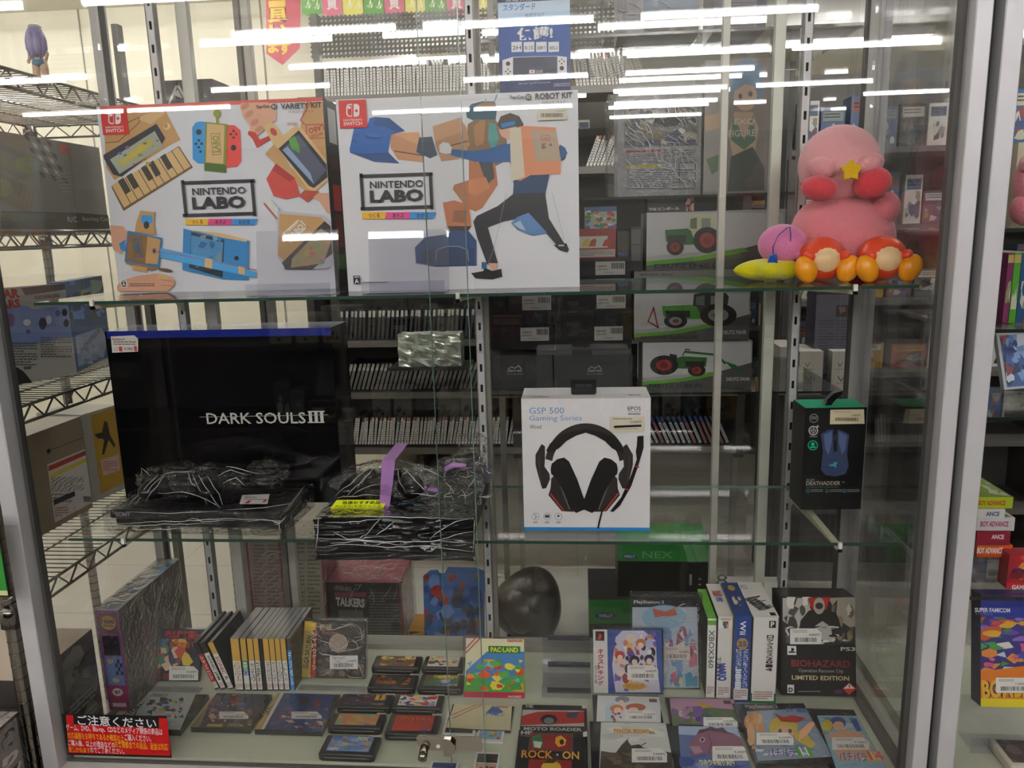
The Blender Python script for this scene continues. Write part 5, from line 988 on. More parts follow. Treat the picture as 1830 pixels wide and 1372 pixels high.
f.poly(m, [(1212, 1294), (1334, 1298), (1352, 1406), (1220, 1404)], '#5a6fa0'); f.poly(m, [(1212, 1294), (1334, 1298), (1340, 1320), (1213, 1312)], '#a5b9d6'); f.blobs(m, 1214, 1340, 1350, 1402, 30, ['#4a5a94', '#6a7ab0', '#8a9ac4', '#3f4f8a'], 19, .16)
f.poly(m, [(1231, 1331), (1245, 1312), (1268, 1303), (1295, 1306), (1320, 1316), (1338, 1332), (1340, 1345), (1310, 1352), (1275, 1352), (1258, 1346), (1242, 1352), (1234, 1348), (1240, 1340)], '#8a5a70'); f.poly(m, [(1245, 1312), (1250, 1304), (1262, 1302), (1270, 1298), (1280, 1302), (1292, 1300), (1300, 1308), (1320, 1314), (1268, 1306)], '#5a3448'); f.ell(m, 1255, 1322, 5, 4.5, '#c9a8b0'); f.ell(m, 1255, 1322, 2.8, 2.8, '#1f1a24'); f.poly(m, [(1232, 1334), (1250, 1334), (1256, 1344), (1242, 1348)], '#b98a98'); f.line(m, [(1266, 1312), (1272, 1330), (1266, 1346)], 1.4, '#5a3448')
f.text(m, 'ウキウキ釣り天国', 1250, 1357, 1312, 1369, '#e2dca0', .05); f.rect(m, 1318, 1301, 1332, 1311, '#b48aa0'); price(f, m, 1273, 1334, 1338, 1360, '4,290円', 20); m.build('case_front', t)
for k, (bl, br, tl, lab, tt) in enumerate((((1353, 1366), (1494, 1362), (1329, 1257), 'tall game case with a blonde beach cover lying angled in the front row', ('パチ', '11', '#4fa03a')), ((1499, 1395), (1598, 1400), (1452, 1266), 'tall game case with a blue haired beach cover beside the side glass', ('パチ', '14', '#c8505a')))):
    t, f, m, w_, d_ = lay('game_case', lab, 'game case', bl, br, tl, .014, '#1b1a1d')
    if k == 0:
        f.poly(m, [(1330, 1258), (1452, 1256), (1458, 1266), (1333, 1270)], '#1f1e22'); f.text(m, 'PlayStation.2', 1332, 1259, 1390, 1267, '#b5b5b8', .02); f.poly(m, [(1334, 1271), (1448, 1265), (1486, 1352), (1354, 1360)], '#8fa3b8')
        f.blobs(m, 1350, 1320, 1480, 1352, 26, ['#6f86a5', '#b9c8d6', '#8098b4', '#dfe6ea'], 41, .12); f.ell(m, 1346, 1290, 16, 18, '#d59a5a'); f.blobs(m, 1334, 1275, 1366, 1340, 12, ['#d99a5c', '#e2ae74', '#c98848'], 42, .3)
        f.ell(m, 1400, 1300, 26, 20, '#d6bc4a'); f.poly(m, [(1418, 1305), (1440, 1310), (1458, 1330), (1450, 1338), (1420, 1322)], '#d6bc4a'); f.ell(m, 1402, 1310, 17, 14, '#e8b894'); f.poly(m, [(1384, 1300), (1402, 1292), (1420, 1302), (1404, 1298)], '#d6bc4a'); f.poly(m, [(1384, 1276), (1400, 1282), (1416, 1278), (1440, 1284), (1425, 1292), (1396, 1290)], '#c0383a'); f.poly(m, [(1430, 1306), (1448, 1290), (1458, 1292), (1446, 1310), (1426, 1326)], '#e0aa84')
        for x in (1394, 1412): f.ell(m, x, 1307, 3.2, 4, '#6a4a4a')
        f.text(m, '海物語', 1404, 1266, 1446, 1274, '#3a5aa8', .04)
    else:
        f.poly(m, [(1453, 1267), (1538, 1270), (1544, 1278), (1458, 1276)], '#1f1e22'); f.poly(m, [(1460, 1278), (1545, 1279), (1594, 1396), (1502, 1394)], '#8fb4c4'); f.blobs(m, 1470, 1282, 1545, 1312, 14, ['#b8c8cc', '#5a7a8a', '#7a9a6a', '#dfe6e6'], 43, .2)
        f.ell(m, 1496, 1292, 16, 11, '#3a4a94'); f.ell(m, 1498, 1297, 10, 8, '#e0ae88'); f.ell(m, 1478, 1296, 10, 10, '#c9b83a'); f.poly(m, [(1480, 1312), (1510, 1304), (1540, 1310), (1555, 1330), (1560, 1356), (1500, 1360)], '#dba680'); f.poly(m, [(1520, 1288), (1530, 1284), (1540, 1305), (1532, 1308)], '#3a4a94'); f.ell(m, 1562, 1352, 16, 9, '#e0b02a')
    a, b = (1352, 1310) if k == 0 else (1487, 1318)
    price(f, m, a, b, a+66, b+22, ('4,620円', '4,180円')[k], 44+k); x0, y0 = (1372, 1338) if k == 0 else (1500, 1345)
    f.text(m, tt[0]+'パラ', x0, y0, x0+48, y0+16, '#e6dfe6', .09, sh=.2); f.text(m, tt[0]+'パラ', x0, y0, x0+48, y0+16, '#6a5a94', .03, sh=.2); f.text(m, tt[1], x0+52, y0-2, x0+78, y0+14, '#e9efe6', .09); f.text(m, tt[1], x0+52, y0-2, x0+78, y0+14, tt[2], .04)
    m.build('case_front', t); slipcover(t, w_, d_, .014, 'film', .0006)
#@@RACK
# ------------------------------------------------------------------ chrome wire rack left of the showcase
RX0, RX1, RY0, RY1 = -1.51, -1.04, 1.245, 2.15
LV = [EYE+.318, EYE+.023, EYE-.30, EYE-.655]
CH = '#959189'
rack = thing('wire_rack', 'chrome wire rack of open shelves standing left of the showcase', 'rack', ((RX0+RX1)/2, RY0, 0)); RO = Vector(rack.location)
for x, y in ((RX1-.005, RY0), (RX1-.005, RY1), (RX0, RY1), (RX0, RY0)):
    m = MB(); m.tube([(x, y, 0), (x, y, LV[0]+.015)], .0125, CH, 'chrome', 14)
    z = .05
    while z < LV[0]: m.tube([(x, y, z), (x, y, z+.0015)], .0129, '#6a6763', 'chrome', 14); z += .025
    part(m, 'rack_post', rack)
for z in LV:
    m = MB(); r = .0032; dz = .032
    for y in (RY0, RY1):
        for q in (0, dz): m.tube([(RX0, y, z-q-.003), (RX1, y, z-q-.003)], r, CH, 'chrome', 6)
    for x in (RX0, RX1):
        for q in (0, dz): m.tube([(x, RY0, z-q-.003), (x, RY1, z-q-.003)], r, CH, 'chrome', 6)
        n = 28; m.tube([(x, RY0+(RY1-RY0)*i/n, z-.003-(dz if i % 2 else 0)) for i in range(n+1)], .0024, CH, 'chrome', 5)
    for y in (RY0, RY1): n = 12; m.tube([(RX0+(RX1-RX0)*i/n, y, z-.003-(dz if i % 2 else 0)) for i in range(n+1)], .0024, CH, 'chrome', 5)
    for i in range(1, 44): y = RY0+(RY1-RY0)*i/44; m.tube([(RX0, y, z-.0015), (RX1, y, z-.0015)], .0015, CH, 'chrome', 5)
    for i in range(1, 4): x = RX0+(RX1-RX0)*i/4; m.tube([(x, RY0, z-.006), (x, RY1, z-.006)], .0024, CH, 'chrome', 5)
    part(m, 'wire_shelf', rack)
for z in LV:
    for x, y in ((RX1-.005, RY0), (RX1-.005, RY1), (RX0, RY1)): m = MB(); m.tube([(x, y, z-.04), (x, y, z+.006)], [.019, .016], '#8a8782', 'chrome', 12); part(m, 'corner_collar', rack)
def place2(name, lab, cat, bl, br, tl, depth, z0, cols, mat='card'):
    p, q = aZ(*bl, z0), aZ(*br, z0); wd = (q-p).length; yaw = math.atan2(q.y-p.y, q.x-p.x)
    t = thing(name, lab, cat, tuple((p+q)/2), (0, 0, yaw)); f = FR(t, wd, 1); h = f.uv(*tl)[1]; f.h = h
    m = carton(t, wd, depth, h, cols, mat); return t, f, m, wd, h
# figurine on the top shelf
p = aZ(75, 128, LV[0]+.002); t = thing('figurine', 'small lilac-haired figurine in blue swimwear seen from behind on the top wire shelf', 'figurine', tuple(aY(72, 122, 1.62)), (0, 0, .1)); t.location.z = LV[0]+.001
m = MB()
for s in (-1, 1): m.tube([(s*.008, 0, .0), (s*.009, 0, .014), (s*.0085, .001, .03), (s*.007, 0, .043)], [.0045, .0065, .0075, .0085], '#dfb896', 'figure', 12)
m.ell((0, 0, .044), (.014, .010, .010), '#dfb896', 'figure'); m.ell((0, 0, .06), (.0105, .0075, .014), '#dfb896', 'figure'); m.ell((0, 0, .073), (.013, .0075, .008), '#dfb896', 'figure'); m.tube([(0, 0, .078), (0, 0, .086)], .004, '#dfb896', 'figure')
m.ell((0, 0, .096), (.0125, .0125, .0145), '#e6c4a6', 'figure')
for s in (-1, 1): m.tube([(s*.013, 0, .075), (s*.018, 0, .06), (s*.017, -.006, .047)], [.0042, .0038, .003], '#dfb896', 'figure', 8); m.ell((s*.017, -.009, .044), (.0035, .003, .004), '#dfb896', 'figure', nu=10, nv=8)
m.build('body', t)
m = MB(); m.ell((0, -.001, .0425), (.0148, .0108, .0078), '#3f86a8', 'figure'); m.ell((0, -.001, .049), (.015, .0112, .002), '#dbe6ee', 'figure'); m.build('swimwear', t)
m = MB(); m.ell((0, -.004, .098), (.0155, .0135, .016), '#9f93c4', 'figure')
for i in range(9):
    a = -math.pi*(.05+.9*i/8); x, y = math.cos(a)*.012, math.sin(a)*.011
    m.tube([(x, y, .1), (x*1.25, y*1.3, .085), (x*1.3, y*1.35, .068), (x*1.15, y*1.2, .056-.004*(i % 3))], [.006, .0068, .006, .0012], '#a79bcb' if i % 2 else '#9386bd', 'figure', 8)
m.build('hair', t)
m = MB(); m.ell((0, -.001, .112), (.0125, .012, .006), '#d5d0c2', 'figure'); m.tube([(0, 0, .106), (0, 0, .108)], .0128, '#e0dccd', 'figure', 16); m.build('hat', t)
m = MB(); m.tube([(0, 0, -.001), (0, 0, .0005)], .02, '#cfc9c0', 'figure', 20); m.build('stand', t)
# long grey toy car carton facing the showcase
def facing(name, lab, z0, y0, y1, h, depth, cols, X=RX1-.012):
    t = thing(name, lab, 'box', (X, (y0+y1)/2, z0), (0, 0, math.pi/2)); wd = y1-y0; f = FR(t, wd, h); m = carton(t, wd, depth, h, cols); return t, f, m, wd, h
t, f, m, wd, h = facing('toy_car_box', 'long dark grey radio controlled car box with a chequered flag print on the wire rack', LV[1]+.001, 1.262, 1.72, .178, .2, '#6b6864')
f.poly(m, [(0, 228), (60, 237), (126, 252), (131, 300), (136, 380), (0, 377)], '#7d7974'); f.poly(m, [(126, 252), (190, 264), (200, 385), (136, 380)], '#8a857e')
for i in range(7):
    for j in range(5):
        if (i+j) % 2 == 0: x = 42+j*10+i*4.5; y = 240+i*11+j*2.5; f.poly(m, [(x, y), (x+9, y+4), (x+12, y+14), (x+4, y+9)], '#c4beb6' if j % 2 else '#2c2523')
f.poly(m, [(104, 256), (120, 260), (124, 276), (106, 274)], '#c23a34'); f.poly(m, [(26, 286), (44, 278), (72, 288), (70, 304), (48, 312), (26, 300)], '#8a9060'); f.poly(m, [(53, 290), (72, 289), (70, 304), (55, 306)], '#7f9290'); f.poly(m, [(0, 318), (14, 322), (24, 340), (10, 352), (0, 350)], '#8a9478')
for k in range(6): f.line(m, [(94+k*3, 312+k*6), (128, 308+k*7)], 1, '#9a948c')
f.poly(m, [(0, 376), (135, 380), (200, 385), (200, 412), (0, 408)], '#28251f'); f.lines(m, 0, 382, 100, 396, 4, '#4f6a44', 9); f.text(m, 'R/C', 119, 387, 136, 397, '#b9b4ad', .02); f.text(m, 'Bentley Continental', 146, 388, 220, 397, '#a9a49d', .01); f.rect(m, 128, 373, 138, 379, '#8a857d'); m.build('printed_carton', t)
# angled pale blue and white carton
t, f, m, wd, h = place2('toy_box', 'white and steel blue collector toy box with red lettering on the wire rack', 'box', (-60, 704), (138, 668), (-60, 520), .03, LV[2]+.001, dict(base='#aba7a2', top='#8d8984'))
f.poly(m, [(-70, 505), (140, 500), (140, 522), (-70, 532)], '#b9b5b0'); f.poly(m, [(38, 515), (124, 504), (124, 516), (45, 528)], '#6f6560'); f.poly(m, [(-60, 553), (45, 545), (60, 553), (128, 542), (138, 600), (-60, 640)], '#7d8bb4')
f.text(m, 'STAR', -18, 517, 35, 534, '#a83038', .05); f.text(m, 'WARS', -22, 536, 36, 552, '#a83038', .05); f.text(m, 'ALSO AVAILABLE', 61, 526, 106, 533, '#8a3a40', .02)
for cx, cy, rx, ry, c in ((18, 572, 8, 12, '#7a5a7a'), (48, 576, 7, 6, '#c9c6cc'), (76, 578, 7, 11, '#3f3c44'), (87, 571, 5, 8, '#b9b6bf'), (103, 560, 5, 6, '#5a6a9a'), (115, 558, 5, 7, '#2e2b33'), (118, 577, 5, 7, '#3a363e'), (50, 592, 4, 4, '#6a5a6a')): f.ell(m, cx, cy, rx, ry, c)
f.lines(m, 16, 612, 66, 655, 9, '#5c5955', 3); f.lines(m, 72, 602, 128, 640, 9, '#5c5955', 4); f.text(m, 'FUNKO', 42, 654, 56, 660, '#33302f', .05); f.poly(m, [(-60, 690), (30, 656), (42, 664), (60, 686), (-60, 712)], '#2c2a2c'); m.build('printed_carton', t)
t, f, m, wd, h = place2('toy_box', 'dark blue toy box with a splash of clouds behind the white and steel blue box', 'box', (134, 667), (200, 634), (124, 502), .03, LV[2]+.001, '#33507c')
f.blobs(m, 124, 500, 200, 570, 34, ['#2a3f63', '#5a86c4', '#4a4a44', '#8a9a8a', '#23262c', '#3a6ab0'], 61, .2); f.poly(m, [(134, 600), (180, 585), (190, 605), (186, 635), (140, 655)], '#8f9cb4'); f.text(m, 'SNOWSPEEDER', 140, 602, 182, 612, '#39404f', .02, rot=12); f.blobs(m, 140, 612, 185, 650, 14, ['#7d8aa4', '#9aa7bd', '#6d7b96'], 62, .2); m.build('printed_carton', t)
# beige carton with big label and yellow carton
t, f, m, wd, h = place2('figure_box', 'beige wood-grain carton with a large white instruction label on the wire rack', 'box', (66, 962), (166, 906), (40, 782), .12, LV[3]+.001, dict(base='#8f8069', top='#b8b2a4'))
f.poly(m, [(84, 830), (154, 801), (164, 898), (98, 934)], '#cfcac4'); f.poly(m, [(86, 833), (154, 804), (155, 812), (87, 842)], '#b0443c'); f.poly(m, [(88, 848), (155, 818), (156, 824), (89, 855)], '#d9c43a'); f.lines(m, 91, 853, 150, 880, 8, '#77706a', 5); f.lines(m, 91, 882, 128, 900, 3, '#8a5a52', 6); f.poly(m, [(95, 893), (133, 877), (134, 886), (96, 903)], '#2f2e38'); f.frame(m, 98, 903, 134, 925, .8, '#a8443c'); f.lines(m, 100, 906, 122, 924, 4, '#a8443c', 7)
x = 149
while x < 162: f.rect(m, x, 886, x+.7, 897, '#333'); x += 1.5
f.line(m, [(84, 806), (150, 781)], .8, '#3a342c'); f.poly(m, [(82, 806), (86, 801), (90, 805), (86, 811)], '#222'); m.build('printed_carton', t)
t, f, m, wd, h = place2('figure_box', 'white carton with an ochre panel and a dark running figure on the wire rack', 'box', (166, 898), (226, 872), (150, 740), .14, LV[3]+.001, dict(base='#a9a59d', top='#c9c4ba'))
f.poly(m, [(162, 742), (204, 728), (222, 862), (180, 882)], '#b48f34'); f.poly(m, [(186, 752), (192, 754), (196, 775), (206, 795), (204, 800), (194, 786), (186, 812), (182, 812), (186, 786), (170, 776), (182, 774)], '#2f2a26'); f.poly(m, [(168, 776), (184, 772), (186, 782), (176, 784)], '#2f2a26'); f.lines(m, 182, 822, 210, 845, 6, '#8a4a4a', 8); f.poly(m, [(180, 822), (212, 812), (214, 840), (184, 850)], '#c9a8a4'); f.lines(m, 184, 824, 210, 842, 5, '#9a5a5a', 9); m.build('printed_carton', t)
# jigsaw carton with purple spine
p, q = aY(167, 1090, 1.415), aY(207, 1090, 1.415); zt = p.z; zb_ = ZB+.001
t = thing('jigsaw_box', 'wrapped jigsaw box with a purple 1000 piece spine against the left side glass', 'box', ((p.x+q.x)/2+.004, 1.415, zb_)); wd, h, dp = q.x-p.x, zt-zb_, .255
f = FR(t, wd, h); m = carton(t, wd, dp, h, dict(base='#98949a', front='#8a4a86', top='#9fb6c4', right='#8d8a86'))
g = ftop(t, wd, dp, h); g.blobs(m, 0, 0, 100, 100, 30, ['#b9c9d4', '#7fa5c0', '#c4b8a8', '#9a8fb0'], 71, .3); f.frac = True
f.rect(m, 10, 3, 90, 22, '#6a5444'); f.ell(m, 50, 12, 34, 7, '#a8845c'); f.text(m, '1000', 22, 9, 78, 13, '#3a2c22', .03); f.text(m, 'PIECES', 28, 14, 72, 16, '#3a2c22', .02); f.rect(m, 14, 25, 88, 44, '#24222a'); f.rect(m, 12, 45, 90, 74, '#6f86b4')
for i in range(3):
    for j in range(4):
        if (i+j) % 2: f.rect(m, 55+i*11, 48+j*4, 66+i*11, 52+j*4, '#2c3350')
f.ell(m, 36, 50, 14, 2.5, '#c9a08a'); f.ell(m, 50, 69, 16, 2.5, '#c9b0a0'); f.rect(m, 8, 75, 92, 99, '#a23264'); f.ell(m, 50, 81, 24, 4, '#e6dcdc'); f.text(m, '鬼滅', 36, 79, 64, 83, '#3a2a2a', .03); f.rect(m, 20, 92, 82, 96, '#d9cfcf'); m.build('printed_carton', t)
m = MB(); m.box((-wd/2-.003, -.003, 0), (wd/2+.002, dp+.003, h+.003), '#ffffff', 'foil'); m.build('clear_wrap', t)
# monochrome comic print cartons low at the left
t, f, m, wd, h = facing('comic_print_box', 'shiny tall box with black and white comic lettering on the floor by the rack', 0, .88, 1.225, EYE-.86, .34, dict(base='#2e2c2c', top='#b0a49c'), X=-1.045)
f = Face(t, (-wd/2, 0, h-.2), (1, 0, 0), (0, 0, 1), wd, .2, True); f.rect(m, 2, 3, 98, 97, '#8f8b88'); f.text(m, 'なるほど', 20, 8, 96, 26, '#1f1d1e', .06); f.text(m, 'コマ割り', 30, 30, 96, 42, '#e0dcd8', .06); f.lines(m, 6, 46, 50, 70, 8, '#2a2828', 3); f.blobs(m, 52, 46, 96, 92, 40, ['#1f1e1e', '#dcd9d5', '#5a5856', '#b0adaa', '#3a3838'], 72, .2)
for x in (10, 30, 52, 74): f.frame(m, x, 72, x+19, 94, .8, '#201e1e')
m.build('printed_carton', t); m = MB(); m.box((-wd/2-.003, -.003, 0), (wd/2+.003, .343, h+.003), '#ffffff', 'foil'); m.build('clear_wrap', t)
t, f, m, wd, h = facing('comic_print_box', 'dark box with rows of small grey comic panels just outside the left side glass', 0, 1.262, 1.46, EYE-.82, .3, dict(base='#3a3736', top='#c9b8a4'), X=-1.045)
f = Face(t, (-wd/2, 0, h-.2), (1, 0, 0), (0, 0, 1), wd, .2, True); f.blobs(m, 2, 3, 98, 97, 40, ['#2c2a2a', '#6a6764', '#4a4846', '#8a8682', '#242222'], 73, .2); f.lines(m, 10, 60, 90, 92, 6, '#9a9692', 4); m.build('printed_carton', t)
# green card hanging off the near post
t = thing('hanging_card', 'green card with a cream border hanging from the rack post at the picture edge', 'card', tuple(aY(-14, 1066, 1.18))); f = FR(t, .14, .15); m = MB(); m.box((-.07, .0, 0), (.032, .002, .145), '#16161a', 'plastic')
f = Face(t, (-.07, 0, 0), (1, 0, 0), (0, 0, 1), .1, .14); f.poly(m, [(-60, 905), (3, 905), (20, 1058), (20, 1064), (-60, 1062)], '#d6d39c'); f.poly(m, [(-60, 912), (0, 912), (14, 1055), (-60, 1055)], '#2f8a34'); m.build('card_sheet', t)
m = MB(); m.tube([(-.07, -.003, -.006), (.03, -.003, -.006), (.04, -.003, .002)], .002, CH, 'chrome', 8); m.tube([(-.07, -.003, -.026), (.035, -.003, -.026)], .002, CH, 'chrome', 8); m.build('wire_hook', t)
#@@BEHIND
# ------------------------------------------------------------------ second display unit standing back to back with the showcase
def px_box(name, lab, cat, x0, y0, x1, y1, Y, depth, cols, z0=None, mat='card', group=None):
    a, b, c = aY(x0, y1, Y), aY(x1, y1, Y), aY(x0, y0, Y); z = a.z if z0 is None else z0
    t = thing(name, lab, cat, ((a.x+b.x)/2, Y, z), group=group); wd = b.x-a.x; h = c.z-z; f = FR(t, wd, h)
    m = carton(t, wd, depth, h, cols, mat); return t, f, m, wd, h
YB2 = 1.95
ru = thing('rear_display_unit', 'dark framed display unit with glass shelves standing behind the showcase', 'display unit', (.2, 1.86, 0)); 
for x, y in ((-.235, 1.90), (.66, 1.90), (-.235, 2.42), (.66, 2.42)):
    m = MB(); m.bbox((x-.009, y-.009, 0), (x+.009, y+.009, TOP), '#7d7b76', 'alu', .001); part(m, 'unit_post', ru)
ZR = [EYE-1.15, EYE-.407, EYE+.068, EYE+.43]
for z in ZR[1:]:
    m = MB(); m.box((-.225, 1.905, z-.005), (.65, 2.42, z), '#ffffff', 'glass'); m.box((-.225, 1.903, z-.006), (.65, 1.905, z), '#24302c', 'edge'); m.build; part(m, 'shelf_pane', ru)
m = MB(); m.box((-.66, 1.80, ZR[0]-.02), (.67, 2.45, ZR[0]), '#b9b8ae', 'board'); part(m, 'base_board', ru)
m = MB(); m.box((-.64, 1.82, .01), (.66, 2.44, ZR[0]-.021), '#a5a29a', 'paint'); part(m, 'plinth', ru)
def tractor(f, m, x0, y0, x1, y1, flip=False, cab='#c9cba0', gr='#2f6a34', body2=None, loader=False):
    X = lambda u: (x0+(x1-x0)*u) if not flip else (x1-(x1-x0)*u)
    Y = lambda v: y0+(y1-y0)*v; W = x1-x0; H = y1-y0
    P = lambda q: [(X(u), Y(v)) for u, v in q]
    f.poly(m, P([(.08, .38), (.5, .34), (.62, .4), (.66, .72), (.3, .74), (.1, .66)]), gr); f.poly(m, P([(.12, .5), (.45, .5), (.45, .68), (.14, .68)]), '#26241f')
    if cab: f.poly(m, P([(.5, .06), (.62, 0), (.92, .02), (.96, .12), (.93, .5), (.6, .64), (.54, .4), (.49, .36)]), cab); f.poly(m, P([(.53, .12), (.64, .08), (.64, .36), (.52, .34)]), '#6d7a70'); f.poly(m, P([(.72, .1), (.88, .1), (.88, .32), (.72, .34)]), '#8a958a')
    else: f.line(m, [(X(.5), Y(.3)), (X(.44), Y(.12)), (X(.38), Y(.14))], 2, '#222'); f.poly(m, P([(.6, .3), (.72, .26), (.74, .44), (.6, .44)]), '#2a2a28')
    for u, v, r in ((.26, .78, .17), (.82, .62, .27)):
        f.ell(m, X(u), Y(v), r*W*.9, r*H*1.15, '#1f1d1b'); f.ell(m, X(u), Y(v), r*W*.5, r*H*.66, '#9a3028' if gr != '#4f9a2f' else '#8f8f90'); f.ell(m, X(u), Y(v), r*W*.25, r*H*.33, '#6e221e')
    if loader: f.line(m, [(X(.45), Y(.2)), (X(-.1), Y(.3)), (X(-.22), Y(.55))], 4, gr); f.poly(m, P([(-.22, .5), (-.36, .75), (-.58, .82), (-.4, .6)]), gr)
def tbox(x0, y0, x1, y1, lab, title, tr, kw, z0=None):
    t, f, m, wd, h = px_box('tractor_box', lab, 'box', x0, y0, x1, y1, YB2, .16, dict(base='#aeadac', top='#8f8d8a'), z0)
    W, H = x1-x0, y1-y0; f.poly(m, [(x0, y0), (x1, y0), (x1, y0+H*.55), (x0, y0+H*.75)], '#c6c5c6')
    f.poly(m, [(x0-2, y0+H*.86), (x0+W*.35, y0+H*.78), (x0+W*.7, y0+H*.62), (x1+2, y0+H*.42), (x1+2, y1+2), (x0-2, y1+2)], '#565453')
    f.poly(m, [(x0-2, y0+H*.84), (x0+W*.35, y0+H*.76), (x0+W*.7, y0+H*.60), (x0+W*.75, y0+H*.66), (x0+W*.4, y0+H*.82), (x0-2, y0+H*.91)], '#5fa52e')
    tractor(f, m, *tr, **kw); f.text(m, title, x0+W*.06, y1-H*.13, x0+W*.55, y1-H*.05, '#26251f', .02); return t, f, m
t, f, m = tbox(1148, 612, 1342, 696, 'box picturing a green tractor with a front loader, lowest of the stacked tractor boxes', 'DEUTZ D 60 05', (1168, 617, 1272, 674), dict(cab=None, flip=True, loader=True), ZR[1]+.0005)
f.text(m, 'DEUTZ FAHR', 1298, 674, 1340, 680, '#c4c2be', .03); m.build('printed_carton', t)
t, f, m = tbox(1133, 525, 1338, 611, 'box picturing a dark green tractor with grey wheels, middle of the stacked tractor boxes', 'DEUTZ-FAHR AgroPrima 4.56', (1172, 522, 1308, 588), dict(cab='#3a3d36', gr='#4f9a2f'))
f.line(m, [(1158, 575), (1168, 550), (1176, 585), (1160, 575)], 2.5, '#9a3a30'); f.text(m, 'DEUTZ FAHR', 1290, 590, 1334, 597, '#c4c2be', .03); m.build('printed_carton', t)
t, f, m, wd, h = px_box('tractor_box', 'plain grey limited edition box between two tractor picture boxes', 'box', 1133, 485, 1400, 524, YB2, .16, dict(base='#807e7a', top='#8d8b87')); f.text(m, 'LIMITED EDITION - 1.000 pieces', 1143, 488, 1202, 494, '#3a3936', .02); m.build('printed_carton', t)
t, f, m = tbox(1155, 380, 1400, 484, 'box picturing a green tractor with a cream cab, topmost of the stacked tractor boxes', 'DEUTZ D 60 05', (1180, 382, 1282, 458), dict()); m.build('printed_carton', t)
def dark(x0, y0, x1, y1, lx0, ly0, lx1, ly1, lab, z0=None):
    t, f, m, wd, h = px_box('model_car_box', lab, 'box', x0, y0, x1, y1, YB2, .14, dict(base='#17161a', top='#3a3937'), z0, 'plastic')
    f.rect(m, lx0, ly0, lx1, ly1, '#b9b6b1'); f.text(m, 'LEXUS', lx0+4, ly0+7, lx0+20, ly0+10, '#2a2a2a', .03); f.text(m, 'LC500 F SPORT', lx0+3, ly0+13, lx0+22, ly0+15.5, '#333', .02); x = lx0+29
    while x < lx1-3: b = r_.uniform(.6, 1.6); f.rect(m, x, ly0+2.5, x+b, ly0+13, '#1e1e1e'); x += b+r_.uniform(.7, 1.2)
    f.lines(m, lx0+16, ly1-4.5, lx0+34, ly1-2.5, 1, '#555', 3); m.build('printed_carton', t)
for x0, x1, lab in ((868, 988, 'dark grey model car box with mountain emblem, beside the lit upright'), (991, 1130, 'dark grey model car box with mountain emblem, beside the loader tractor box')):
    t, f, m, wd, h = px_box('model_car_box', lab, 'box', x0, 636, x1, 694, YB2, .14, dict(base='#35383a', top='#5a5a58'), ZR[1]+.0005)
    cx = x0+72 if x0 > 900 else x0+52; f.line(m, [(cx-12, 660), (cx-6, 655), (cx, 658), (cx+7, 653), (cx+12, 660)], 1, '#c9c7c4'); f.text(m, 'ALMOST REAL', cx-13, 661, cx+13, 664, '#c9c7c4', .02); f.text(m, 'Almost Real', cx-15, 667, cx+15, 669, '#b0aeab')
    m.build('printed_carton', t)
t, f, m, wd, h = px_box('model_car_box', 'low grey topped model car box lying on the two mountain emblem boxes', 'box', 960, 626, 1128, 635, YB2+.01, .12, dict(base='#5c5b5a', top='#6a6967')); f.rect(m, 1022, 620, 1058, 634, '#17161a'); m.build('printed_carton', t)
dark(868, 583, 990, 625, 930, 585, 981, 609, 'black model car box with white barcode label, right above the emblem box by the upright')
dark(993, 578, 1129, 625, 1062, 583, 1113, 608, 'black model car box with white barcode label, above the low grey topped box')
dark(868, 526, 992, 582, 933, 528, 985, 554, 'black model car box with white barcode label, just under the upper shelf by the upright')
dark(995, 526, 1128, 577, 1066, 527, 1118, 551, 'black model car box with white barcode label, just under the upper shelf by the tractors')
dark(1000, 463, 1127, 525, 1064, 467, 1117, 491, 'black model car box with white barcode label, under the red toy car box')
t, f, m, wd, h = px_box('toy_car_box', 'red toy car box with a row of small cars', 'box', 1020, 410, 1101, 462, YB2, .12, '#9c2a2a')
f.rect(m, 1030, 422, 1086, 443, '#cfc9bb')
for k, c in enumerate(('#c9b03a', '#a83232', '#c9cfc4', '#b02a2a')): f.poly(m, [(1040+k*12, 440), (1044+k*12, 430), (1050+k*12, 426), (1054+k*12, 428), (1052+k*12, 440)], c)
f.rect(m, 1030, 446, 1099, 459, '#b9b0ab'); f.lines(m, 1034, 448, 1097, 458, 4, '#6a5a58', 4); m.build('printed_carton', t)
t, f, m, wd, h = px_box('toy_car_box', 'small box crowded with colourful cartoon cars on the red toy car box', 'box', 1046, 370, 1102, 409, YB2, .1, '#b0b4a4'); f.rect(m, 1046, 366, 1104, 378, '#4a6a9a'); f.blobs(m, 1046, 376, 1102, 409, 46, ['#b8342c', '#d9b83a', '#e0ddd4', '#3a8a4a', '#4a6ab0', '#c9805a'], 81, .12); m.build('printed_carton', t)
t, f, m, wd, h = px_box('game_box', 'black game console box with dark wheels pictured, left of the cream cab tractor box', 'box', 1103, 414, 1126, 462, YB2+.02, .1, '#2a2526'); f.ell(m, 1112, 440, 7, 9, '#3d2e28'); f.ell(m, 1122, 438, 7, 9, '#3d2e28'); f.text(m, 'PS4', 1106, 452, 1121, 457, '#4a5ab0', .02); m.build('printed_carton', t)
t, f, m, wd, h = px_box('game_box', 'narrow dark carton with two pale labels between console box and tractor box', 'box', 1127, 405, 1148, 484, YB2, .1, '#26211f'); f.rect(m, 1129, 410, 1145, 436, '#5d5a5c'); f.rect(m, 1129, 438, 1145, 466, '#565356'); m.build('printed_carton', t)
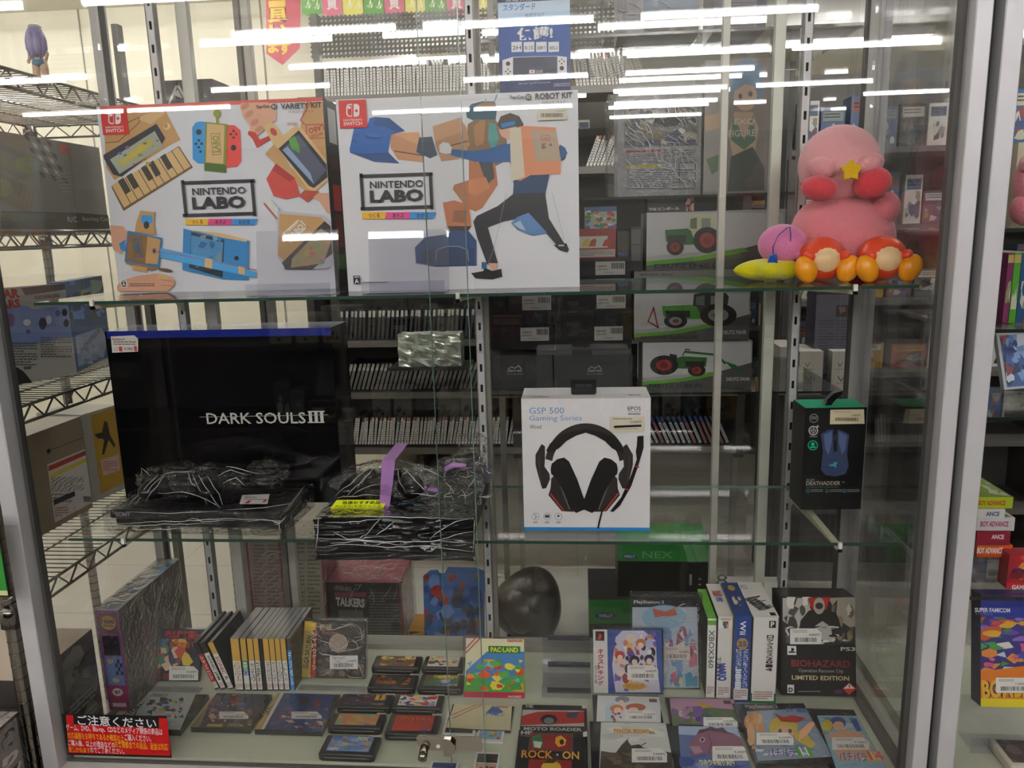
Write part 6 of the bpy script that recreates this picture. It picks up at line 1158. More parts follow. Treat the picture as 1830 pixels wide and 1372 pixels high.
t, f, m, wd, h = px_box('game_box', 'flat dark game case with white Japanese title, lying on the cream cab tractor box', 'box', 1157, 350, 1240, 379, YB2, .1, '#2b292c'); f.text(m, 'THE ピンボール', 1159, 370, 1214, 376, '#c9c5c4', .03); f.blobs(m, 1225, 352, 1240, 378, 10, ['#b85a5a', '#c9a8a0'], 5, .4); m.build('printed_carton', t)
# figure boxes on the unit's upper shelf, bagged
def figbox(x0, y0, x1, y1, lab, seed, z0, base='#a9a7b2', wrap=True, pal=None):
    t, f, m, wd, h = px_box('figure_box', lab, 'box', x0, y0, x1, y1, YB2-.01, .15, dict(base=base, left='#7a7874', top='#8d8b90'), z0); W, H = x1-x0, y1-y0; return t, f, m, wd, h
PAT = dict()
t, f, m, wd, h = figbox(1103, 172, 1251, 345, 'bagged figure box back with dark photo and small print, right above the tractor boxes', 1, ZR[2]+.001, '#8f8d94')
f.rect(m, 1116, 176, 1248, 262, '#6f6a68'); f.blobs(m, 1118, 180, 1246, 260, 44, ['#5a5450', '#a39a8a', '#7a6a54', '#4a4f6a', '#b9b2a8', '#3a3836'], 91, .16); f.rect(m, 1119, 268, 1182, 272, '#b5443c'); f.lines(m, 1120, 275, 1180, 296, 6, '#7a7478', 3); f.rect(m, 1119, 294, 1182, 300, '#b5a93a'); f.lines(m, 1186, 268, 1244, 292, 7, '#6a666c', 4); f.lines(m, 1120, 303, 1240, 340, 9, '#77737a', 5)
for q in ((1213, 290, 1243, 304), (1213, 308, 1243, 322), (1203, 325, 1242, 338)): f.frame(m, *q, 1, '#3a383c')
m.build('printed_carton', t); m = MB(); m.box((-wd/2-.022, -.004, 0), (wd/2+.004, .16, h+.004), '#ffffff', 'foil'); m.build('clear_wrap', t); m = MB(); f.o.y -= .004; glint_creases(f, m, 1106, 180, 1245, 335, 70, 11, .0013, .001, .3, 45); m.build('wrap_fold_glints', t); zz = t.location.z+h+.005
t, f, m, wd, h = figbox(1103, -30, 1247, 146, 'bagged figure box back with grey photo, topmost of the two bagged boxes', 2, ZR[3]+.001, '#9a99a4')
f.rect(m, 1120, -30, 1150, 66, '#b5b3bd'); f.rect(m, 1152, -30, 1246, 22, '#8ba0bd'); f.rect(m, 1152, 22, 1246, 68, '#7c766f'); f.blobs(m, 1152, 20, 1246, 66, 20, ['#8a847a', '#5a5650', '#a8a297'], 92, .2); f.rect(m, 1118, 70, 1181, 77, '#b05a4c'); f.lines(m, 1120, 80, 1180, 96, 5, '#77737a', 3); f.rect(m, 1118, 98, 1181, 102, '#b5a93a'); f.lines(m, 1186, 70, 1244, 92, 7, '#6a666c', 4); f.lines(m, 1120, 105, 1180, 142, 9, '#77737a', 5); f.frame(m, 1213, 98, 1246, 108, 1, '#3a383c')
m.build('printed_carton', t); m = MB(); m.box((-wd/2-.03, -.004, 0), (wd/2+.006, .16, h+.004), '#ffffff', 'foil'); m.build('clear_wrap', t); m = MB(); f.o.y -= .004; glint_creases(f, m, 1104, 0, 1246, 60, 24, 12, .0014, .001, .6, 20); m.build('wrap_fold_glints', t)
t, f, m, wd, h = figbox(1256, 108, 1376, 342, 'figure window box with a blue haired anime portrait on the rear unit', 3, ZR[2]+.001, '#85807c')
f.poly(m, [(1256, 108), (1296, 108), (1296, 342), (1256, 342)], '#a09b96'); f.poly(m, [(1298, 108), (1376, 106), (1376, 342), (1298, 342)], '#8a7f7c'); f.ell(m, 1335, 150, 30, 46, '#5f86ac'); f.ell(m, 1332, 172, 21, 26, '#c9a890'); f.poly(m, [(1308, 140), (1335, 128), (1362, 142), (1352, 156), (1332, 150), (1314, 162)], '#6a92b8'); f.ell(m, 1323, 172, 3.5, 5, '#33486a'); f.ell(m, 1341, 168, 4, 5, '#33486a')
f.poly(m, [(1312, 200), (1345, 200), (1356, 230), (1348, 275), (1310, 282), (1302, 240)], '#c0a28a'); f.poly(m, [(1310, 206), (1330, 250), (1346, 204), (1350, 250), (1330, 268), (1306, 250)], '#5a7a62'); f.poly(m, [(1306, 280), (1345, 262), (1366, 300), (1366, 340), (1300, 342)], '#3a4a3c'); f.poly(m, [(1258, 208), (1290, 200), (1296, 226), (1260, 236)], '#c4a88a'); f.poly(m, [(1262, 285), (1284, 276), (1290, 300), (1272, 312)], '#5a7a54')
f.text(m, 'EXQ', 1312, 212, 1348, 224, '#d9d6d2', .01); f.text(m, 'FIGURE', 1302, 232, 1350, 244, '#cdc9c4', .01); m.build('printed_carton', t)
t, f, m, wd, h = figbox(1273, -60, 1367, 100, 'violet grey figure box back hanging high on the rear unit beside the bagged boxes', 4, ZR[3]+.001, '#6f6a80'); f.poly(m, [(1303, -60), (1352, -60), (1352, 84), (1303, 84)], '#9a96a2'); f.lines(m, 1306, 4, 1348, 50, 9, '#5f5b66', 6); f.frame(m, 1320, 58, 1344, 72, .8, '#5a5662'); m.build('printed_carton', t)
# things on the unit's base
t, f, m, wd, h = px_box('toy_box', 'black boxed die-cast toy with a bright green lid panel', 'box', 1104, 968, 1266, 1080, 2.02, .14, dict(base='#1a1b1c', top='#2f8a3a'), None, 'plastic'); t.location.z = ZR[0]+.14; 
h = aY(1104, 968, 2.02).z-t.location.z; f = FR(t, wd, h); m = carton(t, wd, .14, h, dict(base='#1c1d1e', top='#2f8a3a'), 'plastic'); f.rect(m, 1100, 960, 1270, 1003, '#2d8438'); f.ell(m, 1125, 994, 13, 4.5, '#3a4a86'); f.text(m, 'WELLY', 1115, 991.5, 1135, 996, '#c9c9d2', .03); f.text(m, 'NEX', 1148, 985, 1202, 997, '#7fae84', .0); f.text(m, '1:24', 1214, 937, 1264, 962, '#8a8d8a'); m.build('printed_carton', t); zb2 = t.location.z
t, f, m, wd, h = px_box('toy_box', 'wide black toy box with a green front corner, under the green lidded toy box', 'box', 1053, 1022, 1290, 1165, 2.0, .2, dict(base='#222324', top='#39393a'), ZR[0]+.001, 'plastic'); h = zb2-t.location.z-.001; f = FR(t, wd, h); m = carton(t, wd, .2, h, dict(base='#222324', top='#39393a'), 'plastic')
f.poly(m, [(1053, 1064), (1128, 1064), (1128, 1114), (1050, 1114)], '#277a30'); f.ell(m, 1082, 1100, 19, 6, '#25356a'); f.text(m, 'WELLY', 1070, 1097, 1095, 1103, '#b9b9c4', .03); f.text(m, '1:18', 1232, 1026, 1300, 1046, '#9a9a9a', .0); m.build('printed_carton', t)
# talkers box, superhero card, glossy shell
t, f, m, wd, h = px_box('talking_toy_box', 'dark talking toy box with red edges wrapped in film', 'box', 594, 1040, 722, 1172, 1.98, .16, dict(base='#221f22', top='#a24a5c', left='#8a2f3c', right='#8a2f3c'), ZR[0]+.001)
f.text(m, 'SPIDER-MAN', 598, 1047, 628, 1056, '#8a7a7c', .03, rot=-6); f.rect(m, 598, 1058, 655, 1066, '#8a3a4c'); f.text(m, 'TALKERS', 600, 1068, 652, 1084, '#c9c5c4', .05, rot=-3); f.lines(m, 660, 1058, 716, 1150, 18, '#6a6668', 3); f.rect(m, 606, 1090, 650, 1120, '#5a5c58'); f.rect(m, 655, 1148, 722, 1170, '#6e6a6a'); f.poly(m, [(712, 1040), (722, 1040), (724, 1172), (718, 1172)], '#7c2a38'); m.build('printed_carton', t); m = MB(); m.box((-wd/2-.006, -.005, 0), (wd/2+.006, .165, h+.006), '#ffffff', 'foil'); m.build('clear_wrap', t); m = MB(); g = Face(t, (-wd/2, 0, h+.006), (1, 0, 0), (0, 1, 0), wd, .16); glint_creases(g, m, 605, 1012, 722, 1038, 16, 13, .0012, .001, 1.2, -20); f.o.y -= .005; glint_creases(f, m, 600, 1045, 718, 1100, 10, 14, .0011, .001, .8, -50); m.build('wrap_fold_glints', t)
t = thing('blister_card', 'blue and red printed blister card with a notched top edge behind the cartridges', 'card', tuple(aY(812, 1170, 1.93))); t.location.z = ZR[0]+.001; f = FR(t, 1, 1, x0=-.5)
q = [f.uv(x, y) for x, y in ((760, 1180), (866, 1180), (866, 1020), (848, 1014), (800, 1013), (795, 1024), (786, 1024), (782, 1018), (768, 1019), (756, 1030))]; m = MB(); m.prism([(a-.5, b) for a, b in q], 0, .002, '#3a66a8'); f.k = 1
f.w = q[2][0]; f.h = q[3][1]
f.o.x -= 0
f.blobs(m, 758, 1026, 862, 1150, 60, ['#3a6ab0', '#a8322c', '#2a4a8a', '#4a3a3a', '#6a8ac4', '#24385f', '#8a5a4a', '#b83a30', '#33405a'], 95, .14); f.rect(m, 762, 1146, 790, 1164, '#b9b4a8'); f.lines(m, 764, 1149, 788, 1160, 3, '#333', 4); m.build('printed_card', t)
m = MB(); m.box((-.02, 0, 0), (.02, .02, .012), '#b08a2a', 'card'); m.build('foot', t)
t, f, m, wd, h = px_box('toy_box', 'small yellow and black box beside the talking toy box', 'box', 732, 1128, 760, 1172, 1.96, .1, '#b8862c', ZR[0]+.001); f.poly(m, [(732, 1080), (760, 1080), (760, 1126), (732, 1134)], '#1d1c1f'); m.build('printed_carton', t)
t = thing('helmet_toy', 'glossy dark rounded toy shell in film behind the yellow cover case', 'toy', (aY(945, 1100, 2.03).x, 2.03, ZR[0]+.001)); m = MB()
m.ell((0, 0, .105), (.098, .10, .104), '#2b2422', 'plastic', (0, .25, 0), fn=lambda d: 1+.06*math.sin(3*math.atan2(d.x, d.z)+1)); m.build('shell', t)
m = MB(); m.ell((-.01, -.02, .112), (.075, .088, .075), '#3a2c2a', 'plastic', (0, .25, 0)); m.build('visor', t); m = MB(); m.box((-.06, -.04, 0), (.07, .06, .03), '#1a1a1c', 'plastic'); m.build('stand', t)
for x0, y0, x1, y1, c, lab in ((447, 965, 512, 1108, '#a08a84', 'tall beige toy carton with a red left edge behind the gold game spines'), (516, 962, 586, 1120, '#a39d8e', 'tall cream toy carton printed with columns of small text, left of the talking toy box')):
    t, f, m, wd, h = px_box('toy_box', lab, 'box', x0, y0, x1, y1, 1.97, .12, dict(base=c, right='#7a2a36', left='#8a3440', top='#b0a89c'), ZR[0]+.001); W = x1-x0
    f.lines(m, x0+W*.1, y0+8, x0+W*.4, y1-20, 18, '#6d675c', int(x0)); f.lines(m, x0+W*.48, y0+8, x0+W*.8, y1-20, 18, '#6d675c', int(x1)); f.rect(m, x0, y0, x0+W*.05, y1+30, '#7d2c38'); f.rect(m, x0+W*.88, y0, x1, y1+30, '#963a4a'); m.build('printed_carton', t)
    m = MB(); m.box((-wd/2-.004, -.005, 0), (wd/2+.004, .125, h+.005), '#ffffff', 'foil'); m.build('clear_wrap', t); m = MB(); f.o.y -= .005; glint_creases(f, m, x0+4, y0+20, x1-4, y1-10, 14, int(x0), .0012, .001, 1.0, -50); m.build('wrap_fold_glints', t)
#@@CDS
# ------------------------------------------------------------------ dark disc shelving further back
YC = 3.0; BX0, BX1 = -1.02, .62
BZ = [EYE+v for v in (.497, .215, -.05, -.419, -.627, -.856)]
cu = thing('disc_shelving', 'tall dark shelving full of upright disc cases behind the showcase', 'shelf', ((BX0+BX1)/2, YC, 0))
m = MB(); m.box((BX0, YC+.2, EYE-.88), (BX1, YC+.22, EYE+.38), '#2a2725', 'dark'); part(m, 'back_panel', cu)
for x in (BX0-.03, -.25, BX1): m = MB(); m.box((x, YC-.02, EYE-.9), (x+.03, YC+.22, EYE+.4), '#332f2d', 'dark'); part(m, 'side_panel', cu)
for x in (BX0-.02, -.24, BX1+.005): m = MB(); m.box((x, YC+.06, 0), (x+.02, YC+.09, EYE-.9), '#8d8a86', 'alu'); part(m, 'leg', cu)
for z in BZ: m = MB(); m.box((BX0, YC-.03, z-.02), (BX1, YC+.2, z), '#3a3633', 'dark'); m.box((BX0, YC-.032, z-.022), (BX1, YC-.03, z+.004), '#6a6660', 'plastic'); part(m, 'shelf_board', cu)
proto = {}
def disc(kind):
    if kind not in proto:
        hgt, wd, base, band, bh = kind; t = thing('disc_case', '', 'disc case'); m = MB(); m.box((-wd/2, 0, 0), (wd/2, .12, hgt), '#3b3a3c', 'jewel')
        m.build('case_body', t); m = MB(); f = FR(t, wd, hgt); f.frac = True; f.rect(m, 8, bh, 92, 96, base); f.rect(m, 8, 3, 92, bh, band)
        rr = random.Random(len(proto)); f.lines(m, 25, bh+6, 75, 90, 9, '#5a5855', len(proto)); m.build('spine_card', t); proto[kind] = [t, 0]
    return proto[kind]
def row(x0, x1, z, kinds, pitch, tilt, lab, grp, Y=YC+.01, jit=.05, xs=None):
    x = x0
    while x < x1:
        k = R.choice(kinds); e = disc(k); t = e[0] if not e[1] else None; rot = (R.uniform(-.03, .03), tilt+R.uniform(-jit, jit), 0)
        zz = z+.001+abs(math.sin(rot[1]))*k[1]/2
        if t is None: t = dup(e[0], (x, Y, zz), rot, lab, grp)
        else: t.location = (x, Y, zz); t.rotation_euler = rot; t['label'] = lab; t['group'] = grp
        e[1] = 1; x += max(k[1]/math.cos(rot[1])+.0012, pitch)
CDw = [(.122, .0105, '#dcd8d0', '#8a857d', 16), (.122, .0105, '#e4e0d8', '#b0603c', 14), (.122, .0105, '#d0ccc4', '#4a4a4c', 18), (.122, .0105, '#d8d4cc', '#c9c4b9', 10)]
PSP = [(.118, .0115, '#2e2d30', '#c9c6c0', 24), (.118, .0115, '#333236', '#b9b6b0', 22), (.118, .0115, '#3a3036', '#c4c1bb', 25)]
GR = [(.118, .0125, '#6d6c66', '#bdb9b0', 26), (.118, .0125, '#7a776e', '#b9b5ab', 28)]
BL = [(.125, .0125, '#aeb0b2', '#38497a', 24), (.125, .0125, '#a8abae', '#3d4f86', 22), (.125, .0125, '#8a5a58', '#3a4a7c', 24)]
row(-.93, -.26, BZ[3]+.001, PSP, .0185, .10, 'thin dark disc case with a pale top band in the row behind the foil parcel', 'dark cases on the disc shelving')
row(-.93, -.27, BZ[4]+.001, GR, .018, .32, 'thin grey disc case leaning in the middle row of the disc shelving', 'leaning grey cases on the disc shelving', jit=.02)
row(-.91, -.26, BZ[5]+.001, CDw, .0125, .16, 'thin white spined disc case in the brightest row of the disc shelving', 'white disc cases on the disc shelving')
row(-.21, .02, BZ[5]+.001, CDw, .0125, .10, 'thin white spined disc case next to the headset box in the brightest row', 'white disc cases by the headset box')
row(.24, .60, BZ[5]+.001, BL, .021, -.42, 'slanting disc case with a dark blue top, right of the headset box', 'slanting blue topped cases', jit=.03)
row(-.95, -.3, BZ[0]+.001, CDw[2:], .0125, .04, 'film wrapped disc case standing on top of the disc shelving above the robot kit box', 'wrapped cases on the shelving top', jit=.02)
row(.05, .22, BZ[1]+.001, CDw, .013, .36, 'white disc case leaning just right of the robot kit box', 'leaning cases beside the robot kit box', jit=.03)
row(.02, .2, BZ[0]+.001, CDw, .013, -.12, 'disc case in the high row right of the blue film pack', 'cases beside the blue film pack', jit=.04)
row(-.93, -.28, BZ[2]+.001, [(.118, .0125, '#8a7d6d', '#5a4a44', 20), (.118, .0125, '#a39a8a', '#7a5a4a', 20)], .017, .2, 'brown and cream paperback just under the upper shelf edge', 'paperbacks under the upper shelf', jit=.04)
# foil wrapped parcel in the disc shelving
m = MB(); zl = aY(772, 652, 2.86).z; m.box((aY(700, 652, 2.86).x, 2.80, zl-.012), (aY(840, 652, 2.86).x, YC-.03, zl-.001), '#2a2826', 'dark'); part(m, 'front_ledge', cu)
t = thing('foil_parcel', 'crumpled silver wrapped parcel on the disc shelving behind the blue topped box', 'parcel', (aY(772, 640, 2.86).x, 2.86, aY(772, 652, 2.86).z)); m = MB(); bm = bmesh.new(); bmesh.ops.create_cube(bm, size=1); bmesh.ops.subdivide_edges(bm, edges=bm.edges[:], cuts=14, use_grid_fill=True)
for v in bm.verts:
    p = Vector((v.co.x*.235, v.co.y*.09, v.co.z*.12+.062)); v.co = p+Vector((0, -1, .4))*.012*noise.fractal(p*40, 1, 2, 3)
m.bm(bm, '#c9d2c6', 'crinkle'); m.build('wrapping', t)
# perforated header, banners
m = MB(); a, b = aY(553, 60, 3.05), aY(1107, 60, 3.05); m.box((a.x, 3.05, aY(700, 98, 3.05).z), (b.x, 3.06, aY(700, 22, 3.05).z), '#26221f', 'perforated'); t = m.build('perforated_header'); tag(t, 'dark perforated metal header panel above the disc shelving', 'panel')
GRN, PNK, YEL, RED_ = '#5a9a3a', '#c9657a', '#d9d05a', '#b8323c'
t = thing('hanging_banner', 'large red pennant with yellow Japanese lettering hanging at the top left', 'banner', tuple(aY(505, 0, 3.6))); f = FR(t, 4, 4, x0=-2); f.o.z = -2; t.location.z = CEIL-.01; f.root = t; f.inv = MW(t).inverted()
q = [f.uv(x, y) for x, y in ((474, -200), (540, -200), (536, 86), (505, 116), (476, 96))]; m = MB(); m.face([f.P(p, 0) for p in q][::-1], '#b8384a', 'card'); m.face([f.P(p, -2) for p in q], '#b8384a', 'card')
f.k = 1
for s, y0, y1 in (('買', 1, 41), ('い', 43, 66), ('ま', 69, 95), ('す', 73, 98)):
    x0 = {'買': 477, 'い': 481, 'ま': 478, 'す': 498}[s]; x1 = {'買': 516, 'い': 514, 'ま': 498, 'す': 520}[s]; f.text(m, s, x0, y0, x1, y1, '#4a2a1e', .1); f.text(m, s, x0, y0, x1, y1, '#d9b83a', .05)
m.v = [(v[0], v[1], v[2]) for v in m.v]; m.build('pennant', t)
for k in range(9):
    x0 = 540+k*37; c = (GRN, PNK, YEL)[k % 3]; a, b = aY(x0, 24, 3.5), aY(x0+35, 24, 3.5)
    t = thing('hanging_banner', ('green', 'pink', 'yellow')[k % 3]+' paper pennant with looping Japanese lettering in the row under the ceiling', 'banner', ((a.x+b.x)/2, 3.5, a.z-.02), group=('green', 'pink', 'yellow')[k % 3]+' pennants in a row'); wd = b.x-a.x; hh = CEIL-a.z
    m = MB(); m.prism([(-wd/2, .02), (0, 0), (wd/2, .02), (wd/2, hh), (-wd/2, hh)], 0, .001, c); f = FR(t, wd, hh); f.frac = True
    f.k = 2; f.text(m, 'どんどん', 6, 62, 94, 84, '#efe9d0', .04, rot=-8) if k % 3 != 1 else f.text(m, '買', 22, 55, 78, 86, '#e9d9d9', .03); m.build('pennant', t)
# black toy box with arrow emblem behind the keyboard kit
t, f, m, wd, h = px_box('toy_box', 'black box with a white arrowhead emblem on the shelf behind the keyboard picture kit', 'box', 296, 144, 384, 200, 2.3, .22, dict(base='#35302e', right='#4a4542', top='#2c2826')); t.rotation_euler = (0, 0, 0); f.line(m, [(300, 190), (317, 150), (332, 178)], 4, '#b9b0a8'); f.poly(m, [(308, 168), (318, 160), (326, 176), (316, 172)], '#b9b0a8'); m.build('printed_carton', t); zz = t.location.z
sh = thing('side_shelf', 'thin grey shelf holding the arrowhead emblem box', 'shelf', (-1.2, 2.28, 0)); m = MB(); m.box((-1.45, 2.28, zz-.02), (-.78, 2.55, zz-.001), '#8d8a84', 'paint'); part(m, 'shelf_board', sh)
for x in (-1.44, -.8): m = MB(); m.box((x, 2.5, 0), (x+.02, 2.53, zz+.3), '#5c5955', 'alu'); part(m, 'shelf_post', sh)
#@@AISLE
# ------------------------------------------------------------------ further shop shelving right of the rear unit
def gondola(name, lab, x0, x1, y, d, zs, col='#3c3a38', back=True, facing=-1):
    t = thing(name, lab, 'shelf', ((x0+x1)/2, y, 0)); zt = max(zs)+.3
    for x in (x0, x1-.02): m = MB(); m.box((x, y, 0), (x+.02, y+d, zt), col, 'dark'); part(m, 'side_panel', t)
    if back: yy = y+d-.01 if facing < 0 else y; m = MB(); m.box((x0+.02, yy, 0), (x1-.02, yy+.01, zt), '#4a4744' if facing < 0 else '#161514', 'dark'); part(m, 'back_panel', t)
    for z in zs: m = MB(); m.box((x0+.02, y, z-.02), (x1-.02, y+d, z), '#5a5753' if facing < 0 else '#242220', 'dark'); part(m, 'shelf_board', t)
    return t
PALS = ['#c9c4bc', '#4a5a7a', '#8a4a44', '#5a5a5c', '#b9b5a0', '#3a5f8a', '#a8a4a0', '#6a4a5a', '#7d8a86', '#2e2e34', '#d0cfcb', '#a8843a']
BP = {}
def goods(x0, x1, y, z, lab, grp, hmax=.2, n=9, rng=R, flip=False):
    x = x0+.01
    while x < x1-.04:
        key = (rng.randrange(14)); 
        if key not in BP:
            rr = random.Random(key*7+1); c = PALS[key % len(PALS)]; wd, h = rr.uniform(.05, .13), rr.uniform(.09, .19); t = thing('boxed_goods', '', 'box'); m = MB(); m.box((-wd/2, 0, 0), (wd/2, .09, h), c)
            for side in (0, 1):
                f = FR(t, wd, h) if not side else Face(t, (wd/2, .09, 0), (-1, 0, 0), (0, 0, 1), wd, h); f.frac = True
                f.rect(m, 8, 8, 92, 30, rr.choice(PALS)); f.blobs(m, 8, 34, 92, 92, 10, PALS, key, .3); f.lines(m, 12, 12, 80, 26, 2, '#2a2a2c', key)
            m.build('printed_carton', t); BP[key] = [t, 0, wd, h]
        e = BP[key]; s = 1
        if e[3] > hmax: x += .01; continue
        loc = (x+e[2]/2, y, z+.001)
        if e[1]: t = dup(e[0], loc, (0, 0, 0), lab, grp)
        else: t = e[0]; t.location = loc; t['label'] = lab; t['group'] = grp; e[1] = 1
        x += e[2]+rng.uniform(.004, .03)
for (nm, x0, x1, y, zs, lab) in (('shop_shelving', .76, 1.80, 2.95, (.35, .62, .89, 1.16, 1.43, 1.70), 'dark shop shelving of small goods right of the rear display unit'), ('shop_shelving', 1.85, 3.3, 3.6, (.4, .7, 1.0, 1.3, 1.6, 1.9), 'dark shop shelving of small goods standing furthest back'), ('shop_shelving', -.95, 1.7, 4.6, (.5, .85, 1.55, 1.9), 'long dark shop shelving behind the disc shelving')):
    lab2 = lab.split(' of small goods')[0]+lab.split(' of small goods')[-1] if 'small goods' in lab else lab; gondola(nm, lab, x0, x1, y, .3, zs)
    for z in zs[-4:]: goods(x0+.06, x1-.08, y+.08, z, 'small printed box on the '+lab2, 'boxes on the '+lab2, .2)
# white numbered boxes behind the mouse box
for k, (x0, y0, x1, y1, lab) in enumerate(((1391, 620, 1424, 705, 'white box glimpsed between the pale stile and the slotted upright'), (1426, 628, 1468, 705, 'white box marked V and VI behind the slotted upright'), (1484, 628, 1516, 705, 'white box marked with numerals beside the rear corner post'))):
    t, f, m, wd, h = px_box('numbered_box', lab, 'box', x0, y0, x1, y1, 2.5, .16, dict(base='#b9b5ad', left='#a39f96', top='#cfcbc2'))
    if k: f.text(m, 'V', x0+12, 648, x0+22, 656, '#5a564e', -.005); f.text(m, 'VI', x0+12, 672, x0+30, 682, '#5a564e', -.005); f.lines(m, x0+8, 659, x0+28, 662, 1, '#8a867d', 3); f.lines(m, x0+10, 684, x0+30, 687, 1, '#8a867d', 4)
    m.build('printed_carton', t); zf = t.location.z
t, f, m, wd, h = px_box('figure_box', 'dark violet window box with small print behind the slotted upright', 'box', 1452, 522, 1522, 672, 2.55, .1, '#2e2c33'); f.rect(m, 1456, 526, 1519, 668, '#5f5c69'); f.rect(m, 1494, 545, 1519, 566, '#3a3538'); f.poly(m, [(1498, 548), (1510, 548), (1512, 556), (1502, 560)], '#7a5a54'); f.lines(m, 1462, 572, 1490, 650, 14, '#4a4753', 5); f.lines(m, 1495, 572, 1516, 650, 14, '#4a4753', 6); m.build('printed_carton', t)
t = thing('goods_stand', 'dark metal stand carrying the white numbered boxes', 'stand', (.8, 2.48, 0)); m = MB(); m.box((.70, 2.48, zf-.03), (1.35, 2.75, zf-.001), '#33302e', 'dark'); part(m, 'stand_top', t)
zf2 = bpy.data.objects['figure_box.00'+'5'].location.z if 'figure_box.005' in bpy.data.objects else zf
for x in (.71, 1.32): m = MB(); m.box((x, 2.72, 0), (x+.02, 2.74, EYE+.2), '#4a4744', 'alu'); part(m, 'stand_leg', t)
# unseen shelving behind the viewer, added near black to block floor glare
gondola('glare_block_shelving', 'tall dark shelving across the aisle, mirrored in the black console box', -2.6, 2.6, -1.0, .4, (.3, .65, 1.0), '#1c1a19', facing=1)
for z in (.65, 1.0): goods(-1.3, .6, -.75, z, 'small printed box across the aisle, mirrored in the black console box', 'boxes across the aisle', .25)
#@@NEXT
# ------------------------------------------------------------------ neighbouring showcase at the right edge
nc = thing('glass_showcase', 'neighbouring aluminium showcase of boxed cartridges cut off at the right', 'showcase', (1.2, 1.25, 0))
NX = .614
for a, b, y in ((NX, NX+.028, 1.235), (1.9, 1.93, 1.235), (NX+.004, NX+.02, 1.70), (1.9, 1.93, 1.70)): m = MB(); m.bbox((a, y, ZB-.04), (b, y+.04, TOP), AL, 'alu', .0015); part(m, 'frame_post', nc)
m = MB(); m.box((NX+.03, 1.275, ZB-.02), (1.9, 1.74, ZB), '#c9cdb8', 'board'); part(m, 'base_board', nc)
m = MB(); m.box((NX, 1.235, ZB-.45), (1.93, 1.275, ZB-.006), '#d8d5cf', 'paint'); part(m, 'front_sill', nc); m = MB(); m.box((NX, 1.276, .02), (1.92, 1.74, ZB-.021), '#bdb9b0', 'paint'); part(m, 'plinth', nc)
m = MB(); m.box((.599, 1.262, 0), (.613, 1.268, TOP), '#2c2624', 'dark'); part(m, 'gap_filler', nc)
m = MB(); m.box((NX+.03, 1.262, ZB), (1.9, 1.266, TOP), '#ffffff', 'glass'); part(m, 'door_pane', nc); m = MB(); m.box((NX+.012, 1.276, ZB), (NX+.016, 1.7, TOP), '#ffffff', 'glass'); part(m, 'side_pane', nc)
NZ = [aY(1810, 408, 1.33).z, aY(1810, 588, 1.33).z, aY(1800, 745, 1.33).z, aY(1800, 1066, 1.33).z]
for z in NZ: m = MB(); m.box((NX+.035, 1.33, z-.006), (1.88, 1.68, z), '#ffffff', 'glass'); m.box((NX+.035, 1.329, z-.006), (1.88, 1.33, z), '#26302c', 'edge'); m.tube([(NX+.06, 1.325, z-.006), (NX+.06, 1.66, z-.006)], .005, '#8d8a84', 'alu', 8); part(m, 'glass_shelf', nc)
m = MB(); m.bbox((1.05, 1.66, ZB), (1.07, 1.68, TOP), '#b0aeaa', 'alu', .001); part(m, 'slotted_upright', nc)
for k, (x0, x1, c) in enumerate(((1790, 1800, '#7a2a5a'), (1801, 1813, '#4a9a2e'), (1814, 1827, '#25507a'), (1828, 1842, '#d0603a'), (1843, 1858, '#8a8a8a'))):
    t, f, m, wd, h = px_box('book', ('plum', 'green', 'navy', 'orange', 'grey')[k]+' spined tall book in the neighbouring showcase', 'book', x0, 452, x1, 586, 1.40, .18, dict(base=c, top='#d5cfae'), NZ[1]+.001); f.frac = True; f.rect(m, 0, 3, 100, 14, '#b0a05a') if k < 2 else None; f.blobs(m, 10, 40, 90, 80, 6, [c, '#c9c3b0', '#8a9a6a'], k, .5); m.build('book_body', t)
t, f, m, wd, h = px_box('picture_board', 'speckled cream boxed item standing on the top shelf of the neighbouring showcase', 'box', 1806, 255, 1870, 404, 1.42, .1, dict(base='#c9c3a8'), NZ[0]+.001); f.blobs(m, 1806, 300, 1870, 400, 26, ['#8a8470', '#2e2b28', '#b5ae94'], 66, .03); m.build('printed_carton', t)
t = thing('plush_toy', 'pink plush toy cut off by the right edge, in front of the speckled box', 'plush toy', tuple(aY(1846, 350, 1.36))); t.location.z = NZ[0]+.001
m = MB(); m.ell((0, 0, .075), (.03, .03, .045), '#e08a98', 'plush'); m.ell((0, .0, .03), (.032, .03, .03), '#d97f8e', 'plush'); m.build('body', t); m = MB(); m.ell((-.022, -.015, .10), (.012, .01, .014), '#d9a0a4', 'plush'); m.ell((-.026, -.024, .10), (.006, .004, .006), '#c43a44', 'plush'); m.build('paw', t)
t, f, m, wd, h = px_box('game_case', 'tilted game case with blue winter cover art in the neighbouring showcase', 'game case', 1794, 592, 1880, 706, 1.40, .012, dict(base='#b9bcc0'), NZ[2]+.035); t.rotation_euler = (-.3, -.08, 0); f = FR(t, wd, h); f.frac = True; f.rect(m, 6, 4, 96, 96, '#3a5a9a'); f.blobs(m, 6, 4, 96, 96, 40, ['#5a7ab8', '#2a3f7a', '#c9d4e4', '#8a3a44', '#7a9ad0', '#1e2a50'], 67, .2); m.build('case_front', t)
t = thing('display_easel', 'clear easel carrying the tilted blue game case', 'display stand', tuple(aY(1840, 745, 1.38))); t.location.z = NZ[2]+.001; m = MB(); m.box((-.06, 0, 0), (.06, .05, .03), '#ffffff', 'acrylic'); m.build('block', t)
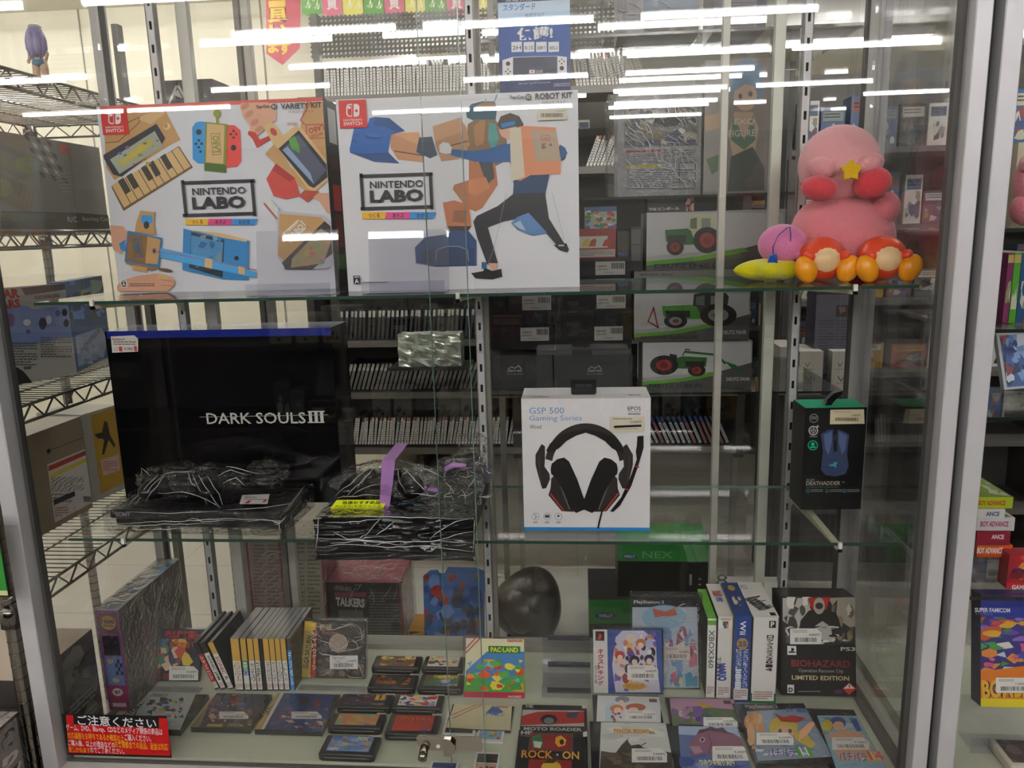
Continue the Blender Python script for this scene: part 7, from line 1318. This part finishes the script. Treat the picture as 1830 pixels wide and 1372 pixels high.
# stacked handheld game boxes
def gba(bl, br, tl, d, col, lab, word, wc, top='#c9c9c4', z0=None, Y=1.385):
    t, f, m, wd, h = px_box('handheld_game_box', lab, 'game box', bl[0], tl[1], br[0], bl[1], Y, d, dict(base=col, top=top), z0); f.rect(m, bl[0]-30, tl[1]+3, br[0], bl[1]-3, col); f.text(m, word, *wc[:4], wc[4], .035)
    g = ftop(t, wd, d, h); g.blobs(m, 5, 5, 95, 95, 14, ['#6a8a4a', '#c9c9b0', '#8aa05a', top], int(bl[1]), .3); m.build('printed_carton', t); return t, h
zz = NZ[3]-.0; Zs = aY(1745, 1000, 1.385).z
base_t, f, m, wd, h = px_box('game_tray', 'low clear tray under the stack of handheld game boxes', 'tray', 1740, 1000, 1806, 1060, 1.385, .13, '#6a5a50', NZ[3]+.001, 'acrylic'); m.build('tray_body', base_t)
z_ = base_t.location.z+h+.0005
for bl, br, tl, d, col, lab, word, wc, top in (((1745, 995), (1808, 995), (1745, 974), .125, '#c9501f', 'orange handheld game box, lowest of the stack', 'BOY ADVANCE', (1746, 978, 1792, 989, '#e9e0d9'), '#b0603a'),
    ((1744, 973), (1804, 973), (1744, 949), .12, '#8f2438', 'crimson handheld game box, second from the bottom of the stack', 'ANCE', (1772, 955, 1794, 963, '#e0d4d6'), '#7a2030'),
    ((1744, 948), (1812, 948), (1744, 925), .12, '#c9c6c9', 'white handheld game box with pink lettering, third in the stack', 'BOY ADVANCE', (1752, 931, 1802, 941, '#b0386a'), '#cfcfd2'),
    ((1744, 925), (1795, 925), (1744, 909), .115, '#d2cfcc', 'white handheld game box with blue lettering, second from the top of the stack', 'ANCE', (1762, 914, 1786, 922, '#3a4a7a'), '#c4c2be'),
    ((1744, 908), (1809, 908), (1744, 888), .13, '#a9b82c', 'lime green handheld game box, topmost of the stack', 'BOY ADVANCE', (1748, 894, 1797, 903, '#b83a24'), '#7f9a3a')):
    hh = (aY(*tl, 1.385).z-aY(*bl, 1.385).z); t, h = gba(bl, br, tl, d, col, lab, word, wc, top, None); z_ = max(z_, t.location.z)
t, f, m, wd, h = px_box('game_box', 'red handheld game box cut off by the right edge beside the stack', 'game box', 1797, 990, 1880, 1060, 1.36, .03, '#a02430', NZ[3]+.001); f.poly(m, [(1797, 1040), (1880, 1044), (1880, 1062), (1797, 1058)], '#c22a30'); f.text(m, 'GAME BOY', 1808, 1045, 1856, 1053, '#e6dedc', .03); f.blobs(m, 1799, 992, 1880, 1036, 22, ['#7a1c2a', '#c9853a', '#3a2a5a', '#c24a3a', '#d9b04a'], 68, .2); m.build('printed_carton', t)
t, f, m, wd, h = px_box('game_carton', 'blue and yellow cartridge game carton with cartoon crowd cover standing on the green board', 'game box', 1752, 1079, 1862, 1262, 1.37, .035, dict(base='#3a3580', left='#2a2450', top='#3c3a8a'), None); t.rotation_euler = (-.17, 0, 0); h *= 1.02; f = FR(t, wd, h); m = carton(t, wd, .035, h, dict(base='#3a3580', left='#2a2450', top='#3c3a8a'))
f.rect(m, 1735, 1075, 1860, 1102, '#2e3a9a'); f.text(m, 'SUPER FAMICOM', 1742, 1086, 1805, 1094, '#d9dcec', .03); f.text(m, 'スーパーファミコン', 1743, 1095, 1775, 1099, '#b9c0e0'); f.blobs(m, 1738, 1102, 1860, 1145, 40, ['#6a4ab0', '#c95a3a', '#3a8a4a', '#d9a83a', '#8a6ac4', '#b83a6a'], 69, .16); f.blobs(m, 1742, 1146, 1860, 1206, 40, ['#3f4fa8', '#4a9a4a', '#e2dcd8', '#d05a8a', '#e08a3a', '#2e3f8a', '#c9d4e0'], 70, .16); f.poly(m, [(1748, 1200), (1860, 1185), (1860, 1256), (1752, 1252)], '#dd7a24'); f.rect(m, 1748, 1248, 1860, 1264, '#e0cf1e')
f.text(m, 'BOMBER', 1754, 1212, 1856, 1246, '#4a1f5a', .12, rot=4); f.text(m, 'BOMBER', 1754, 1212, 1856, 1246, '#e2b02a', .04, rot=4); f.tag(m, 1779, 1210, 1838, 1237, '1,200円', 70, False); m.build('printed_carton', t)
e = thing('display_easel', 'clear acrylic stand under the blue and yellow cartridge carton', 'display stand', (t.location.x, 1.35, ZB+.001)); m = MB(); zz = t.location.z-ZB-.002; m.box((-.07, .02, 0), (.07, .06, zz), '#ffffff', 'acrylic'); m.build('riser', e); m = MB(); m.box((-.075, -.0, 0), (.075, .0018, .03), '#ffffff', 'acrylic'); m.build('lip', e)
t, f, wd, dp = flat('game_cartridge', 'cream game cartridge with a dark red label on the pale green board', 'cartridge', (1806, 1368), (1880, 1372), (1786, 1318), .02, ZB+.001); m = MB(); m.bbox((-wd/2, 0, 0), (wd/2, dp, .02), '#cfc9b8', 'plastic', .004, seg=2); m.build('shell', t); m = MB(); f.frac = True; f.w = wd; f.h = dp; f.k = 3; f.rect(m, 12, 8, 90, 88, '#4a3a3a'); f.blobs(m, 12, 8, 90, 88, 14, ['#8a2a2a', '#3a3a4a', '#6a5a5a'], 71, .3); m.build('label', t)
#@@END
for o in COL.objects:
    if o.get('label') is not None and o['label'] == '': print('NO LABEL', o.name)
